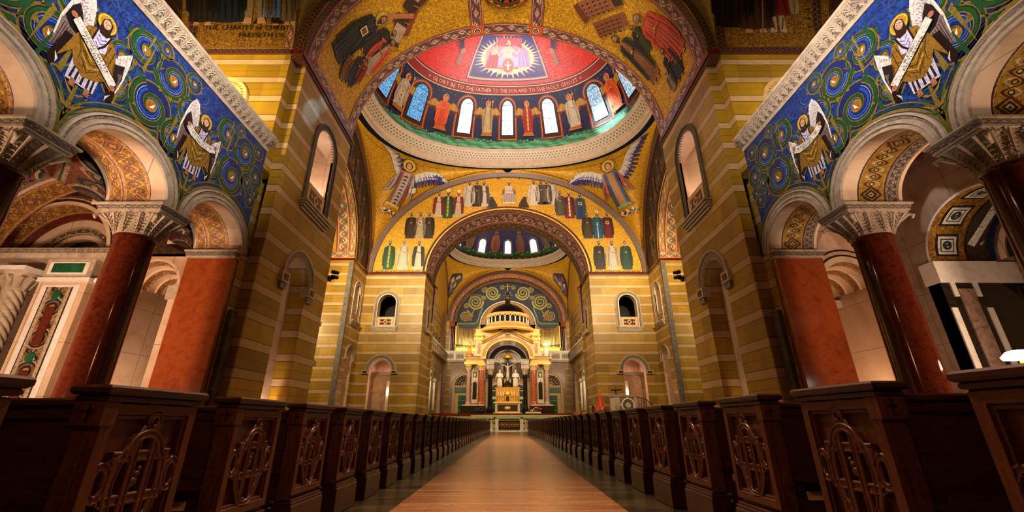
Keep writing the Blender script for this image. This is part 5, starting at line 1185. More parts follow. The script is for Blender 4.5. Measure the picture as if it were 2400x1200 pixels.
for i, k in enumerate(range(-5, 6)):
    s = sfor(k); g = MB(); mat = WIN_W if abs(k) <= 1 else (WIN_P if k > 0 else WIN_B)
    pts = [(-.82, 2.4), (.82, 2.4), (.82, 6.1)] + arc(0, 6.1, .82, 1.0, 8, 172, 12) + [(-.82, 6.1)]
    q, tr = tess(pts)
    for t in tr: g.face([dm(s + q[j].x, q[j].y, -.20) for j in t], mat, [((q[j].x + .82) / 1.64, (q[j].y - 2.4) / 4.7) for j in t])
    pl = pts + [pts[0]]
    for a, b in zip(pl, pl[1:]): g.face([dm(s + a[0], a[1], -.10), dm(s + b[0], b[1], -.10), dm(s + b[0], b[1], -.28), dm(s + a[0], a[1], -.28)], BROWN)
    for h in (3.1, 3.8, 4.5, 5.2, 5.9, 6.5): g.face([dm(s - .8, h, -.22), dm(s + .8, h, -.22), dm(s + .8, h + .05, -.22), dm(s - .8, h + .05, -.22)], DARK)
    g.build('window_%d' % (i + 1), kind='structure')
# ------------------------------------------------------------------ sanctuary
YB, YE = 49.5, 68.0; SX = 10.0; DC = (YB + YE) / 2
g = MB()
def sb(s, h, d): t = s / 8.6; return ((AH + d) * sin(t), h, SPR + (AR + d) * cos(t))
HS = 8.6 * pi / 2
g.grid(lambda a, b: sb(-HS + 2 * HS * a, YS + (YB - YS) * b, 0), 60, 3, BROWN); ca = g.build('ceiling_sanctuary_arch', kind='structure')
g = MB(); bstrip(g, sb, -HS, HS, YS, YS + 3.7, B_PURPD, 60, -.03) if 0 else None
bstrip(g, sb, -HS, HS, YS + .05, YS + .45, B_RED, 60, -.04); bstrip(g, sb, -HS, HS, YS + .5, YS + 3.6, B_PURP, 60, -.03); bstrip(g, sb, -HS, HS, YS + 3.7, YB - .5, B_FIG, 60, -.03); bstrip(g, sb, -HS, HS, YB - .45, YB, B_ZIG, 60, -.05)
D = Draw(g, sb, .6, .05, .004); random.seed(9)
for t in range(-5, 6):
    s = t * 2.3; D.k = 0; D.at(s, YS + 2.05, 1.0, 0, 1); 
    if t % 2: D.circ(0, 0, .95, '#7c2c28'); D.circ(0, 0, .78, '#b88c9c'); D.circ(0, 0, .6, '#5c5060'); D.circ(0, 0, .3, '#d8b8a0')
    else:
        for i in range(9): D.k = i; D.at(s + random.uniform(-.8, .8), YS + 2.05 + random.uniform(-1, 1), .5, 80 + random.uniform(-20, 20)); D.poly([(-1, -.2), (1, 0), (-1, .25)], random.choice(['#c8a068', '#5c4858', '#b87c80', '#8c6c60', '#7c2c28']))
g.build('mosaic_decoration', ca, 'structure')
g = MB(); mb_ = YP(YB)       # return of the walls at the end of the deep arch
plate(g, mb_, arc(0, SPR, SX + .3, LR * .75, 0, 180, 50) + arc(0, SPR, AH + .05, AR + .05, 180, 0, 50), [], 0, GOLD2)
ringface(g, mb_, arc(0, SPR, AH, AR, 180, 0, 60), arc(0, SPR, AH + .4, AR + .4, 180, 0, 60), -.06, B_DARK); g.build('trim_sanctuary_arch', kind='structure')
for sg in (-1, 1):
    mp = XP(sg * AH, sg); g = MB(); n1 = arch_path(46.9, .7, 13.2, .75, 10.6, 14)
    plate(g, mp, [(YS, 0), (YB, 0), (YB, SPR), (YS, SPR)], [n1], 0, STRIPE); soffit(g, mp, n1, 0, .7, PALE); g.face([mp(46, 10, .7), mp(48, 10, .7), mp(48, 14.5, .7), mp(46, 14.5, .7)], PALE)
    g.face([(sg * AH, YB, 0), (sg * SX, YB, 0), (sg * SX, YB, SPR), (sg * AH, YB, SPR)], STRIPE)
    wa = g.build('wall_chancel_' + side[sg], kind='structure')
    g = MB(); archivolt(g, mp, 46.9, .7, 13.2, .75, 10.6, RINGU, 18); g.box(*sorted((sg * (AH - .35), sg * AH)), 45.9, 47.9, 10.2, 10.6, STONE); g.box(*sorted((sg * (AH - .3), sg * (AH + .1))), YS - .3, YB, SPR - .12, SPR + .1, REDDK); g.build('archivolt', wa, 'structure')
    # slim corner column under the arch
    g = MB(); g.lathe([(.30, 0), (.30, 11.6), (.36, 11.7), (.26, 11.8), (.26, 12.0)], (sg * (AH + .05), YB - .05, 0), 14, STRIPE); g.lathe([(.17, 12.0), (.17, 15.5), (.20, 15.6), (.34, 16.2), (.36, 16.46)], (sg * (AH - .12), YB - .1, 0), 12, REDDK)
    g.build('corner_shaft', wa, 'structure')
    # side walls: striped stone, an arcaded gallery front, gold lunette above
    mp = XP(sg * SX, sg); g = MB()
    sm = arch_path(53.5, .8, 6.2, .9, 2.4, 14); sn = arch_path(56.2, .8, 6.2, .9, 2.4, 14); so_ = arch_path(63.5, 1.4, 6.6, 1.4, 2, 14)
    plate(g, mp, [(YB, 0), (YE, 0), (YE, SPR), (YB, SPR)], [sm, sn, so_], 0, STRIPE)
    for p in (sm, sn, so_): soffit(g, mp, p, 0, .8, PALE)
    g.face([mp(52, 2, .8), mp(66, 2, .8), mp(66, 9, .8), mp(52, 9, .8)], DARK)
    plate(g, mp, arc(DC, SPR, (YE - YB) / 2 + .1, 9.4, 0, 180, 40), [], 0, GOLD)
    ws = g.build('wall_sanctuary_' + side[sg], kind='structure')
    g = MB()
    for c in (53.5, 56.2): archivolt(g, mp, c, .8, 6.2, .9, 2.4, [(0, 0, PALE), (0, -.1, WHITE), (.22, -.1, WHITE), (.24, 0, WHITE)], 16)
    for c in (52.15, 54.85, 57.55): g.tube([mp(c, 2.4, -.25), mp(c, 5.9, -.25)], .16, 10, WHITE); g.ell(mp(c, 6.1, -.25), (.3, .3, .3), STONE)
    ringface(g, mp, arc(DC, SPR, (YE - YB) / 2 - .5, 8.9, 180, 0, 40), arc(DC, SPR, (YE - YB) / 2 + .1, 9.4, 180, 0, 40), -.05, B_DARK)
    g.build('arcade', ws, 'structure')
    g = MB(); x1 = sg * (SX - .55)
    g.box(*sorted((x1, sg * SX)), YB, YE - 1, 9.6, 9.9, STONE); g.box(*sorted((sg * (SX - .42), sg * SX)), YB, YE - 1, 9.9, 10.9, VEIN); g.box(*sorted((x1, sg * SX)), YB, YE - 1, 10.9, 11.1, WHITE)
    for i in range(12): g.box(*sorted((sg * (SX - .46), sg * SX)), YB + .5 + i * 1.45, YB + 1.5 + i * 1.45, 10.05, 10.75, B_INLAY)
    g.build('balcony', ws, 'structure')
    for i in range(4):
        b = MB(); b.lathe([(.01, 0), (.14, .0), (.10, .10), (.05, .16), (.16, .34), (.20, .50), (.12, .66), (.06, .74), (.12, .80), (.0, .82)], (0, 0, 0), 12, BRONZE)
        for a in range(5): b.tube([(0, 0, .7), (.16 * cos(a * 1.25), .16 * sin(a * 1.25), .9), (.24 * cos(a * 1.25), .24 * sin(a * 1.25), 1.15)], .03, 5, FERN)
        o = b.build('urn'); o.location = (sg * (SX - .28), 51.2 + i * 2.6, 11.1)
        tag(o, None, 'dark planted bronze urn on the %s balcony rail of the sanctuary, %s from the nave' % (side[sg], ('first', 'second', 'third', 'fourth')[i]), 'urn', 'urns on the sanctuary balconies')
# pendentives and second dome
R2Z = 25.8
for sg in (-1, 1):
    for fy in (-1, 1):
        yc = YE if fy > 0 else YB; hy = (YE - YB) / 2
        a1 = lambda v: (sg * SX * sin(radians(90 * v)), yc, SPR + 8.9 * cos(radians(90 * v)))
        a2 = lambda v: (sg * SX, DC + fy * hy * sin(radians(90 * v)), SPR + 8.9 * cos(radians(90 * v)))
        def rg(u, sg=sg, fy=fy):
            if u == 0: return (0, yc, SPR + 8.9)
            if u == 1: return (sg * SX, DC, SPR + 8.9)
            x, y = superell(radians(90 * (1 - u)), 9.9, 9.2); return (sg * x, DC + fy * y, R2Z)
        fn = coons(a1, a2, rg, (sg * SX, yc, SPR)); g = MB(); g.grid(lambda a, b: fn(a, b), 20, 20, GOLD)
        pe = g.build('ceiling_sanctuary_pendentive_%s_%s' % ('near' if fy < 0 else 'far', side[sg]), kind='structure')
        if fy > 0:
            g = MB(); D = Draw(g, lambda s, h, d: Vector(fn(s, h)) + Vector((-sg * .5, -.6, -.2)).normalized() * (-d), .04, .05, .01); random.seed(4 + sg)
            D.at(.44, .50, 1); D.poly([(.17 * cos(a * .5) * (1.0 + .12 * (a % 2)), .20 * sin(a * .5) * (1 + .12 * (a % 2))) for a in range(12)], '#3c3040')
            for i in range(26):
                D.k = 2 + i % 5; D.at(.44 + random.uniform(-.11, .11), .50 + random.uniform(-.13, .13), .05, random.uniform(0, 360)); D.poly([(-1, -.5), (1, -.3), (.6, .6), (-.7, .5)], random.choice(['#d8ccc8', '#b8505c', '#404c78', '#8c6c8c', '#e0b878', '#2c2430', '#a89cb4']))
            D.k = 0; D.at(0, 0, 1)
            for u0 in (0, 1): D.line([(u0 + (.03 if u0 == 0 else -.03) * (1 + i / 12), i / 20) for i in range(1, 20)], .02, '#7c3020')
            g.build('mosaic_decoration', pe, 'structure')
dome2, dm2 = make_dome('ceiling_sanctuary_dome', 0, DC, R2Z + 1.2, 9.2, 8.7, 8.0, 1.3, .05, [(0, .09, BROWN), (.09, .20, GREENM), (.20, .72, VIOLET), (.72, 1.5707, GOLD2)], R2Z)
g = MB()
def dmm(s, h, dd):
    ph = h / 8.0; th = pi / 2 - s / 8.0; f = cos(ph) * (1 + dd / 9.2); x, y = superell(th, 9.2, 8.7, 2.5); return (x * f, DC + y * f, R2Z + 1.2 + (8.0 + dd) * sin(ph))
D = Draw(g, dmm, .5, .05, .008)
for k in range(-3, 4):
    if k: 
        s = (k - .5 * (1 if k > 0 else -1)) * 4.3; D.k = 0; D.at(s, 1.4, 3.9, 0, 1); saint(D, '#a85c48' if k % 2 else '#8c8470', '#b8705c' if k < 0 else '#6c6458', halo='#a88038')
    for i in range(10): D.k = 0; D.at(k * 4.3 + i * .43 - 2, 1.1 + .15 * (i % 3), .22); D.circ(0, 0, 1, '#2c5c34' if i % 2 else '#8c6c28', n=6)
for k in range(-2, 3):
    s = k * 4.3; D.at(s, 0, 1); D.k = 3; D.poly([(-.72, 1.0), (.72, 1.0), (.72, 3.1)] + arc(0, 3.1, .72, .7, 10, 170, 10) + [(-.72, 3.1)], '#b88c3c'); D.poly([(-.62, 1.1), (.62, 1.1), (.62, 3.1)] + arc(0, 3.1, .62, .6, 10, 170, 10) + [(-.62, 3.1)], '#2c2454')
for i in range(60): D.k = 2; D.at(-14 + i * .48, .3, .15); D.poly([(-1, -1), (1, -1), (1, 1), (-1, 1)], '#a87c30' if i % 2 else '#1c1420')
g.build('mosaic_decoration', dome2, 'structure')
for i, k in enumerate(range(-2, 3)):
    s = k * 4.3; g = MB(); pts = [(-.52, 1.2), (.52, 1.2), (.52, 3.0)] + arc(0, 3.0, .52, .55, 10, 170, 10) + [(-.52, 3.0)]; q, tr = tess(pts)
    for t in tr: g.face([dmm(s + q[j].x, q[j].y, -.22) for j in t], WIN_W, [((q[j].x + .52), (q[j].y - 1.2) / 2.4) for j in t])
    for h in (1.8, 2.4, 3.0): g.face([dmm(s - .5, h, -.25), dmm(s + .5, h, -.25), dmm(s + .5, h + .04, -.25), dmm(s - .5, h + .04, -.25)], DARK)
    g.build('window_%d' % (i + 12), kind='structure')
# rear arch and its tympanum
g = MB(); me_ = YP(YE)
ringface(g, me_, arc(0, SPR, 9.55, 8.2, 180, 0, 60), arc(0, SPR, 10.0, 8.75, 180, 0, 60), -.55, B_DARK); soffit(g, me_, arc(0, SPR, 9.55, 8.2, 180, 0, 60), -.55, -.25, B_RED)
ringface(g, me_, arc(0, SPR, 9.0, 7.5, 180, 0, 60), arc(0, SPR, 9.55, 8.2, 180, 0, 60), -.25, B_APSE); soffit(g, me_, arc(0, SPR, 9.0, 7.5, 180, 0, 60), -.25, .3, B_DARK)
ringface(g, me_, arc(0, SPR, 8.45, 6.95, 180, 0, 60), arc(0, SPR, 9.0, 7.5, 180, 0, 60), .3, B_ZIGO if 0 else B_ZIG); soffit(g, me_, arc(0, SPR, 8.45, 6.95, 180, 0, 60), .3, .9, REDDK)
for sg in (-1, 1):
    g.box(*sorted((sg * 9.5, sg * 10)), YE - .6, YE + 1, 0, SPR, STRIPE); g.box(*sorted((sg * 8.75, sg * 9.5)), YE - .4, YE + 1, 0, 15.2, VEIN); g.box(*sorted((sg * 8.7, sg * 9.55)), YE - .5, YE + 1, 15.2, SPR, REDMB)
    g.lathe([(.2, 11.4), (.18, 15.0), (.3, 15.4)], (sg * 9.0, YE - .7, 0), 12, REDDK)
ta = g.build('trim_apse_arch', kind='structure')
g = MB(); mt = YP(YE + .9)
tymp = [(8.5, SPR - .9)] + arc(0, SPR, 8.5, 7.0, 0, 180, 50) + [(-8.5, SPR - .9), (-4.5, SPR - .9)] + arc(0, 16.0, 4.5, 3.9, 180, 0, 24) + [(4.5, SPR - .9)]
plate(g, mt, tymp, [], 0, NAVY)
ty = g.build('wall_apse', kind='structure')
g = MB(); D = Draw(g, mt, 1, .03, .005)
for sg in (-1, 1):
    def sp(x, z, r, a0, fx):
        D.k = 0; D.at(x, z, 1, 0, fx * sg); spiral(D, r, 2.6, .2, [('#141c14', .40, 0), ('#9c9044', .27, 0), ('#c0b068', .08, .08)], 1, a0, 44, .1)
    sp(sg * 2.6, 21.6, 1.25, 3.3, 1); sp(sg * 5.5, 20.0, 1.30, 3.0, 1); sp(sg * 7.15, 17.6, .95, 1.8, 1); sp(sg * 4.0, 22.1, .5, .5, -1); sp(sg * 1.0, 22.6, .4, 2, 1); sp(sg * 7.0, 19.3, .45, 1, -1); sp(sg * 4.2, 20.7, .4, 0, -1)
    D.k = 0; D.at(0, 0, 1)
    for off, c, w_ in ((0, '#184c38', .34), (.34, '#a8b8a0', .12), (.52, '#3c6c58', .10)): D.line([(sg * 8.5, SPR - .55 + off), (sg * 5.6, SPR - .55 + off), (sg * 5.1, SPR - .3 + off), (sg * 4.85, SPR + .8 + off), (sg * 4.3, SPR + 2.3 + off * .8)], w_, c)
    D.line([(sg * 6.2, 17.6), (sg * 5.7, 18.6), (sg * 4.4, 19.0)], .3, '#8c8440', .1); D.line([(sg * 6.9, 18.9), (sg * 6.2, 21.3), (sg * 4.8, 21.2), (sg * 3.6, 20.4)], .22, '#8c8440', .1)
    D.poly([(sg * 5.9, 16.8), (sg * 7.6, 16.8), (sg * 7.4, 17.7), (sg * 6.3, 17.8)], '#9c6c38'); D.poly([(sg * 5.7, 17.6), (sg * 6.1, 17.3), (sg * 6.2, 17.9)], '#b8844c')
D.at(0, 21.2, 1); D.k = 0
for a in range(8): D.line([(0, 0), (.8 * cos(a * pi / 4), .8 * sin(a * pi / 4))], .12, '#b8b8b0', .05)
D.line([(0, -1.4), (0, 1.2)], .12, '#3c3424')
g.build('mosaic_scrolls', ty, 'structure')
g = MB(); ringface(g, mt, arc(0, 16.0, 3.6, 3.05, 180, 0, 40), arc(0, 16.0, 4.55, 4.0, 180, 0, 40), -.35, B_ROPE); ringface(g, mt, arc(0, 16.0, 4.55, 4.0, 180, 0, 40), arc(0, 16.0, 4.68, 4.13, 180, 0, 40), -.35, WHITE)
soffit(g, mt, arc(0, 16.0, 3.6, 3.05, 180, 0, 40), -.35, .4, GOLD2); g.build('archivolt', ty, 'structure')
g = MB()     # conch behind the rope arch, back wall and its doors
g.grid(lambda a, b: (-3.75 * cos(pi * a) * cos(pi / 2 * b), YE + 1.3 + 3.2 * sin(pi * a) * cos(pi / 2 * b), 16.0 + 3.2 * sin(pi / 2 * b)), 24, 12, BROWN)
g.grid(lambda a, b: (-3.75 * cos(pi * a), YE + 1.3 + 3.2 * sin(pi * a), 1.8 + 14.2 * b), 24, 1, VEIN)
g.build('wall_apse_conch', kind='structure')
g = MB(); YD = 66.4; md = YP(YD)
for sg in (-1, 1):
    dr = [(sg * s, z) for s, z in arch_path(6.6, 1.45, 6.2, 1.45, 1.75, 20)]
    plate(g, md, [(sg * 3.4, 1.5), (sg * SX, 1.5), (sg * SX, 9.6), (sg * 3.4, 9.6)], [dr], .5, VEIN, PALE)
g.box(-3.4, 3.4, YD + .1, YD + .5, 1.5, 6.9, CREAM); g.box(-3.4, 3.4, YD, YD + .6, 6.9, 7.15, STONE)
for sg in (-1, 1):
    plate(g, YP(YD + .06), arch_path(sg * 1.75, .95, 5.5, .95, 1.8, 16), [], .04, WHITE); plate(g, YP(YD + .03), arc(sg * 1.75, 5.5, .8, .8, 0, 180, 16), [], .03, DARK); g.box(*sorted((sg * .95, sg * 2.55)), YD, YD + .06, 4.6, 5.35, GREENM); g.box(*sorted((sg * 1.15, sg * 2.35)), YD, YD + .06, 1.9, 4.2, GREENM)
    for r in (.35, .6): ringface(g, YP(YD + .02), arc(sg * 1.75, 5.5, r, r, 180, 0, 16), arc(sg * 1.75, 5.5, r + .05, r + .05, 180, 0, 16), 0, PALE)
g.box(-SX, -3.4, YD - .25, YD + .6, 9.6, 9.95, STONE); g.box(3.4, SX, YD - .25, YD + .6, 9.6, 9.95, STONE)
for sg in (-1, 1):
    g.box(*sorted((sg * 3.4, sg * SX)), YD - .1, YD + .1, 9.95, 11.2, WHITE); g.box(*sorted((sg * 3.4, sg * SX)), YD - .2, YD + .2, 11.2, 11.4, WHITE)
    for i in range(4): g.box(*sorted((sg * (3.8 + i * 1.55), sg * (5.0 + i * 1.55))), YD - .14, YD, 10.15, 11.0, B_INLAY)
    for x in (4.1, 9.2): g.box(*sorted((sg * (x - .35), sg * (x + .35))), YD - .12, YD, 1.5, 9.6, STRIPE)
ab = g.build('wall_apse_screen', kind='structure')
for i, sg in enumerate((-1, 1)):
    m2 = lambda s, z, d: (sg * s, YD + d, z); g = MB()
    archivolt(g, m2, 6.6, 1.45, 6.2, 1.45, 1.75, [(0, .3, CREAM), (0, -.08, CREAM), (.26, -.08, CREAM), (.28, -.14, CREAM), (.36, -.14, CREAM), (.40, 0, CREAM)], 24); g.box(*sorted((sg * 5.15, sg * 8.05)), YD + .1, YD + .3, 5.9, 6.2, CREAM); g.box(*sorted((sg * 5.15, sg * 8.05)), YD + .1, YD + .3, 4.75, 5.05, CREAM); g.box(*sorted((sg * 7.5, sg * 8.05)), YD + .1, YD + .3, 1.75, 4.74, CREAM)
    g.box(*sorted((sg * 5.15, sg * 5.7)), YD + .1, YD + .3, 1.75, 4.74, CREAM); g.build('door_frame', ab, 'structure')
    g = MB(); g.box(*sorted((sg * 5.7, sg * 7.5)), YD + .2, YD + .3, 1.95, 4.75, GREENM); g.box(*sorted((sg * 5.15, sg * 8.05)), YD + .2, YD + .3, 5.05, 5.9, GREENM)
    for z in (2.6, 3.3, 4.0): g.box(*sorted((sg * 5.7, sg * 7.5)), YD + .17, YD + .2, z, z + .05, STONE)
    plate(g, YP(YD + .3), arc(sg * 6.6, 6.2, 1.45, 1.45, 0, 180, 20), [], 0, DARK)
    for r in (.5, .95, 1.3): ringface(g, YP(YD + .25), arc(sg * 6.6, 6.2, r, r, 180, 0, 20), arc(sg * 6.6, 6.2, r + .06, r + .06, 180, 0, 20), 0, PALE)
    for a in range(1, 9): an = radians(a * 20); g.tube([(sg * 6.6, YD + .22, 6.2), (sg * 6.6 + 1.4 * cos(an), YD + .22, 6.2 + 1.4 * sin(an))], .03, 4, PALE)
    d = g.build('door_%d' % (i + 1), kind='structure')
# organ cases with their pipes
for sg in (-1, 1):
    t = empty('pipe_organ', (sg * 6.45, 67.2, 11.4), 'gilded organ case with a row of tall pipes %s of the baldachin' % ('left' if sg < 0 else 'right'), 'organ', 'organ cases behind the altar')
    b = MB()
    b.box(sg * 6.45 - 2.05, sg * 6.45 + 2.05, 67.0, 67.7, 11.4, 12.0, GOLDMET); b.box(sg * 6.45 - 2.05, sg * 6.45 + 2.05, 67.45, 67.8, 12.0, 15.3, REDDK)
    for x in (-2.0, 1.86): b.box(sg * 6.45 + x, sg * 6.45 + x + .14, 67.0, 67.7, 11.4, 15.5, GOLDMET)
    b.build('case', t)
    b = MB(); b.tube([(sg * 6.45 - 1.9, 66.95, 12.45), (sg * 6.45, 66.95, 12.2), (sg * 6.45 + 1.9, 66.95, 12.45)], .05, 6, BRONZE); b.build('rail', t)
    for i in range(17):
        x = sg * 6.45 - 1.76 + i * .22; e = abs(i - 8) / 8; h = 2.7 + .9 * e ** 1.6 + (.25 if i in (0, 16) else 0); b = MB()
        b.lathe([(.01, 0), (.03, .0), (.085, .35), (.085, h), (.0, h)], (x, 67.2, 12.0), 10, PIPE); b.build('pipe', t, origin=(x, 67.2, 12.0))
# ------------------------------------------------------------------ small sculpture helper: one skinned body
def skin(name, verts, edges, mat, parent=None, lv=2, root=0):
    me = bpy.data.meshes.new(name); me.from_pydata([v[:3] for v in verts], edges, []); o = bpy.data.objects.new(name, me); COL.objects.link(o)
    md = o.modifiers.new('s', 'SKIN'); md.use_smooth_shade = True; md.branch_smoothing = .4
    for i, v in enumerate(verts):
        r = v[3]; sk = me.skin_vertices[0].data[i]; sk.radius = (r, r if len(v) < 5 else v[4]); sk.use_root = (i == root)
    s = o.modifiers.new('d', 'SUBSURF'); s.levels = lv; s.render_levels = lv; me.materials.append(mat)
    dg = bpy.context.evaluated_depsgraph_get(); m2 = bpy.data.meshes.new_from_object(o.evaluated_get(dg)); o.modifiers.clear(); o.data = m2
    m2.materials.clear(); m2.materials.append(mat); m2.polygons.foreach_set('use_smooth', [True] * len(m2.polygons))
    if parent is not None: o.parent = parent
    return o
def robed(name, loc, h, mat, label, cat, group=None, face=0, arms='fold', wings=False, base=None):
    t = empty(name, loc, label, cat, group)
    V = [(0, 0, .45, .13, .10), (0, 0, .28, .135, .11), (0, 0, .12, .155, .13), (0, 0, .03, .17, .14), (0, 0, .62, .115, .085), (0, 0, .75, .125, .085), (0, 0, .81, .05), (0, 0, .87, .052), (0, -.01, .93, .06), (0, 0, .975, .045),
         (.14, 0, .77, .055), (.18, -.02, .62, .05), (.06, -.13, .56, .035), (.01, -.15, .60, .025), (-.14, 0, .77, .055), (-.18, -.02, .62, .05), (-.06, -.13, .58, .035), (-.01, -.16, .63, .025)]
    if arms == 'out': V[11:14] = [(.22, -.05, .66, .045), (.33, -.14, .70, .032), (.38, -.17, .72, .025)]
    V = [tuple([c * h for c in v]) for v in V]
    o = skin('figure', V, [(0, 1), (1, 2), (2, 3), (0, 4), (4, 5), (5, 6), (6, 7), (7, 8), (8, 9), (5, 10), (10, 11), (11, 12), (12, 13), (5, 14), (14, 15), (15, 16), (16, 17)], mat, t, 2)
    b = MB()
    for i in range(9):
        a = -pi + i * pi / 8; b.tube([(.15 * h * cos(a), .125 * h * sin(a) , .03 * h), (.13 * h * cos(a), .105 * h * sin(a), .3 * h), (.10 * h * cos(a), .08 * h * sin(a), .58 * h)], .018 * h, 6, mat)
    o2 = b.build('drapery', t); o2.location = (0, 0, 0)
    b = MB(); b.ell((0, .012 * h, .945 * h), (.058 * h, .06 * h, .062 * h), mat); b.ell((0, -.055 * h, .925 * h), (.012 * h, .016 * h, .016 * h), mat, 5, 6); b.ell((0, -.045 * h, .895 * h), (.03 * h, .02 * h, .03 * h), mat, 5, 6); o3 = b.build('head_detail', t); o3.location = (0, 0, 0)
    if wings:
        b = MB()
        for m in (-1, 1):
            for i in range(6): b.tube([(m * .06 * h, .07 * h, (.74 - i * .02) * h), (m * (.16 + .012 * i) * h, .12 * h, (.72 - i * .05) * h), (m * (.2 - i * .008) * h, .13 * h, (.40 + i * .012) * h)], .022 * h, 6, mat)
        o4 = b.build('wings', t); o4.location = (0, 0, 0)
    if base:
        b = MB(); b.lathe([(.01, -base), (.2 * h, -base), (.18 * h, -base * .8), (.16 * h, -.02), (.18 * h, 0), (.01, .02)], (0, 0, 0), 16, mat); o5 = b.build('pedestal', t); o5.location = (0, 0, 0)
    t.rotation_euler.z = face
    return t
# ------------------------------------------------------------------ baldachin
FZ = 1.95; YF = 56.6; YBK = 60.8
t = empty('baldachin', (0, 58.7, FZ), 'gilded stone baldachin with marble columns, gabled arch and dark dome over the high altar', 'baldachin')
for sx in (-1, 1):
    b = MB(); b.box(sx * 2.45 - .5, sx * 2.45 + .5, YBK - .5, YBK + .5, FZ, FZ + .6, BLACKM); b.build('plinth', t, origin=(sx * 2.45, YBK, FZ))
    b = MB(); b.box(sx * 4.4 - 1.55, sx * 4.4 + 1.55, YF - .6, YF + 1.4, FZ, FZ + .95, BLACKM); b.box(sx * 4.4 - 1.4, sx * 4.4 + 1.4, YF - .5, YF + 1.2, FZ + .95, FZ + 1.1, STONE)
    b.build('plinth', t, origin=(sx * 4.4, YF, FZ))
    for (x, y, r, m, z1) in ((3.42, YF + .1, .33, REDMB, 7.7), (5.15, YF + .2, .26, VEIN, 7.7), (4.7, YF + .9, .24, VEIN, 7.7), (2.45, YBK, .31, BLACKM, 7.6)):
        b = MB(); z0 = FZ + (1.1 if y < 59 else .6)
        b.lathe([(r * 1.45, z0), (r * 1.45, z0 + .12), (r * 1.25, z0 + .2), (r * 1.3, z0 + .28), (r * 1.02, z0 + .36), (r, z0 + .4), (r * .9, z1 - .4)], (sx * x, y, 0), 18, m)
        c = b.build('column', t, origin=(sx * x, y, z0))
        b = MB(); b.lathe([(r * .9, z1 - .4), (r * 1.05, z1 - .36), (r * .95, z1 - .28), (r * 1.5, z1 + .15), (r * 1.65, z1 + .22)], (sx * x, y, 0), 18, CREAM if m is REDMB else (WHITE if m is BLACKM else STONE))
        for a in range(8): b.tube([(sx * x + r * .95 * cos(a * .785), y + r * .95 * sin(a * .785), z1 - .3), (sx * x + r * 1.5 * cos(a * .785), y + r * 1.5 * sin(a * .785), z1 + .1), (sx * x + r * 1.75 * cos(a * .785), y + r * 1.75 * sin(a * .785), z1 + .02)], .05, 5, CREAM)
        b.box(sx * x - r * 1.6, sx * x + r * 1.6, y - r * 1.6, y + r * 1.6, z1 + .2, z1 + .38, CREAM); b.build('capital', c, origin=(sx * x, y, z1))
    # niche between the front columns
    b = MB(); b.box(sx * 4.3 - .55, sx * 4.3 + .55, YF + .5, YF + 1.0, FZ + 1.1, 7.7, VEIN); b.box(sx * 4.3 - .42, sx * 4.3 + .42, YF + .42, YF + .5, FZ + 1.3, 7.4, STONE)
    b.box(sx * 4.3 - .26, sx * 4.3 + .26, YF + .36, YF + .42, FZ + 1.8, 5.6, BLACKM); plate(b, YP(YF + .36), arc(sx * 4.3, 5.6, .26, .3, 0, 180, 10), [], 0, BLACKM)
    b.tube([(sx * 4.3 - .45, YF + .4, 5.7), (sx * 4.3, YF + .4, 6.35), (sx * 4.3 + .45, YF + .4, 5.7)], .07, 6, WHITE); b.box(sx * 4.3 - .25, sx * 4.3 + .25, YF + .36, YF + .42, 6.5, 7.2, GREENM); b.ell((sx * 4.3, YF + .32, 6.7), (.14, .08, .3), GOLDMET); b.build('niche', t, origin=(sx * 4.3, YF, FZ + 1.1))
    b = MB(); b.box(sx * 4.35 - 1.35, sx * 4.35 + 1.35, YF - .35, YF + 1.3, 8.05, 8.35, GOLDMET); b.box(sx * 4.35 - 1.2, sx * 4.35 + 1.2, YF - .25, YF + 1.2, 8.35, 8.75, CREAM); b.box(sx * 4.35 - 1.45, sx * 4.35 + 1.45, YF - .45, YF + 1.4, 8.75, 9.05, CREAM)
    b.lathe([(1.3, 0), (1.35, .15), (1.5, .2)], (sx * 4.6, YF + .4, 8.85), 20, CREAM)
    b.build('entablature', t, origin=(sx * 4.35, YF, 8.05)); b = MB(); b.box(sx * 2.45 - .55, sx * 2.45 + .55, YBK - .55, YBK + .55, 7.98, 9.3, WHITE); b.box(sx * 2.45 - .62, sx * 2.45 + .62, YBK - .62, YBK + .62, 8.5, 8.6, STONE); b.build('impost_block', t, origin=(sx * 2.45, YBK, 7.98))
    b = MB(); b.box(sx * 3.85 - .5, sx * 3.85 + .5, YF, YF + 1.0, 9.05, 11.6, CREAM); b.box(sx * 3.85 - .6, sx * 3.85 + .6, YF - .1, YF + 1.1, 11.3, 11.6, GOLDMET); b.box(sx * 3.85 - .6, sx * 3.85 + .6, YF - .1, YF + 1.1, 11.9, 12.1, GOLDMET)
    b.box(sx * 3.85 - .5, sx * 3.85 + .5, YF, YF + 1.0, 11.6, 11.9, CREAM); b.box(sx * 3.85 - .2, sx * 3.85 + .2, YF - .04, YF, 9.5, 10.9, VEIN); b.box(sx * 3.85 - .26, sx * 3.85 + .26, YF - .05, YF, 11.65, 11.85, B_INLAY)
    b.box(*sorted((sx * 1.2, sx * 4.4)), YF + .6, YF + 1.2, 11.3, 12.9, CREAM); b.build('pier', t, origin=(sx * 3.85, YF, 9.05))
b = MB(); mg = YP(YF)
gab = [(3.35, 9.05), (3.35, 11.1), (0, 12.85), (-3.35, 11.1), (-3.35, 9.05)] + [(-2.95, 9.05)] + arc(0, 9.05, 2.95, 2.35, 180, 0, 26)[1:]
plate(b, mg, gab, [], .8, CREAM, GOLDMET)
for dx, m, w_ in ((0, GOLDMET, .16), (.35, VEIN, .1)):
    for sx in (-1, 1): b.tube([(sx * 3.5, YF - .1, 11.15 - dx), (0, YF - .1, 12.95 - dx * 1.1)], w_, 6, m)
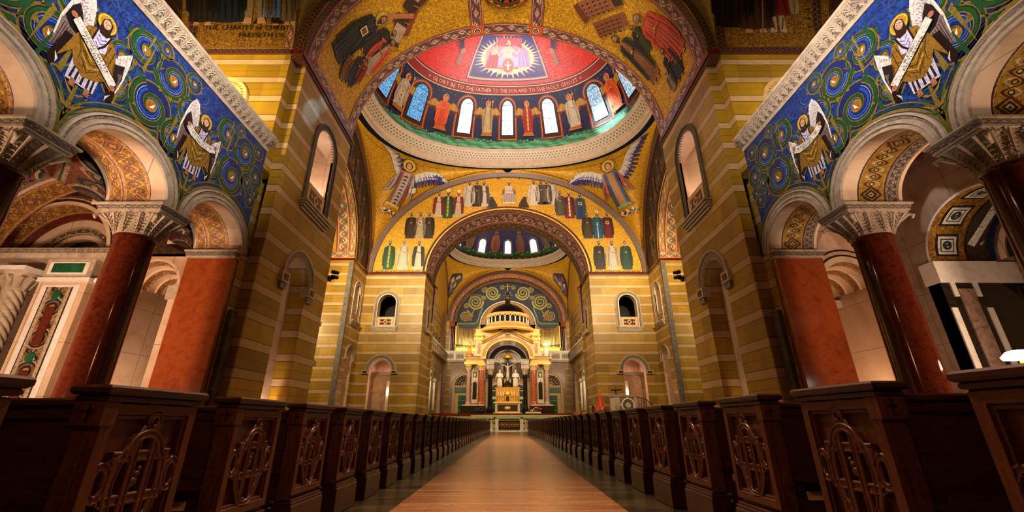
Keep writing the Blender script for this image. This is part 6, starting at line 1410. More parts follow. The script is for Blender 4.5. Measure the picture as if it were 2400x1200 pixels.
ringface(b, mg, arc(0, 9.05, 2.95, 2.35, 180, 0, 30), arc(0, 9.05, 3.4, 2.75, 180, 0, 30), -.08, B_ROPE); ringface(b, mg, arc(0, 9.05, 2.85, 2.25, 180, 0, 30), arc(0, 9.05, 2.98, 2.38, 180, 0, 30), -.12, GOLDMET)
b.lathe([(0, 0), (.3, 0), (.36, .05), (.2, .1)], (0, YF - .12, 12.0), 12, GOLDMET)
b.build('gable', t, origin=(0, YF, 9.05))
b = MB(); D = Draw(b, mg, 1, .12, .01); D.at(0, 12.0, .36); D.circ(0, 0, 1, '#8c4c48'); D.circ(0, 0, .75, '#c8a080')
for a in range(4): D.line([(0, 0), (.7 * cos(a * pi / 2 + .78), .7 * sin(a * pi / 2 + .78))], .2, '#50303c')
b.build('medallion', t, origin=(0, YF, 12.0))
b = MB(); mi_ = YP(YBK - .2)     # inner black marble arch with its mosaic tympanum
ringface(b, mi_, arc(0, 8.95, 1.95, 1.7, 180, 0, 30), arc(0, 8.95, 2.75, 2.35, 180, 0, 30), 0, BLACKM); soffit(b, mi_, arc(0, 8.95, 1.95, 1.7, 180, 0, 30), 0, .5, BLACKM)
ringface(b, mi_, arc(0, 8.95, 1.8, 1.55, 180, 0, 30), arc(0, 8.95, 1.97, 1.72, 180, 0, 30), -.05, WHITE); ringface(b, mi_, arc(0, 8.95, 2.72, 2.32, 180, 0, 30), arc(0, 8.95, 2.9, 2.5, 180, 0, 30), -.05, WHITE)
b.grid(lambda a, c: (-3.1 * cos(pi * a), YF + .8 + 3.2 * c, 9.3 + 3.0 * sin(pi * a)), 20, 3, VIOLET); plate(b, YP(YBK + .35), arc(0, 8.95, 1.95, 1.7, 0, 180, 24), [], .05, WHITE)
DD = Draw(b, YP(YBK + .35), 1, .02, .006)
for i in range(13): DD.k = 0; DD.at(1.35 * cos(radians(15 + i * 12.5)), 8.95 + 1.2 * sin(radians(15 + i * 12.5)), .09); DD.poly([(-1, -1), (1, -1), (0, 1.2)], '#4c6440' if i % 2 else '#8c6c30')
b.build('inner_arch', t, origin=(0, YBK, 9.3))
b = MB(); b.lathe([(4.3, 12.75), (4.35, 12.95), (4.1, 13.0), (3.3, 13.6), (3.2, 13.7), (3.15, 13.75)], (0, 59.4, 0), 40, CREAM); b.lathe([(4.2, 12.55), (4.32, 12.75)], (0, 59.4, 0), 40, GOLDMET); b.build('drum_base', t, origin=(0, 59.4, 12.7))
b = MB(); b.lathe([(2.75, 13.7), (2.75, 14.9)], (0, 59.4, 0), 40, DARK); b.lathe([(3.1, 13.7), (3.15, 13.85), (3.0, 13.9)], (0, 59.4, 0), 40, CREAM); b.lathe([(3.0, 14.85), (3.1, 14.95), (3.12, 15.2), (3.0, 15.25), (2.6, 15.3)], (0, 59.4, 0), 40, CREAM)
for i in range(26):
    a = 2 * pi * i / 26; x, y = 2.95 * cos(a), 59.4 + 2.95 * sin(a); b.tube([(x, y, 13.85), (x, y, 14.6)], .09, 8, WHITE); b.tube([(x, y, 14.55), (2.98 * cos(a + .06), 59.4 + 2.98 * sin(a + .06), 14.8), (2.98 * cos(a + .12), 59.4 + 2.98 * sin(a + .12), 14.87), (2.98 * cos(a + .18), 59.4 + 2.98 * sin(a + .18), 14.8), (2.95 * cos(a + .2417), 59.4 + 2.95 * sin(a + .2417), 14.55)], .07, 6, CREAM)
b.build('drum', t, origin=(0, 59.4, 13.7))
b = MB(); b.lathe([(2.6, 15.25), (2.5, 15.6), (2.15, 16.15), (1.6, 16.6), (.9, 16.9), (.35, 17.0)], (0, 59.4, 0), 36, simple('dark_glazed_dome', '#1c1210', .18, .3)); b.build('dome', t, origin=(0, 59.4, 15.25))
b = MB(); b.lathe([(.45, 16.9), (.5, 17.05), (.38, 17.1), (.38, 18.2), (.5, 18.3), (.3, 18.5), (.1, 18.9), (0, 19.0)], (0, 59.4, 0), 16, BRONZE)
b.tube([(0, 59.4, 18.9), (0, 59.4, 20.3)], .06, 6, GOLDMET); b.tube([(-.35, 59.4, 19.8), (.35, 59.4, 19.8)], .06, 6, GOLDMET); b.build('finial', t, origin=(0, 59.4, 16.9))
for sx in (-1, 1): robed('statue', (sx * 5.15, YF + .1, 9.32), 1.95, GOLDMET if sx < 0 else WHITE, '%s robed statue standing on the %s corner of the baldachin' % ('golden' if sx < 0 else 'pale', side[sx]), 'statue', 'statues on the baldachin', base=.25)
# ------------------------------------------------------------------ high altar, reredos, crucifix, angels, candlesticks
YAL = 58.2
t = empty('altar', (0, YAL, FZ), 'carved stone high altar with a golden tabernacle under the baldachin', 'altar')
b = MB(); b.box(-1.9, 1.9, YAL - .5, YAL + .9, FZ, FZ + .18, CREAM); b.box(-1.55, 1.55, YAL - .3, YAL + .6, FZ + .18, 3.25, CREAM)
for x in (-1.62, 1.38): b.box(x, x + .24, YAL - .42, YAL - .2, FZ + .18, 3.25, STONE)
b.box(-1.3, 1.3, YAL - .34, YAL - .3, FZ + .35, 3.1, BRONZE); b.ell((0, YAL - .36, 2.7), (.4, .05, .2), CREAM); b.build('base', t, origin=(0, YAL, FZ))
b = MB(); b.box(-1.85, 1.85, YAL - .5, YAL + .7, 3.25, 3.45, CREAM, .03); b.build('altar_table', t, origin=(0, YAL, 3.25))
b = MB(); b.box(-1.6, 1.6, YAL + .5, YAL + .8, 3.45, 5.15, GOLDMET); b.box(-1.7, 1.7, YAL + .42, YAL + .85, 5.15, 5.32, GOLDMET)
for i in range(7): b.tube([(-1.45 + i * .483, YAL + .42, 3.45), (-1.45 + i * .483, YAL + .42, 5.15)], .06, 8, CREAM)
b.build('reredos', t, origin=(0, YAL + .6, 3.45))
b = MB(); b.box(-.38, .38, YAL + .15, YAL + .5, 3.45, 4.4, GOLDMET); b.lathe([(.45, 0), (.42, .1), (.3, .4), (.1, .62), (0, .7)], (0, YAL + .33, 4.4), 16, GOLDMET); plate(b, YP(YAL + .14), arch_path(0, .24, 4.0, .22, 3.55, 10), [], .02, BRONZE); b.build('tabernacle', t, origin=(0, YAL + .3, 3.45))
def candle(x, y, z, h, label, grp):
    c = empty('candlestick', (x, y, z), label, 'candlestick', grp); b = MB(); b.lathe([(.01, 0), (.13, 0), (.11, .06), (.035, .14), (.06, h * .3), (.03, h * .36), (.045, h * .6), (.11, h * .64), (.0, h * .66)], (x, y, z), 12, GOLDMET); b.build('stand', c)
    b = MB(); b.lathe([(.035, h * .65), (.035, h), (.0, h + .02)], (x, y, z), 8, WHITE); b.build('candle', c); return c
for i, x in enumerate((-1.25, -.9, -.58, .58, .9, 1.25)): candle(x, YAL + .15, 3.45, 1.25, 'tall golden candlestick on the high altar, %s of the tabernacle' % ('%s to the left' % ('furthest', 'middle', 'nearest')[i] if i < 3 else '%s to the right' % ('nearest', 'middle', 'furthest')[i - 3]), 'candlesticks on the high altar')
t = empty('crucifix', (0, YAL + 1.3, 5.32), 'dark crucifix with a pale figure standing above the altar', 'crucifix')
b = MB(); z = 5.32; b.box(-.16, .16, YAL + 1.25, YAL + 1.4, z - 1.8, 9.3, IRON); b.box(-1.55, 1.55, YAL + 1.25, YAL + 1.4, 8.35, 8.62, IRON); b.lathe([(.01, 0), (.9, 0), (.85, .2), (.55, .5), (.3, .9)], (0, YAL + 1.35, z - .1), 14, BRONZE)
for m in (-1, 1): b.tube([(m * .7, YAL + 1.3, z + .1), (m * .75, YAL + 1.3, z + 1.1), (m * .45, YAL + 1.3, z + 1.6), (m * .5, YAL + 1.3, 8.4)], .16, 8, BRONZE, rr=[.3, .22, .16, .1])
b.lathe([(.01, 0), (.7, 0), (.75, .1), (.5, .35), (.25, .7), (0, .8)], (0, YAL + 1.35, 9.25), 16, GOLDMET)
for a in range(9): an = radians(a * 22.5); b.tube([(0, YAL + 1.3, 9.1), (1.0 * cos(an), YAL + 1.3, 9.1 + .9 * sin(an))], .03, 4, GOLDMET)
b.build('cross', t, origin=(0, YAL + 1.3, 5.32))
V = [(0, 0, 1.15, .17, .13), (0, 0, 1.45, .15, .11), (0, .02, 1.75, .19, .13), (0, 0, 1.95, .07), (0, -.06, 2.08, .085), (.03, -.1, 2.2, .10), (.05, -.1, 2.32, .07), (.18, .02, 1.86, .08), (.55, .05, 2.05, .06), (.95, .08, 2.22, .045), (1.15, .08, 2.3, .05), (-.18, .02, 1.86, .08), (-.55, .05, 2.05, .06), (-.95, .08, 2.22, .045), (-1.15, .08, 2.3, .05),
     (.09, -.02, 1.0, .11), (.09, -.14, .55, .085), (.04, .0, .12, .05), (.03, -.1, -.02, .045), (-.09, -.02, 1.0, .11), (-.09, -.14, .55, .085), (-.03, .02, .12, .05), (-.03, -.08, -.02, .045)]
o = skin('body', V, [(0, 1), (1, 2), (2, 3), (3, 4), (4, 5), (5, 6), (2, 7), (7, 8), (8, 9), (9, 10), (2, 11), (11, 12), (12, 13), (13, 14), (0, 15), (15, 16), (16, 17), (17, 18), (0, 19), (19, 20), (20, 21), (21, 22)], simple('pale_corpus', '#e8ddd0', .5), t, 2)
o.location = (0, -.22, .95); 
for sx in (-1, 1): robed('angel_statue', (sx * 1.1, YAL + 1.0, 5.32), 2.35, WHITE, 'pale winged angel statue %s of the crucifix' % ('left' if sx < 0 else 'right'), 'statue', 'angels beside the crucifix', wings=True, face=sx * -.35)
# side pieces
for sx in (-1, 1):
    t = empty('flower_arrangement', (sx * 3.4, 55.2, FZ), 'low dark flower arrangement on the %s sanctuary step' % side[sx], 'flowers', 'flower arrangements before the altar'); b = MB()
    b.lathe([(.01, 0), (.3, 0), (.42, .3), (.45, .35), (.0, .36)], (sx * 3.4, 55.2, FZ), 14, BRONZE); b.build('bowl', t); b = MB(); random.seed(30 + sx)
    for i in range(60):
        a = random.uniform(0, 6.28); r = random.uniform(.1, .85); x, y, zz = sx * 3.4 + r * cos(a), 55.2 + r * .6 * sin(a), FZ + .35 + random.uniform(0, .5) * (1 - r * .6)
        b.ell((x, y, zz), (.09, .09, .06), random.choice([FERN, FERN, CLOTHR, WHITE]) if sx > 0 else FERN, 4, 6)
    b.build('blossoms', t)
b = MB(); b.box(2.2, 4.1, 54.3, 54.8, 1.6, 2.15, PGREEN, .04); tag(b.build('stone_block', origin=(3.15, 54.5, 1.6)), None, 'low pale green stone block at the right of the altar steps', 'block')
b = MB(); t = empty('lectern', (-4.0, 52.4, 1.0), 'small dark lectern at the left end of the sanctuary step', 'lectern')
b.lathe([(.01, 0), (.3, 0), (.25, .08), (.07, .15), (.07, .9)], (-4.0, 52.4, 1.2), 12, IRON); b.build('stand', t); b = MB(); b.box(-4.35, -3.65, 52.1, 52.6, 2.1, 2.3, IRON, .03); b.build('desk', t)
# communion gate and marble rails
t = empty('altar_gate', (.2, 49.3, 0), 'low bronze double gate between white marble posts at the end of the aisle', 'gate')
for x in (-1.42, 1.28):
    b = MB(); b.box(.2 + x - .1, .2 + x + .24, 49.15, 49.55, 0, 1.3, WHITE, .03); b.box(.2 + x - .16, .2 + x + .30, 49.1, 49.6, 0, .16, WHITE); b.box(.2 + x - .14, .2 + x + .28, 49.12, 49.58, 1.2, 1.3, WHITE); b.build('post', t)
for m in (0, 1):
    x0 = .2 - 1.17 + m * 1.2; b = MB(); b.box(x0, x0 + 1.14, 49.32, 49.38, .3, .38, BRONZE); b.box(x0, x0 + 1.14, 49.32, 49.38, 1.05, 1.13, BRONZE); b.box(x0, x0 + .07, 49.32, 49.38, .3, 1.13, BRONZE); b.box(x0 + 1.07, x0 + 1.14, 49.32, 49.38, .3, 1.13, BRONZE); b.box(x0, x0 + 1.14, 49.36, 49.37, .35, 1.1, IRON)
    for i in range(3): c = (x0 + .25 + i * .32, 49.33, .72); b.tube([(c[0] + .15 * cos(a * .5), 49.33, c[2] + .26 * sin(a * .5)) for a in range(14)], .025, 5, GOLDMET, cap=False); b.ell(c, (.07, .03, .1), GOLDMET, 5, 8)
    b.build('gate_leaf', t)
b = MB(); b.box(-1.3, 1.6, 49.2, 49.5, 0, .14, WHITE); b.build('threshold', t)
for sx in (-1, 1):
    b = MB(); xa, xb = (-9.4, -1.5) if sx < 0 else (1.75, 9.4)
    b.box(xa, xb, 49.6, 50.1, 0, .25, WHITE); b.box(xa, xb, 49.55, 50.15, 1.35, 1.55, PGREEN)
    t = empty('communion_rail', ((xa + xb) / 2, 49.85, 0), 'marble communion rail with a pale green top %s of the gate' % ('left' if sx < 0 else 'right'), 'railing', 'communion rails'); b.build('rail', t)
    for i in range(16):
        b = MB(); x = xa + .25 + i * (xb - xa - .5) / 15; b.lathe([(.12, .25), (.12, .33), (.07, .42), (.11, .7), (.06, 1.1), (.11, 1.25), (.11, 1.35)], (x, 49.85, 0), 8, WHITE); b.build('baluster', t)
b = MB(); b.box(-4.2, 7.6, 50.9, 53.4, 1.5, 1.72, PGREEN, .04); b.box(-1.3, 1.5, 49.9, 50.4, 1.35, 1.5, PGREEN); b.build('trim_1', kind='structure')
# ------------------------------------------------------------------ columns of the arcades
def column_parts(t, sg):
    b = MB(); b.lathe([(.53, .62), (.55, .68), (.505, .74), (.50, .8), (.485, 3.2), (.455, 5.68), (.49, 5.72), (.49, 5.78), (.46, 5.82)], (0, 0, 0), 40, COLMB); b.build('shaft', t)
    b = MB(); b.box(-.72, .72, -.62, .62, 0, .3, DSTONE, .03); b.lathe([(.66, .3), (.70, .38), (.66, .46), (.58, .48), (.57, .54), (.60, .58), (.54, .63)], (0, 0, 0), 36, DSTONE); b.build('base', t)
    b = MB(); n = 48
    def sec(a, k):      # morph from a circle to the rectangular bell
        hx, hy = .80, .44; c, s = cos(a), sin(a); r = 1 / max(abs(c) / hx, abs(s) / hy); q = k ** 1.5
        return ((.46 * (1 - q) + r * q) * c, (.46 * (1 - q) + r * q) * s, 5.8 + .62 * k)
    b.grid(lambda k, a: sec(2 * pi * a, k), 8, n, STONE, flip=True)
    # acanthus leaves: a stem with paired lobes, every other one deeply cut
    faces = []
    for m in (-1, 1):
        for i in range(5): faces.append((atan2(m * .44, (-.64 + i * .32))))
        for i in range(3): faces.append((atan2(-.28 + i * .28, m * .80)))
    for j, a in enumerate(faces):
        P = [Vector(sec(a, k)) for k in (.05, .3, .55, .78, .95)]; out = Vector((cos(a), sin(a), 0)); side_ = Vector((-sin(a), cos(a), 0))
        b.tube([p + out * (.03 + .02 * i) for i, p in enumerate(P)], .02, 5, STONE, rr=[.014, .02, .024, .03, .04])
        for k in range(6):
            p = Vector(sec(a, .12 + k * .15)) + out * .03; w_ = .035 + .012 * k
            for m in (-1, 1): b.tube([p, p + side_ * m * w_ + Vector((0, 0, .045)) + out * .02, p + side_ * m * w_ * 1.35 + Vector((0, 0, .015)) + out * .045], .014, 5, STONE, rr=[.012, .020, .010])
    for sx in (-1, 1):
        for sy in (-1, 1): b.tube([(sx * .62, sy * .36, 6.18), (sx * .80, sy * .46, 6.36), (sx * .88, sy * .54, 6.30), (sx * .84, sy * .52, 6.22)], .05, 6, STONE, rr=[.03, .055, .05, .03])
    cp = b.build('capital', t)
    b = MB(); b.frustum(-.84, .84, -.48, .48, 6.40, 6.47, 0, 0, STONE); b.frustum(-.88, .88, -.52, .52, 6.47, 6.50, 0, 0, STONE); b.frustum(-.93, .93, -.57, .57, 6.50, 6.64, .05, 0, STONE, B_VINE); b.frustum(-.96, .96, -.6, .6, 6.64, 6.69, 0, 0, STONE); b.build('abacus', cp)
protoc = empty('marble_column', (0, 0, 0)); column_parts(protoc, 1)
lab = {(-1, 3): 'second red granite column from the left edge, foliate capital, standing before the orange marble pilaster', (-1, 2): 'dark red granite column cut by the left edge of the picture, capital in shadow',
       (1, 3): 'red granite column with foliate capital next to the orange marble pilaster on the right side', (1, 2): 'large red granite column with blue reflection nearest the right edge'}
first = True
for sg in (-1, 1):
    for k in (1, 2, 3):
        c = protoc if first else copy_tree(protoc); first = False
        c.location = (sg * 10.5, COLY[k], 0); c['category'] = 'column'; c['group'] = 'columns of the side arcades'
        c['label'] = lab.get((sg, k), 'red granite column outside the %s edge of the picture' % side[sg])
for sg in (-1, 1):
    t = empty('marble_pilaster', (sg * 10.5, 14.0, 0), 'flat orange marble pilaster at the far end of the %s arcade' % side[sg], 'pilaster', 'orange marble pilasters'); b = MB()
    b.box(*sorted((sg * (XA + .01), sg * 11.34)), 13.86, Y1 - .02, .3, 6.40, REDMB); b.build('shaft', t); b = MB(); b.box(*sorted((sg * (XA - .03), sg * 11.38)), 13.8, Y1 - .02, 6.40, 6.46, STONE)
    b.frustum(*sorted((sg * (XA - .06), sg * 11.42)), 13.76, Y1 - .02, 6.46, 6.63, .04, 0, STONE, B_VINE); b.box(*sorted((sg * (XA - .08), sg * 11.44)), 13.74, Y1 - .02, 6.63, 6.69, STONE); b.build('capital', t)
    b = MB(); b.box(*sorted((sg * (XA - .08), sg * 11.42)), 13.74, Y1 - .02, 0, .3, CREAM); b.build('base', t)
# ------------------------------------------------------------------ left aisle
YEND = 14.2
g = MB(); g.box(-19.2, -18.9, -3.4, YEND, 0, 10.4, PINK); g.build('wall_aisle_outer_left', kind='structure')
g = MB(); me = YP(YEND)
opA = arch_path(-16.9, 2.3, 6.6, 2.3, 0, 28); opB = arch_path(-12.65, 1.0, 5.5, 1.0, 0, 20)
plate(g, me, [(-19.3, 0)] + [p for p in opA if p[1] < 6.6 and p[0] < -16.9] + [(-19.2, 6.6)] + [(-19.3, 6.6)], [], 0, PINK)
plate(g, me, [(-14.6, 0)] + opB + [(-11.3, 0), (-11.3, 6.7), (-14.6, 6.7)], [], 0, PINK)
plate(g, me, [(-19.3, 6.6)] + arc(-16.9, 6.6, 2.3, 2.3, 180, 0, 28) + [(-11.3, 6.6), (-11.3, 10.4), (-19.3, 10.4)], [], 0, BROWN)
for i, (r0, r1, m, sm, dd) in enumerate(((2.3, 2.16, PALE, B_ORNL, .0), (2.16, 1.9, REDDK, REDDK, .75), (1.9, 1.62, PALE, PALE, .85), (1.62, 1.34, B_INLAY, B_INLAY, .95), (1.34, 1.16, PALE, PALE, 1.05), (1.16, 1.0, BLACKM, BLACKM, 1.3), (1.0, .82, PALE, PALE, 1.4), (.82, .6, B_RED, REDDK, 1.7))):
    nd = (.75, .85, .95, 1.05, 1.3, 1.4, 1.7, 2.2)[i]
    a0 = arch_path(-16.9, r0, 6.6, r0, 6.5, 28); a1 = arch_path(-16.9, r1, 6.6, r1, 6.5, 28); ringface(g, me, a1, a0, dd, m); soffit(g, me, a1, dd, nd, sm)
for i in range(7):
    r0 = 1.0 - i * .085; a0 = arc(-12.65, 5.5, r0, r0, 180, 0, 24); a1 = arc(-12.65, 5.5, r0 - .085, r0 - .085, 180, 0, 24); ringface(g, me, a1, a0, .25 * i, PALE if i % 2 == 0 else B_RED); soffit(g, me, a1, .25 * i, .25 * i + .25, PALE if i % 2 else B_ORNL)
g.face([(-26, 17.2, 0), (-14.4, 17.2, 0), (-14.4, 17.2, 9), (-26, 17.2, 9)], BROWN); g.face([(-19.25, YEND, 0), (-19.25, 17.2, 0), (-19.25, 17.2, 9), (-19.25, YEND, 9)], PINK); g.face([(-14.4, YEND, 0), (-14.4, 19.5, 0), (-14.4, 19.5, 8), (-14.4, YEND, 8)], PALE); g.face([(-11.65, YEND, 0), (-11.65, 19.5, 0), (-11.65, 19.5, 8), (-11.65, YEND, 8)], PALE)
g.face([(-14.4, 18.6, 0), (-11.3, 18.6, 0), (-11.3, 18.6, 8), (-14.4, 18.6, 8)], GREY)
g.box(-13.5, -12.5, 18.4, 18.6, 2.4, 5.0, B_INLAY); g.box(-13.3, -12.7, 18.35, 18.4, 2.7, 4.7, BLACKM); g.box(-14.4, -11.6, 18.2, 18.6, 5.25, 5.5, STONE); g.box(-14.2, -11.6, 17.9, 18.6, 0, 1.5, PALE)
g.box(-11.95, -11.6, 14.3, 14.6, 0, 5.5, PALE); g.box(-12.05, -11.55, 14.25, 14.7, 5.0, 5.5, STONE)
plate(g, YP(18.15), arc(-12.9, 5.5, 1.3, 1.2, 0, 180, 20), [], 0, GOLD2); ringface(g, YP(18.1), arc(-12.9, 5.5, 1.05, .95, 180, 0, 20), arc(-12.9, 5.5, 1.3, 1.2, 180, 0, 20), 0, B_DIAM)
g.build('wall_aisle_end_left', kind='structure')
g = MB()      # pilasters with inlaid panels, entablature, stepped jambs
for (x0, x1, y0) in ((-16.25, -14.55, YEND - .35), (-14.35, -13.75, YEND - .25)):
    g.box(x0, x1, y0, YEND + .9, 0, 5.55, PALE); g.box(x0 - .06, x1 + .06, y0 - .06, YEND + .9, 5.5, 5.66, WHITE); g.box(x0, x1, y0, YEND + .9, 5.66, 6.35, STONE)
g.box(-16.1, -14.7, YEND - .38, YEND - .3, 5.78, 6.24, WHITE); g.box(-15.95, -14.85, YEND - .4, YEND - .36, 5.84, 6.18, GREENM); g.box(-16.05, -14.75, YEND - .38, YEND - .3, .9, 5.4, WHITE)
P_ = [(-15.85, YEND - .4), (-14.95, YEND - .4)]
g.face([(P_[0][0], P_[0][1], .9), (P_[1][0], P_[1][1], .9), (P_[1][0], P_[1][1], 5.3), (P_[0][0], P_[0][1], 5.3)], B_INLAY, [(0, 0), (0, 1), (4.4, 1), (4.4, 0)])
for z in (1.2, 3.3): g.box(-15.55, -15.25, YEND - .43, YEND - .4, z, z + 1.3, REDDK)
for z in (2.9, 5.0): g.lathe([(.01, 0), (.2, 0), (.2, .02)], (-15.4, YEND - .42, z), 12, GREENM) if 0 else g.ell((-15.4, YEND - .42, z), (.17, .03, .17), GREENM)
g.box(-19.0, -13.6, YEND - .5, YEND + .6, 6.35, 6.5, STONE); g.frustum(-19.0, -13.5, YEND - .62, YEND + .6, 6.5, 6.68, .06, 0, STONE, B_DIAM)
g.box(-17.6, -16.3, YEND + .9, YEND + 1.5, 0, 5.8, PALE); g.box(-17.3, -16.6, YEND + .8, YEND + .9, .8, 5.6, REDDK)
g.build('wall_aisle_pilasters_left', kind='structure')
t = empty('twisted_column', (-17.15, 14.0, 0), 'pale spiral-twisted marble column beside the inlaid pilaster at the left', 'column'); b = MB()
tw = lambda a, c: .27 + .05 * abs(cos(4 * (2 * pi * c) + a * 52)); b.grid(lambda a, c: (-17.15 + tw(a, c) * cos(2 * pi * c), 14.0 + tw(a, c) * sin(2 * pi * c), .9 + 4.3 * a), 150, 80, STONE, flip=True); b.build('shaft', t)
b = MB(); b.box(-17.6, -16.7, 13.55, 14.4, 0, .6, STONE, .03); b.lathe([(.42, .6), (.45, .7), (.34, .8), (.32, .9)], (-17.15, 14.0, 0), 20, STONE); b.build('base', t)
b = MB(); b.lathe([(.30, 5.2), (.33, 5.26), (.3, 5.34), (.42, 5.7), (.52, 5.85)], (-17.15, 14.0, 0), 20, STONE)
for a in range(10): b.tube([(-17.15 + .3 * cos(a * .628), 14 + .3 * sin(a * .628), 5.3), (-17.15 + .46 * cos(a * .628), 14 + .46 * sin(a * .628), 5.7), (-17.15 + .56 * cos(a * .628), 14 + .56 * sin(a * .628), 5.6)], .05, 5, STONE)
b.box(-17.75, -16.55, 13.5, 14.5, 5.85, 6.0, WHITE); b.build('capital', t)
def vault(xc, r, rise, z0, y0, y1, mat, name, sg):
    g = MB(); n = 30
    for i in range(n):
        a, c = pi * i / n, pi * (i + 1) / n
        for j in range(int((y1 - y0) / .9) + 1):
            ya, yb = y0 + j * .9, min(y1, y0 + (j + 1) * .9)
            P = lambda t, y: (xc - r * cos(t), y, z0 + rise * sin(t))
            g.face([P(a, ya), P(c, ya), P(c, yb), P(a, yb)], mat, [((r * a), (ya - y0) / 1.8 % 1), ((r * c), (ya - y0) / 1.8 % 1), ((r * c), (ya - y0) / 1.8 % 1 + .5), ((r * a), (ya - y0) / 1.8 % 1 + .5)])
    v = g.build(name, kind='structure'); return v
av = vault(-15.15, 3.75, 3.2, 6.7, -3.4, YEND, B_AISLE, 'ceiling_left_aisle_vault', -1)
g = MB()
for y in COLY[1:] + [13.7]:
    mr = YP(y - .42)
    for (r0, d0, m) in ((3.55, 0, PALE),):
        ringface(g, mr, arc(-15.15, 6.7, 3.42, 2.85, 180, 0, 30), arc(-15.15, 6.7, 3.58, 3.0, 180, 0, 30), 0, PALE); ringface(g, mr, arc(-15.15, 6.7, 3.58, 3.0, 180, 0, 30), arc(-15.15, 6.7, 3.75, 3.18, 180, 0, 30), 0, B_DIAM)
        soffit(g, mr, arc(-15.15, 6.7, 3.42, 2.85, 180, 0, 30), 0, .84, B_ORNL)
g.build('vault_ribs', av, 'structure')
g = MB(); D = Draw(g, YP(YEND), 1, .02, .004); random.seed(8)
D.at(0, 0, 1)
for rr, c in ((2.5, '#7c3c2c'), (2.42, '#c09878')): D.line(arc(-16.9, 6.6, rr, rr, 170, 4, 30), .06, c)
for i in range(150):
    a = random.uniform(.1, 3.0); r = random.uniform(.3, 1); x, z = -15.15 + 3.3 * r * cos(a), 6.8 + 2.8 * r * sin(a); 
    if hypot(x + 16.9, z - 6.6) < 2.62: continue
    D.k = 4; D.at(x, z, random.uniform(.08, .17), random.uniform(0, 360)); D.poly([(-1, -.4), (0, .7), (1, -.3), (.2, 0)], random.choice(['#1c6c3c', '#1c6c3c', '#c87858', '#8c3020', '#28304c']))
g.build('mosaic_lunette', av, 'structure')
# ------------------------------------------------------------------ right aisle
WX = 13.6
g = MB(); g.box(XA + 1.7, WX + .0, -3.4, YEND, 9.0, 9.3, B_RIB)
for i in range(24): g.box(XA + 1.7, WX, -3 + i * .72, -2.86 + i * .72, 8.9, 9.0, WOODV)
for i in range(3): g.box(11.9 + i * .7, 12.0 + i * .7, -3.4, YEND, 8.86, 9.0, REDDK)
g.build('ceiling_right_aisle', kind='structure')
g = MB(); mr = XP(WX, 1); oa = arch_path(10.75, 1.65, 5.7, 1.6, 0, 26); ob = arch_path(5.8, 1.65, 5.7, 1.6, 0, 26)
plate(g, mr, [(-3.4, 0)] + ob + oa + [(YEND, 0), (YEND, 9.0), (-3.4, 9.0)], [], 0, GREY)
for p in (oa, ob): soffit(g, mr, arc((p[0][0] + p[-1][0]) / 2, 5.7, 1.65, 1.6, 180, 0, 26), 0, 1.15, GOLD2); soffit(g, mr, arc((p[0][0] + p[-1][0]) / 2, 5.7, 1.65, 1.6, 180, 0, 26), 1.15, 1.9, BROWN)
for p in (oa, ob):
    c = (p[0][0] + p[-1][0]) / 2
    ringface(g, mr, arc(c, 5.7, 1.63, 1.58, 180, 0, 26), arc(c, 5.7, 1.70, 1.65, 180, 0, 26), -.03, WHITE)
    for r, m, d in ((1.65, NAVY, 1.9), (1.45, PALE, 2.0), (1.25, BLACKM, 2.05), (1.10, PALE, 2.1), (.85, BLACKM, 2.15), (.75, PALE, 2.2)): ringface(g, mr, arc(c, 5.7, r - .2, r - .2, 180, 0, 26), arc(c, 5.7, r, r - .04, 180, 0, 26), d, m)
for y0, y1 in ((12.4, 12.8), (7.5, 9.1)):        # jambs between the arches
    g.box(WX, 15.5, y0, y1, 0, 5.0, BLACKM); g.box(WX - .02, 15.6, y0 - .06, y1 + .06, 5.0, 5.7, WHITE)
    for x0, x1, m, z0, z1 in ((WX + .28, WX + .42, WHITE, 4.55, 5.0), (WX + .98, WX + 1.12, WHITE, 4.55, 5.0), (WX + .02, WX + .20, WHITE, .5, 4.2), (WX + .45, WX + .92, VEIN, .5, 4.8), (WX + 1.12, WX + 1.28, WHITE, .5, 4.2)): g.box(x0, x1, y0 - .04, y0, z0, z1, m)
g.face([(15.5, 12.5, 0), (19, 12.5, 0), (19, 12.5, 5.0), (15.5, 12.5, 5.0)], BLACKM); g.face([(15.5, 12.4, 5.0), (19, 12.4, 5.0), (19, 12.4, 5.7), (15.5, 12.4, 5.7)], WHITE); g.face([(15.6, 12.45, 5.7), (20, 12.45, 5.7), (20, 12.45, 9), (15.6, 12.45, 9)], GREY)
g.face([(19.5, -3, 0), (19.5, 13, 0), (19.5, 13, 9), (19.5, -3, 9)], PINK); g.face([(WX, -3, 8.9), (19.5, -3, 8.9), (19.5, 13, 8.9), (WX, 13, 8.9)], PINK)
for i in range(6): g.box(16.2 + i * .28, 16.34 + i * .28, 12.38, 12.44, 2.9, 4.9, CREAM)
wr = g.build('wall_aisle_outer_right', kind='structure')
g = MB()
def am(s, h, d): t = s / 1.62; return (WX + h, 10.75 - (1.65 + d) * sin(t), 5.7 + (1.6 + d) * cos(t))
D = Draw(g, am, .3, .015, .004)
for s in (-2.0, -1.35 + .35, -.0, 1.0, 2.0):
    D.k = 0; D.at(s, .58, .36)
    for r, c in ((1, '#10141c'), (.82, '#d8ccb8'), (.60, '#20303c'), (.5, '#e0d4b8')): D.poly([(-r, -r), (r, -r), (r, r), (-r, r)], c)
    D.circ(0, 0, .42, '#1c3444'); D.circ(0, 0, .22, '#c8a040'); D.circ(0, 0, .1, '#1c2434')
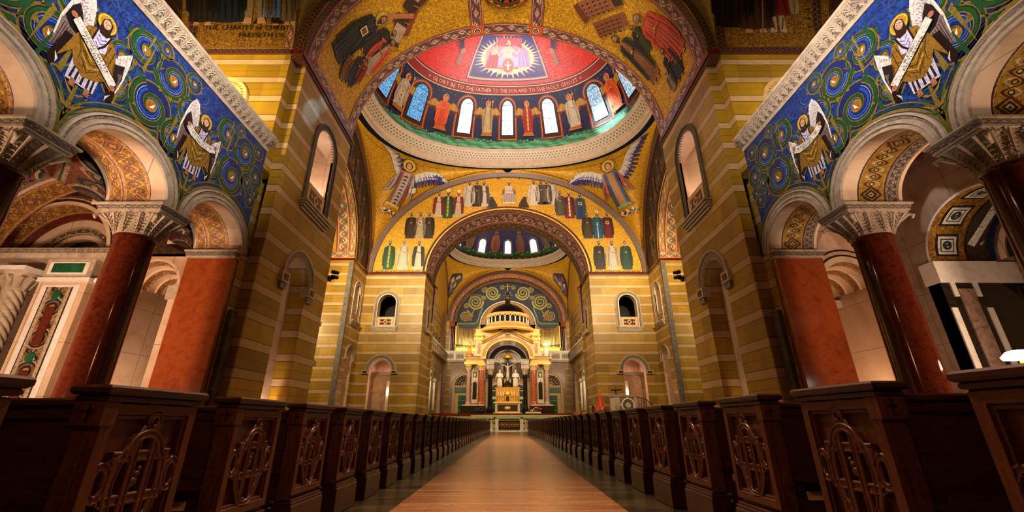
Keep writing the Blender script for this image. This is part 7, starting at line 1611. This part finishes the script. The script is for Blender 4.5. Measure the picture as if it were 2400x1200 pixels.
D.k = 0; D.at(-1.1, 1.5, 1); D.poly([(-1.2, -.3), (1.2, -.3), (1.2, .34), (-1.2, .34)], '#3c2c1c'); D.line([(-.9, -.15), (-.3, .12), (.3, .12), (.9, -.1)], .24, '#d8ccbc')
D.at(-1.1, 1.55, 1, 180, -1); D.text('SOUL CLEAVES', .2, '#1c1410', 0, -.12)
for i in range(8): D.k = 3; D.at(-2.2 + i * .3, 1.72, .1, i * 40); D.poly([(-1, -.5), (1, 0), (-1, .5)], ('#20304c', '#c8a878', '#7c3020')[i % 3])
g.build('mosaic_decoration', wr, 'structure')
g = MB(); oB = arch_path(12.35, .95, 5.5, .95, 0, 20)
plate(g, me, [(XA + 1.6, 0)] + oB + [(WX, 0), (WX, 9.0), (XA + 1.6, 9.0)], [], 0, PINK)
for i in range(7):
    r0 = .95 - i * .06; a0 = arc(12.35, 5.5, r0, r0, 180, 0, 24); a1 = arc(12.35, 5.5, r0 - .06, r0 - .06, 180, 0, 24); ringface(g, me, a1, a0, .28 * i, PALE if i % 2 == 0 else B_RED); soffit(g, me, a1, .28 * i, .28 * i + .28, PALE if i % 2 else B_ORNL)
for x, m in ((11.4, PALE), (13.3, PALE)): g.face([(x, YEND, 0), (x, 19, 0), (x, 19, 8), (x, YEND, 8)], m)
g.face([(11.3, 18.8, 0), (13.4, 18.8, 0), (13.4, 18.8, 8), (11.3, 18.8, 8)], GREY); g.box(11.4, 13.3, 16.0, 16.2, 5.15, 5.45, STONE); g.box(11.4, 13.3, 16.6, 16.8, 0, 5.2, GREY)
g.grid(lambda a, b_: (12.35 - .8 * cos(pi * a) * cos(pi / 2 * b_), 16.1 + .6 * sin(pi * a) * cos(pi / 2 * b_), 5.45 + .75 * sin(pi / 2 * b_)), 16, 8, GOLD)
ringface(g, YP(YEND - .02), arc(12.35, 5.5, .95, .95, 180, 0, 24), arc(12.35, 5.5, 1.1, 1.1, 180, 0, 24), 0, PALE); ringface(g, YP(YEND - .03), arc(12.35, 5.5, 1.1, 1.1, 180, 0, 24), arc(12.35, 5.5, 1.16, 1.16, 180, 0, 24), 0, BLACKM); ringface(g, YP(YEND - .03), arc(12.35, 5.5, 1.3, 1.3, 180, 0, 24), arc(12.35, 5.5, 1.36, 1.36, 180, 0, 24), 0, BLACKM)
g.build('wall_aisle_end_right', kind='structure')
# ------------------------------------------------------------------ hanging hat and shield, standing lamp, wall floodlights, pulpit, parasol, benches, banner pole
t = empty('heraldic_shield', (16.3, 12.1, 5.2), 'quartered blue and gold shield hanging under a broad red hat at the right edge', 'shield'); b = MB()
mm = YP(12.15); sh = [(15.95 + .55 + x * .42, 5.25 + z * .5) for x, z in ((-1, 1), (1, 1), (1, 0), (.85, -.6), (.4, -1.05), (0, -1.25), (-.4, -1.05), (-.85, -.6), (-1, 0))]
plate(b, mm, sh, [], .05, simple('shield_rim', '#c8a858', .4, .4)); D = Draw(b, mm, 1, .008, .004); D.at(16.5, 5.25, 1)
D.poly([(-.38, 0), (0, 0), (0, .46), (-.38, .46)], '#1c3c64'); D.poly([(0, 0), (.38, 0), (.38, .46), (0, .46)], '#b08828'); D.poly([(-.38, 0), (0, 0), (0, -.58), (-.16, -.5), (-.34, -.28)], '#1c3c64'); D.poly([(0, 0), (.38, 0), (.34, -.28), (.16, -.5), (0, -.58)], '#b08828')
D.poly([(.02, .08), (.36, .08), (.36, .2), (.02, .2)], '#28405c'); D.circ(-.2, .22, .09, '#b82c1c'); D.circ(-.2, -.12, .08, '#b8783c'); b.build('shield', t, origin=(16.3, 12.1, 5.2))
b = MB()
for m in (-1, 1): b.tube([(16.5 + m * .1, 12.1, 6.0), (16.5 + m * .35, 12.1, 5.86), (16.5 + m * .5, 12.1, 5.6), (16.5 + m * .52, 12.1, 5.0), (16.5 + m * .5, 12.1, 4.5)], .025, 6, CLOTHR); [b.ell((16.5 + m * .52, 12.1, 5.3 - i * .25), (.05, .05, .09), CLOTHR, 5, 6) for i in range(4)]
b.build('tassels', t)
t = empty('cardinal_hat', (16.5, 12.1, 6.0), 'broad flat red hat hanging above the quartered shield', 'hat'); b = MB(); b.lathe([(.01, 0), (.55, .0), (.56, .05), (.25, .1), (.22, .22), (.01, .26)], (16.5, 12.1, 6.02), 28, CLOTHR, sy=.6); b.build('brim_and_crown', t)
b = MB(); b.tube([(16.5, 12.1, 6.25), (16.5, 12.1, 8.9)], .008, 4, IRON); b.build('wire', t)
t = empty('standing_lamp', (12.15, 9.97, 0), 'standing brass lamp with a glowing white shade at the right edge', 'lamp'); b = MB()
b.lathe([(.01, 0), (.24, 0), (.22, .05), (.05, .12), (.025, .2), (.025, 2.2), (.05, 2.25), (.03, 2.3)], (12.15, 9.97, 0), 16, GOLDMET); b.build('pole', t)
b = MB(); b.lathe([(.30, 2.32), (.33, 2.38), (.22, 2.50), (.12, 2.53), (.0, 2.54)], (12.15, 9.97, 0), 24, SHADE); b.build('shade', t)
for sg in (-1, 1):
    p = Vector((sg * 8.98, 20.62, 0)); p.z = 7.9
    t = empty('wall_floodlight', tuple(p), 'small black floodlight on a bracket at the far edge of the %s pier' % side[sg], 'floodlight', 'black floodlights on the piers'); b = MB()
    b.box(*sorted((p.x, sg * (PX + .1))), p.y - .03, p.y + .03, p.z - .03, p.z + .03, IRON); b.box(*sorted((sg * 9.15, sg * 9.3)), 20.4, 20.75, p.z - .1, p.z + .1, IRON); b.build('bracket', t)
    for dz in (.06, .32): b = MB(); b.tube([(p.x + sg * .05, p.y - .18, p.z + dz), (p.x - sg * .12, p.y + .14, p.z + dz + .06)], .1, 10, IRON); b.tube([(p.x, p.y, p.z), (p.x, p.y, p.z + dz)], .02, 5, IRON); b.build('lamp_head', t)
pc = aty(1462, 950, 40.5)
t = empty('pulpit', (pc.x, 40.5, 0), 'carved white marble pulpit with a round rosette before the right bay', 'pulpit'); b = MB(); X0 = pc.x - 1.05; X1 = pc.x + .95; Z0, Z1 = 1.55, 3.1
b.frustum(X0, X1, 39.6, 41.3, Z0, Z1, 0, 0, WHITE); b.frustum(X0 - .08, X1 + .08, 39.5, 41.4, Z1, Z1 + .14, 0, 0, STONE); b.frustum(X0 - .14, X1 + .14, 39.44, 41.4, Z0 - .12, Z0 + .12, 0, 0, STONE); b.frustum(X0 - .02, X1 + .02, 39.55, 41.3, Z0 - .3, Z0 - .12, .12, 0, WHITE)
b.build('parapet', t); b = MB(); cx, cz = pc.x + .15, (Z0 + Z1) / 2 + .05; b.box(cx - .66, cx + .66, 39.56, 39.6, Z0 + .18, Z1 - .06, VEIN)
for r, w_, m in ((.55, .075, WHITE), (.34, .05, DSTONE), (.18, .05, WHITE)): b.tube([(cx + r * cos(a * .2618), 39.53, cz + r * sin(a * .2618)) for a in range(25)], w_, 6, m, cap=False)
b.ell((cx, 39.54, cz), (.09, .04, .09), WHITE)
for a in range(4): b.ell((cx + .64 * cos(a * pi / 2), 39.54, cz + .62 * sin(a * pi / 2)), (.08, .05, .08), WHITE)
b.build('rosette', t)
for x in (X0 + .12, X0 + .42, X1 - .14): b = MB(); b.tube([(x, 39.56, Z0 + .12), (x, 39.56, Z1 - .04)], .09, 8, STONE); b.build('corner_shaft', t)
b = MB(); b.lathe([(.8, 0), (.8, .3), (.45, .4), (.4, 1.1), (.8, 1.3)], (pc.x, 40.5, 0), 20, STONE); b.build('foot', t)
b = MB(); b.box(X0 - .1, X0 + .75, 39.7, 40.3, Z1 + .55, Z1 + .63, IRON); b.tube([(X0 + .3, 40, Z1 + .1), (X0 + .3, 40, Z1 + .58)], .05, 6, IRON); b.tube([(X0 + .2, 39.8, Z1 + .6), (X0 + .25, 39.8, Z1 + 1.0)], .02, 5, IRON); b.build('book_rest', t)
b = MB(); b.tube([(X1, 39.6, Z1), (X1 + .9, 39.6, Z1 - .25), (X1 + 1.5, 39.6, Z1 - .8), (X1 + 1.6, 39.6, Z1 - 1.4)], .035, 6, IRON); [b.tube([(X1 + .2 + i * .22, 39.6, Z1 - .08 - i * .09), (X1 + .2 + i * .22, 39.6, 1.0)], .02, 5, IRON) for i in range(6)]; b.build('stair_rail', t)
pp = aty(1409, 965, 43.0)
t = empty('ceremonial_parasol', (pp.x, 43.0, 0), 'half-closed red and orange striped parasol beside the pulpit', 'parasol'); b = MB(); b.tube([(pp.x, 43, 0), (pp.x, 43, 3.75)], .05, 8, GOLDMET); b.ell((pp.x, 43, 3.8), (.08, .08, .1), GOLDMET); b.build('pole', t)
b = MB()
for i in range(12):
    a0, a1 = 2 * pi * i / 12, 2 * pi * (i + 1) / 12; m = CLOTHR if i % 2 else CLOTHO; P = lambda r, a, z: (pp.x + r * cos(a), 43 + r * sin(a), z)
    for (r0, z0), (r1, z1) in zip(((.02, 3.7), (.22, 3.1), (.50, 2.35)), ((.22, 3.1), (.50, 2.35), (.56, 1.95))): b.face([P(r0, a0, z0), P(r0, a1, z0), P(r1, a1, z1), P(r1, a0, z1)], m if z0 > 2.4 else (CLOTHO if i % 2 else CLOTHR))
b.ell((pp.x, 42.4, 2.15), (.16, .04, .16), CREAM); b.build('canopy', t)
for sx in (-1, 1):
    q = aty(1374 if sx > 0 else 1012, 900, 43.6)
    t = empty('banner_pole', (q.x, 43.6, 0), 'tall thin grey-green pole standing against the %s chancel pier' % side[sx], 'pole', 'poles at the chancel piers'); b = MB(); b.tube([(q.x, 43.6, 0), (q.x, 43.6, 7.4)], .09, 8, simple('pole_paint', '#6c7458', .5)); b.build('shaft', t); b = MB(); b.lathe([(.01, 0), (.3, 0), (.1, .1)], (q.x, 43.6, 0), 12, IRON); b.build('foot', t)
for i, (u, y) in enumerate(((1352, 47.0), (1372, 46.2))):
    q = aty(u, 965, y); t = empty('sanctuary_bench', (q.x, y, 0), ('honey-coloured wooden bench end nearest the sanctuary step on the right', 'honey-coloured wooden bench end just left of the parasol')[i], 'bench', 'light benches on the right'); b = MB(); L = simple('honey_wood', '#b8782c', .45) if i == 0 else L
    b.box(q.x - .35, q.x + .35, y - .1, y + .1, 0, 2.0, L, .03); b.build('end_panel', t); b = MB(); b.box(q.x - .3, q.x + .9, y + .1, y + .6, .8, .9, L); b.build('seat', t)
q = aty(1391, 968, 42.0); t = empty('wooden_post', (q.x, 42.0, 0), 'short dark wooden post left of the parasol', 'post'); b = MB(); b.box(q.x - .1, q.x + .1, 41.9, 42.1, 0, 2.3, WOODV, .02); b.build('shaft', t); b = MB(); b.ell((q.x, 42, 2.36), (.13, .13, .1), WOODV); b.build('knob', t)
# bright wall candelabrum in the left ambulatory and the one on the right
for sg in (-1, 1):
    t = empty('wall_sconce', (sg * 12.15, 45.6, 3.0), 'glowing white sconce inside the %s ambulatory doorway' % side[sg], 'lamp', 'sconces in the ambulatory'); b = MB(); b.box(*sorted((sg * 12.3, sg * 12.62)), 45.5, 45.7, .6, 5.0, simple('lit_marble_post', '#e8d8c8', .5)); b.build('panel', t); b = MB(); b.ell((sg * 12.45, 45.4, 3.9), (.12, .12, .18), BULB); b.build('bulb', t)
# ------------------------------------------------------------------ pews
ORD = 'nearest second third fourth fifth sixth seventh eighth ninth tenth eleventh twelfth thirteenth fourteenth fifteenth sixteenth seventeenth eighteenth nineteenth twentieth'.split()
TENS = {20: 'twenty', 30: 'thirty', 40: 'forty'}
def ordinal(n):         # n from 1
    if n <= 20: return ORD[n - 1]
    t_, u_ = n // 10 * 10, n % 10
    if u_ == 0: return {30: 'thirtieth', 40: 'fortieth'}[t_]
    return TENS[t_] + '-' + ('first' if u_ == 1 else ORD[u_ - 1])
def make_pew(sg):
    """local frame: aisle face at x = 0, the pew runs outward (sg), near edge at y = 0"""
    t = empty('pew'); LEN = 6.45; X = lambda x: sg * x
    def bx(b, x0, x1, y0, y1, z0, z1, m, bev=0): b.box(*sorted((X(x0), X(x1))), y0, y1, z0, z1, m, bev)
    T = .13; Wd = .62
    b = MB()     # end panel: frame, recessed field, stepped front edge with a small incised cross
    bx(b, .042, T, .0, Wd, .30, 1.045, WOODV); F = WOODV
    for (y0, y1, z0, z1) in ((.0, .055, .34, 1.04), (Wd - .055, Wd, .34, 1.04), (.055, Wd - .055, .985, 1.04), (.055, Wd - .055, .34, .40)): bx(b, 0, .045, y0, y1, z0, z1, F, .006)
    for (y0, y1, z0, z1) in ((.055, .075, .40, .985), (Wd - .075, Wd - .055, .40, .985), (.075, Wd - .075, .965, .985), (.075, Wd - .075, .40, .42)): bx(b, .012, .045, y0, y1, z0, z1, F, .004)
    bx(b, -.008, T + .012, -.02, .06, .93, 1.045, WOODV, .006)
    bx(b, .06, .068, -.0235, -.018, .95, 1.03, IRON); bx(b, .035, .095, -.0235, -.018, .995, 1.003, IRON)
    ep = b.build('end_panel', t)
    b = MB(); cy = Wd / 2; W_ = WOODV; xf = lambda d: X(.026 - d)       # interlaced relief
    def rb(pts, r=.013, lift=.0):
        P = [(xf(.006 + lift), y, z) for i, (y, z) in enumerate(pts)]
        Q = [(p[0], cy + (p[1] - cy) * 1.04, .68 + (p[2] - .68) * 1.12) for p in P]; N = len(Q); w_ = r * 1.65; h_ = .016; rows = []
        for i in range(N):
            a, c = Q[max(i - 1, 0)], Q[min(i + 1, N - 1)]; dy, dz = c[1] - a[1], c[2] - a[2]; L = hypot(dy, dz) or 1; ny, nz = -dz / L, dy / L
            rows.append([(X(.045) if hh == 0 else Q[i][0] - X(hh * h_), Q[i][1] + ny * w_ * o_, Q[i][2] + nz * w_ * o_) for o_, hh in ((-1, 0), (-1, .6), (-.8, 1), (-.5, 1), (-.4, .7), (.4, .7), (.5, 1), (.8, 1), (1, .6), (1, 0))])
        for i in range(N - 1):
            for k in range(9): b.face([rows[i][k], rows[i][k + 1], rows[i + 1][k + 1], rows[i + 1][k]], W_)
        for e in (0, N - 1): b.face(rows[e], W_)
    def arcp(c0, cz, ry, rz, a0, a1, n=14): return [(c0 + ry * cos(radians(a0 + (a1 - a0) * i / n)), cz + rz * sin(radians(a0 + (a1 - a0) * i / n))) for i in range(n + 1)]
    for z in (.775, .60): rb([(cy - .175 + i * .035, z) for i in range(11)], .017)
    for dy in (-.055, .055):
        s = 1 if dy > 0 else -1
        rb([(cy + dy, .46 + i * .035) for i in range(12)], .015, .004)
    rb([(cy - .02, .90), (cy - .04, .86), (cy - .085, .82), (cy - .13, .76), (cy - .15, .68), (cy - .14, .60), (cy - .12, .53), (cy - .08, .47)], .016, .002)
    rb([(cy + .02, .90), (cy + .04, .86), (cy + .085, .82), (cy + .13, .76), (cy + .15, .68), (cy + .14, .60), (cy + .12, .53), (cy + .08, .47)], .016, .002)
    rb(arcp(cy, .78, .10, .09, 0, 180), .014, .006); rb(arcp(cy, .52, .10, .09, 180, 360), .014, .004); rb(arcp(cy, .46, .05, .035, 180, 360), .010)
    for s in (-1, 1):
        rb(arcp(cy + s * .215, .68, .045, .065, 90, 450, 16), .013, .002); rb([(cy + s * .175, .77), (cy + s * .178, .69), (cy + s * .175, .59)], .013)
    rb(arcp(cy + .015, .925, .032, .032, -120, 200, 14), .011, .004); rb([(cy + .045, .94), (cy + .05, .975), (cy + .02, .99), (cy - .05, .992)], .011); rb([(cy - .03, .905), (cy + .0, .885), (cy + .045, .885)], .010)
    for (y, z, r) in ((cy, .70, .020), (cy - .01, .665, .026), (cy + .008, .725, .014), (cy, .43, .013), (cy, .405, .009)): b.ell((xf(.008), y, z), (.016, r, r), W_, 6, 8)
    b.build('carved_relief', ep)
    b = MB(); bx(b, -.035, T + .03, -.05, Wd + .03, 1.075, 1.12, WOODY, .012); bx(b, -.015, T + .015, -.025, Wd + .015, 1.045, 1.075, WOODY, .008); b.build('end_cap', t)
    b = MB(); bx(b, -.03, T + .02, -.02, Wd + .02, 0, .27, WOODY, .01); bx(b, -.02, T + .01, -.01, Wd + .01, .27, .295, WOODY, .006); bx(b, -.008, T, 0, Wd, .295, .315, WOODY, .004); b.build('plinth', t)
    b = MB(); bx(b, T, LEN, .03, .07, .30, .97, WOOD); bx(b, T, LEN, .02, .08, .30, .36, WOOD); b.build('backrest', t)
    b = MB(); bx(b, T, LEN, -.01, .11, 1.02, 1.06, WOOD, .01); bx(b, T, LEN, .01, .09, .965, 1.02, WOOD, .006); b.build('back_rail', t)
    b = MB(); bx(b, T, LEN, .07, .52, .42, .455, WOOD, .01); b.build('seat', t)
    b = MB(); bx(b, T, LEN, -.09, .03, .535, .552, WOOD); bx(b, T, LEN, -.10, -.09, .535, .60, WOOD); b.build('book_rack', t)
    b = MB(); bx(b, T + .04, LEN, -.32, -.16, .14, .19, WOOD, .012); bx(b, T + .06, T + .10, -.26, .02, .05, .30, WOOD); b.build('kneeler', t)
    b = MB(); bx(b, LEN, LEN + T, 0, Wd, 0, 1.045, WOODV, .01); bx(b, LEN - .03, LEN + T + .03, -.03, Wd + .03, 1.045, 1.12, WOODY, .01); b.build('end_panel', t)
    b = MB(); bx(b, T + .10, T + .24, .012, .03, .405, .46, PLAQ); b.build('number_card', t)
    return t
def card_text(pew, txt, sg):
    """the number printed on the card of the nearest pews"""
    card = [c for c in pew.children if c.name.startswith('number_card')][0]
    m = MB(); x0 = sg * (.13 + .17)
    D = Draw(m, lambda s, z, d: (s, .012 + d, z), 1, .001, .0005); D.at(x0, .418, 1, 0, 1); D.text(txt, .036, '#1c120c')
    o = m.build('printed_number', card)
for sg, x0, y0, dy, n, zs in ((-1, -1.80, 1.09, 1.042, 44, 1.0), (1, 2.11, 1.27, 1.11, 41, 1.035)):
    proto = make_pew(sg)
    for i in range(n):
        p = proto if i == 0 else None
        if p is None:
            p = copy_tree(proto)
            while True:
                bad = [c for ch in p.children for c in ch.children if c.name.startswith('printed_number')]
                for c in bad: bpy.data.objects.remove(c)
                break
        p.location = (x0, y0 + dy * i, 0); p.scale = (.84 if y0 + dy * i > 40.5 else 1, 1, zs); p['category'] = 'pew'; p['group'] = 'pews %s of the central aisle' % ('left' if sg < 0 else 'right')
        p['label'] = 'carved dark oak pew, %s from the camera %s of the aisle' % (ordinal(i + 1), 'left' if sg < 0 else 'right')
        if 0 < i < 4: card_text(p, str((129 if sg < 0 else 169) + i), sg)
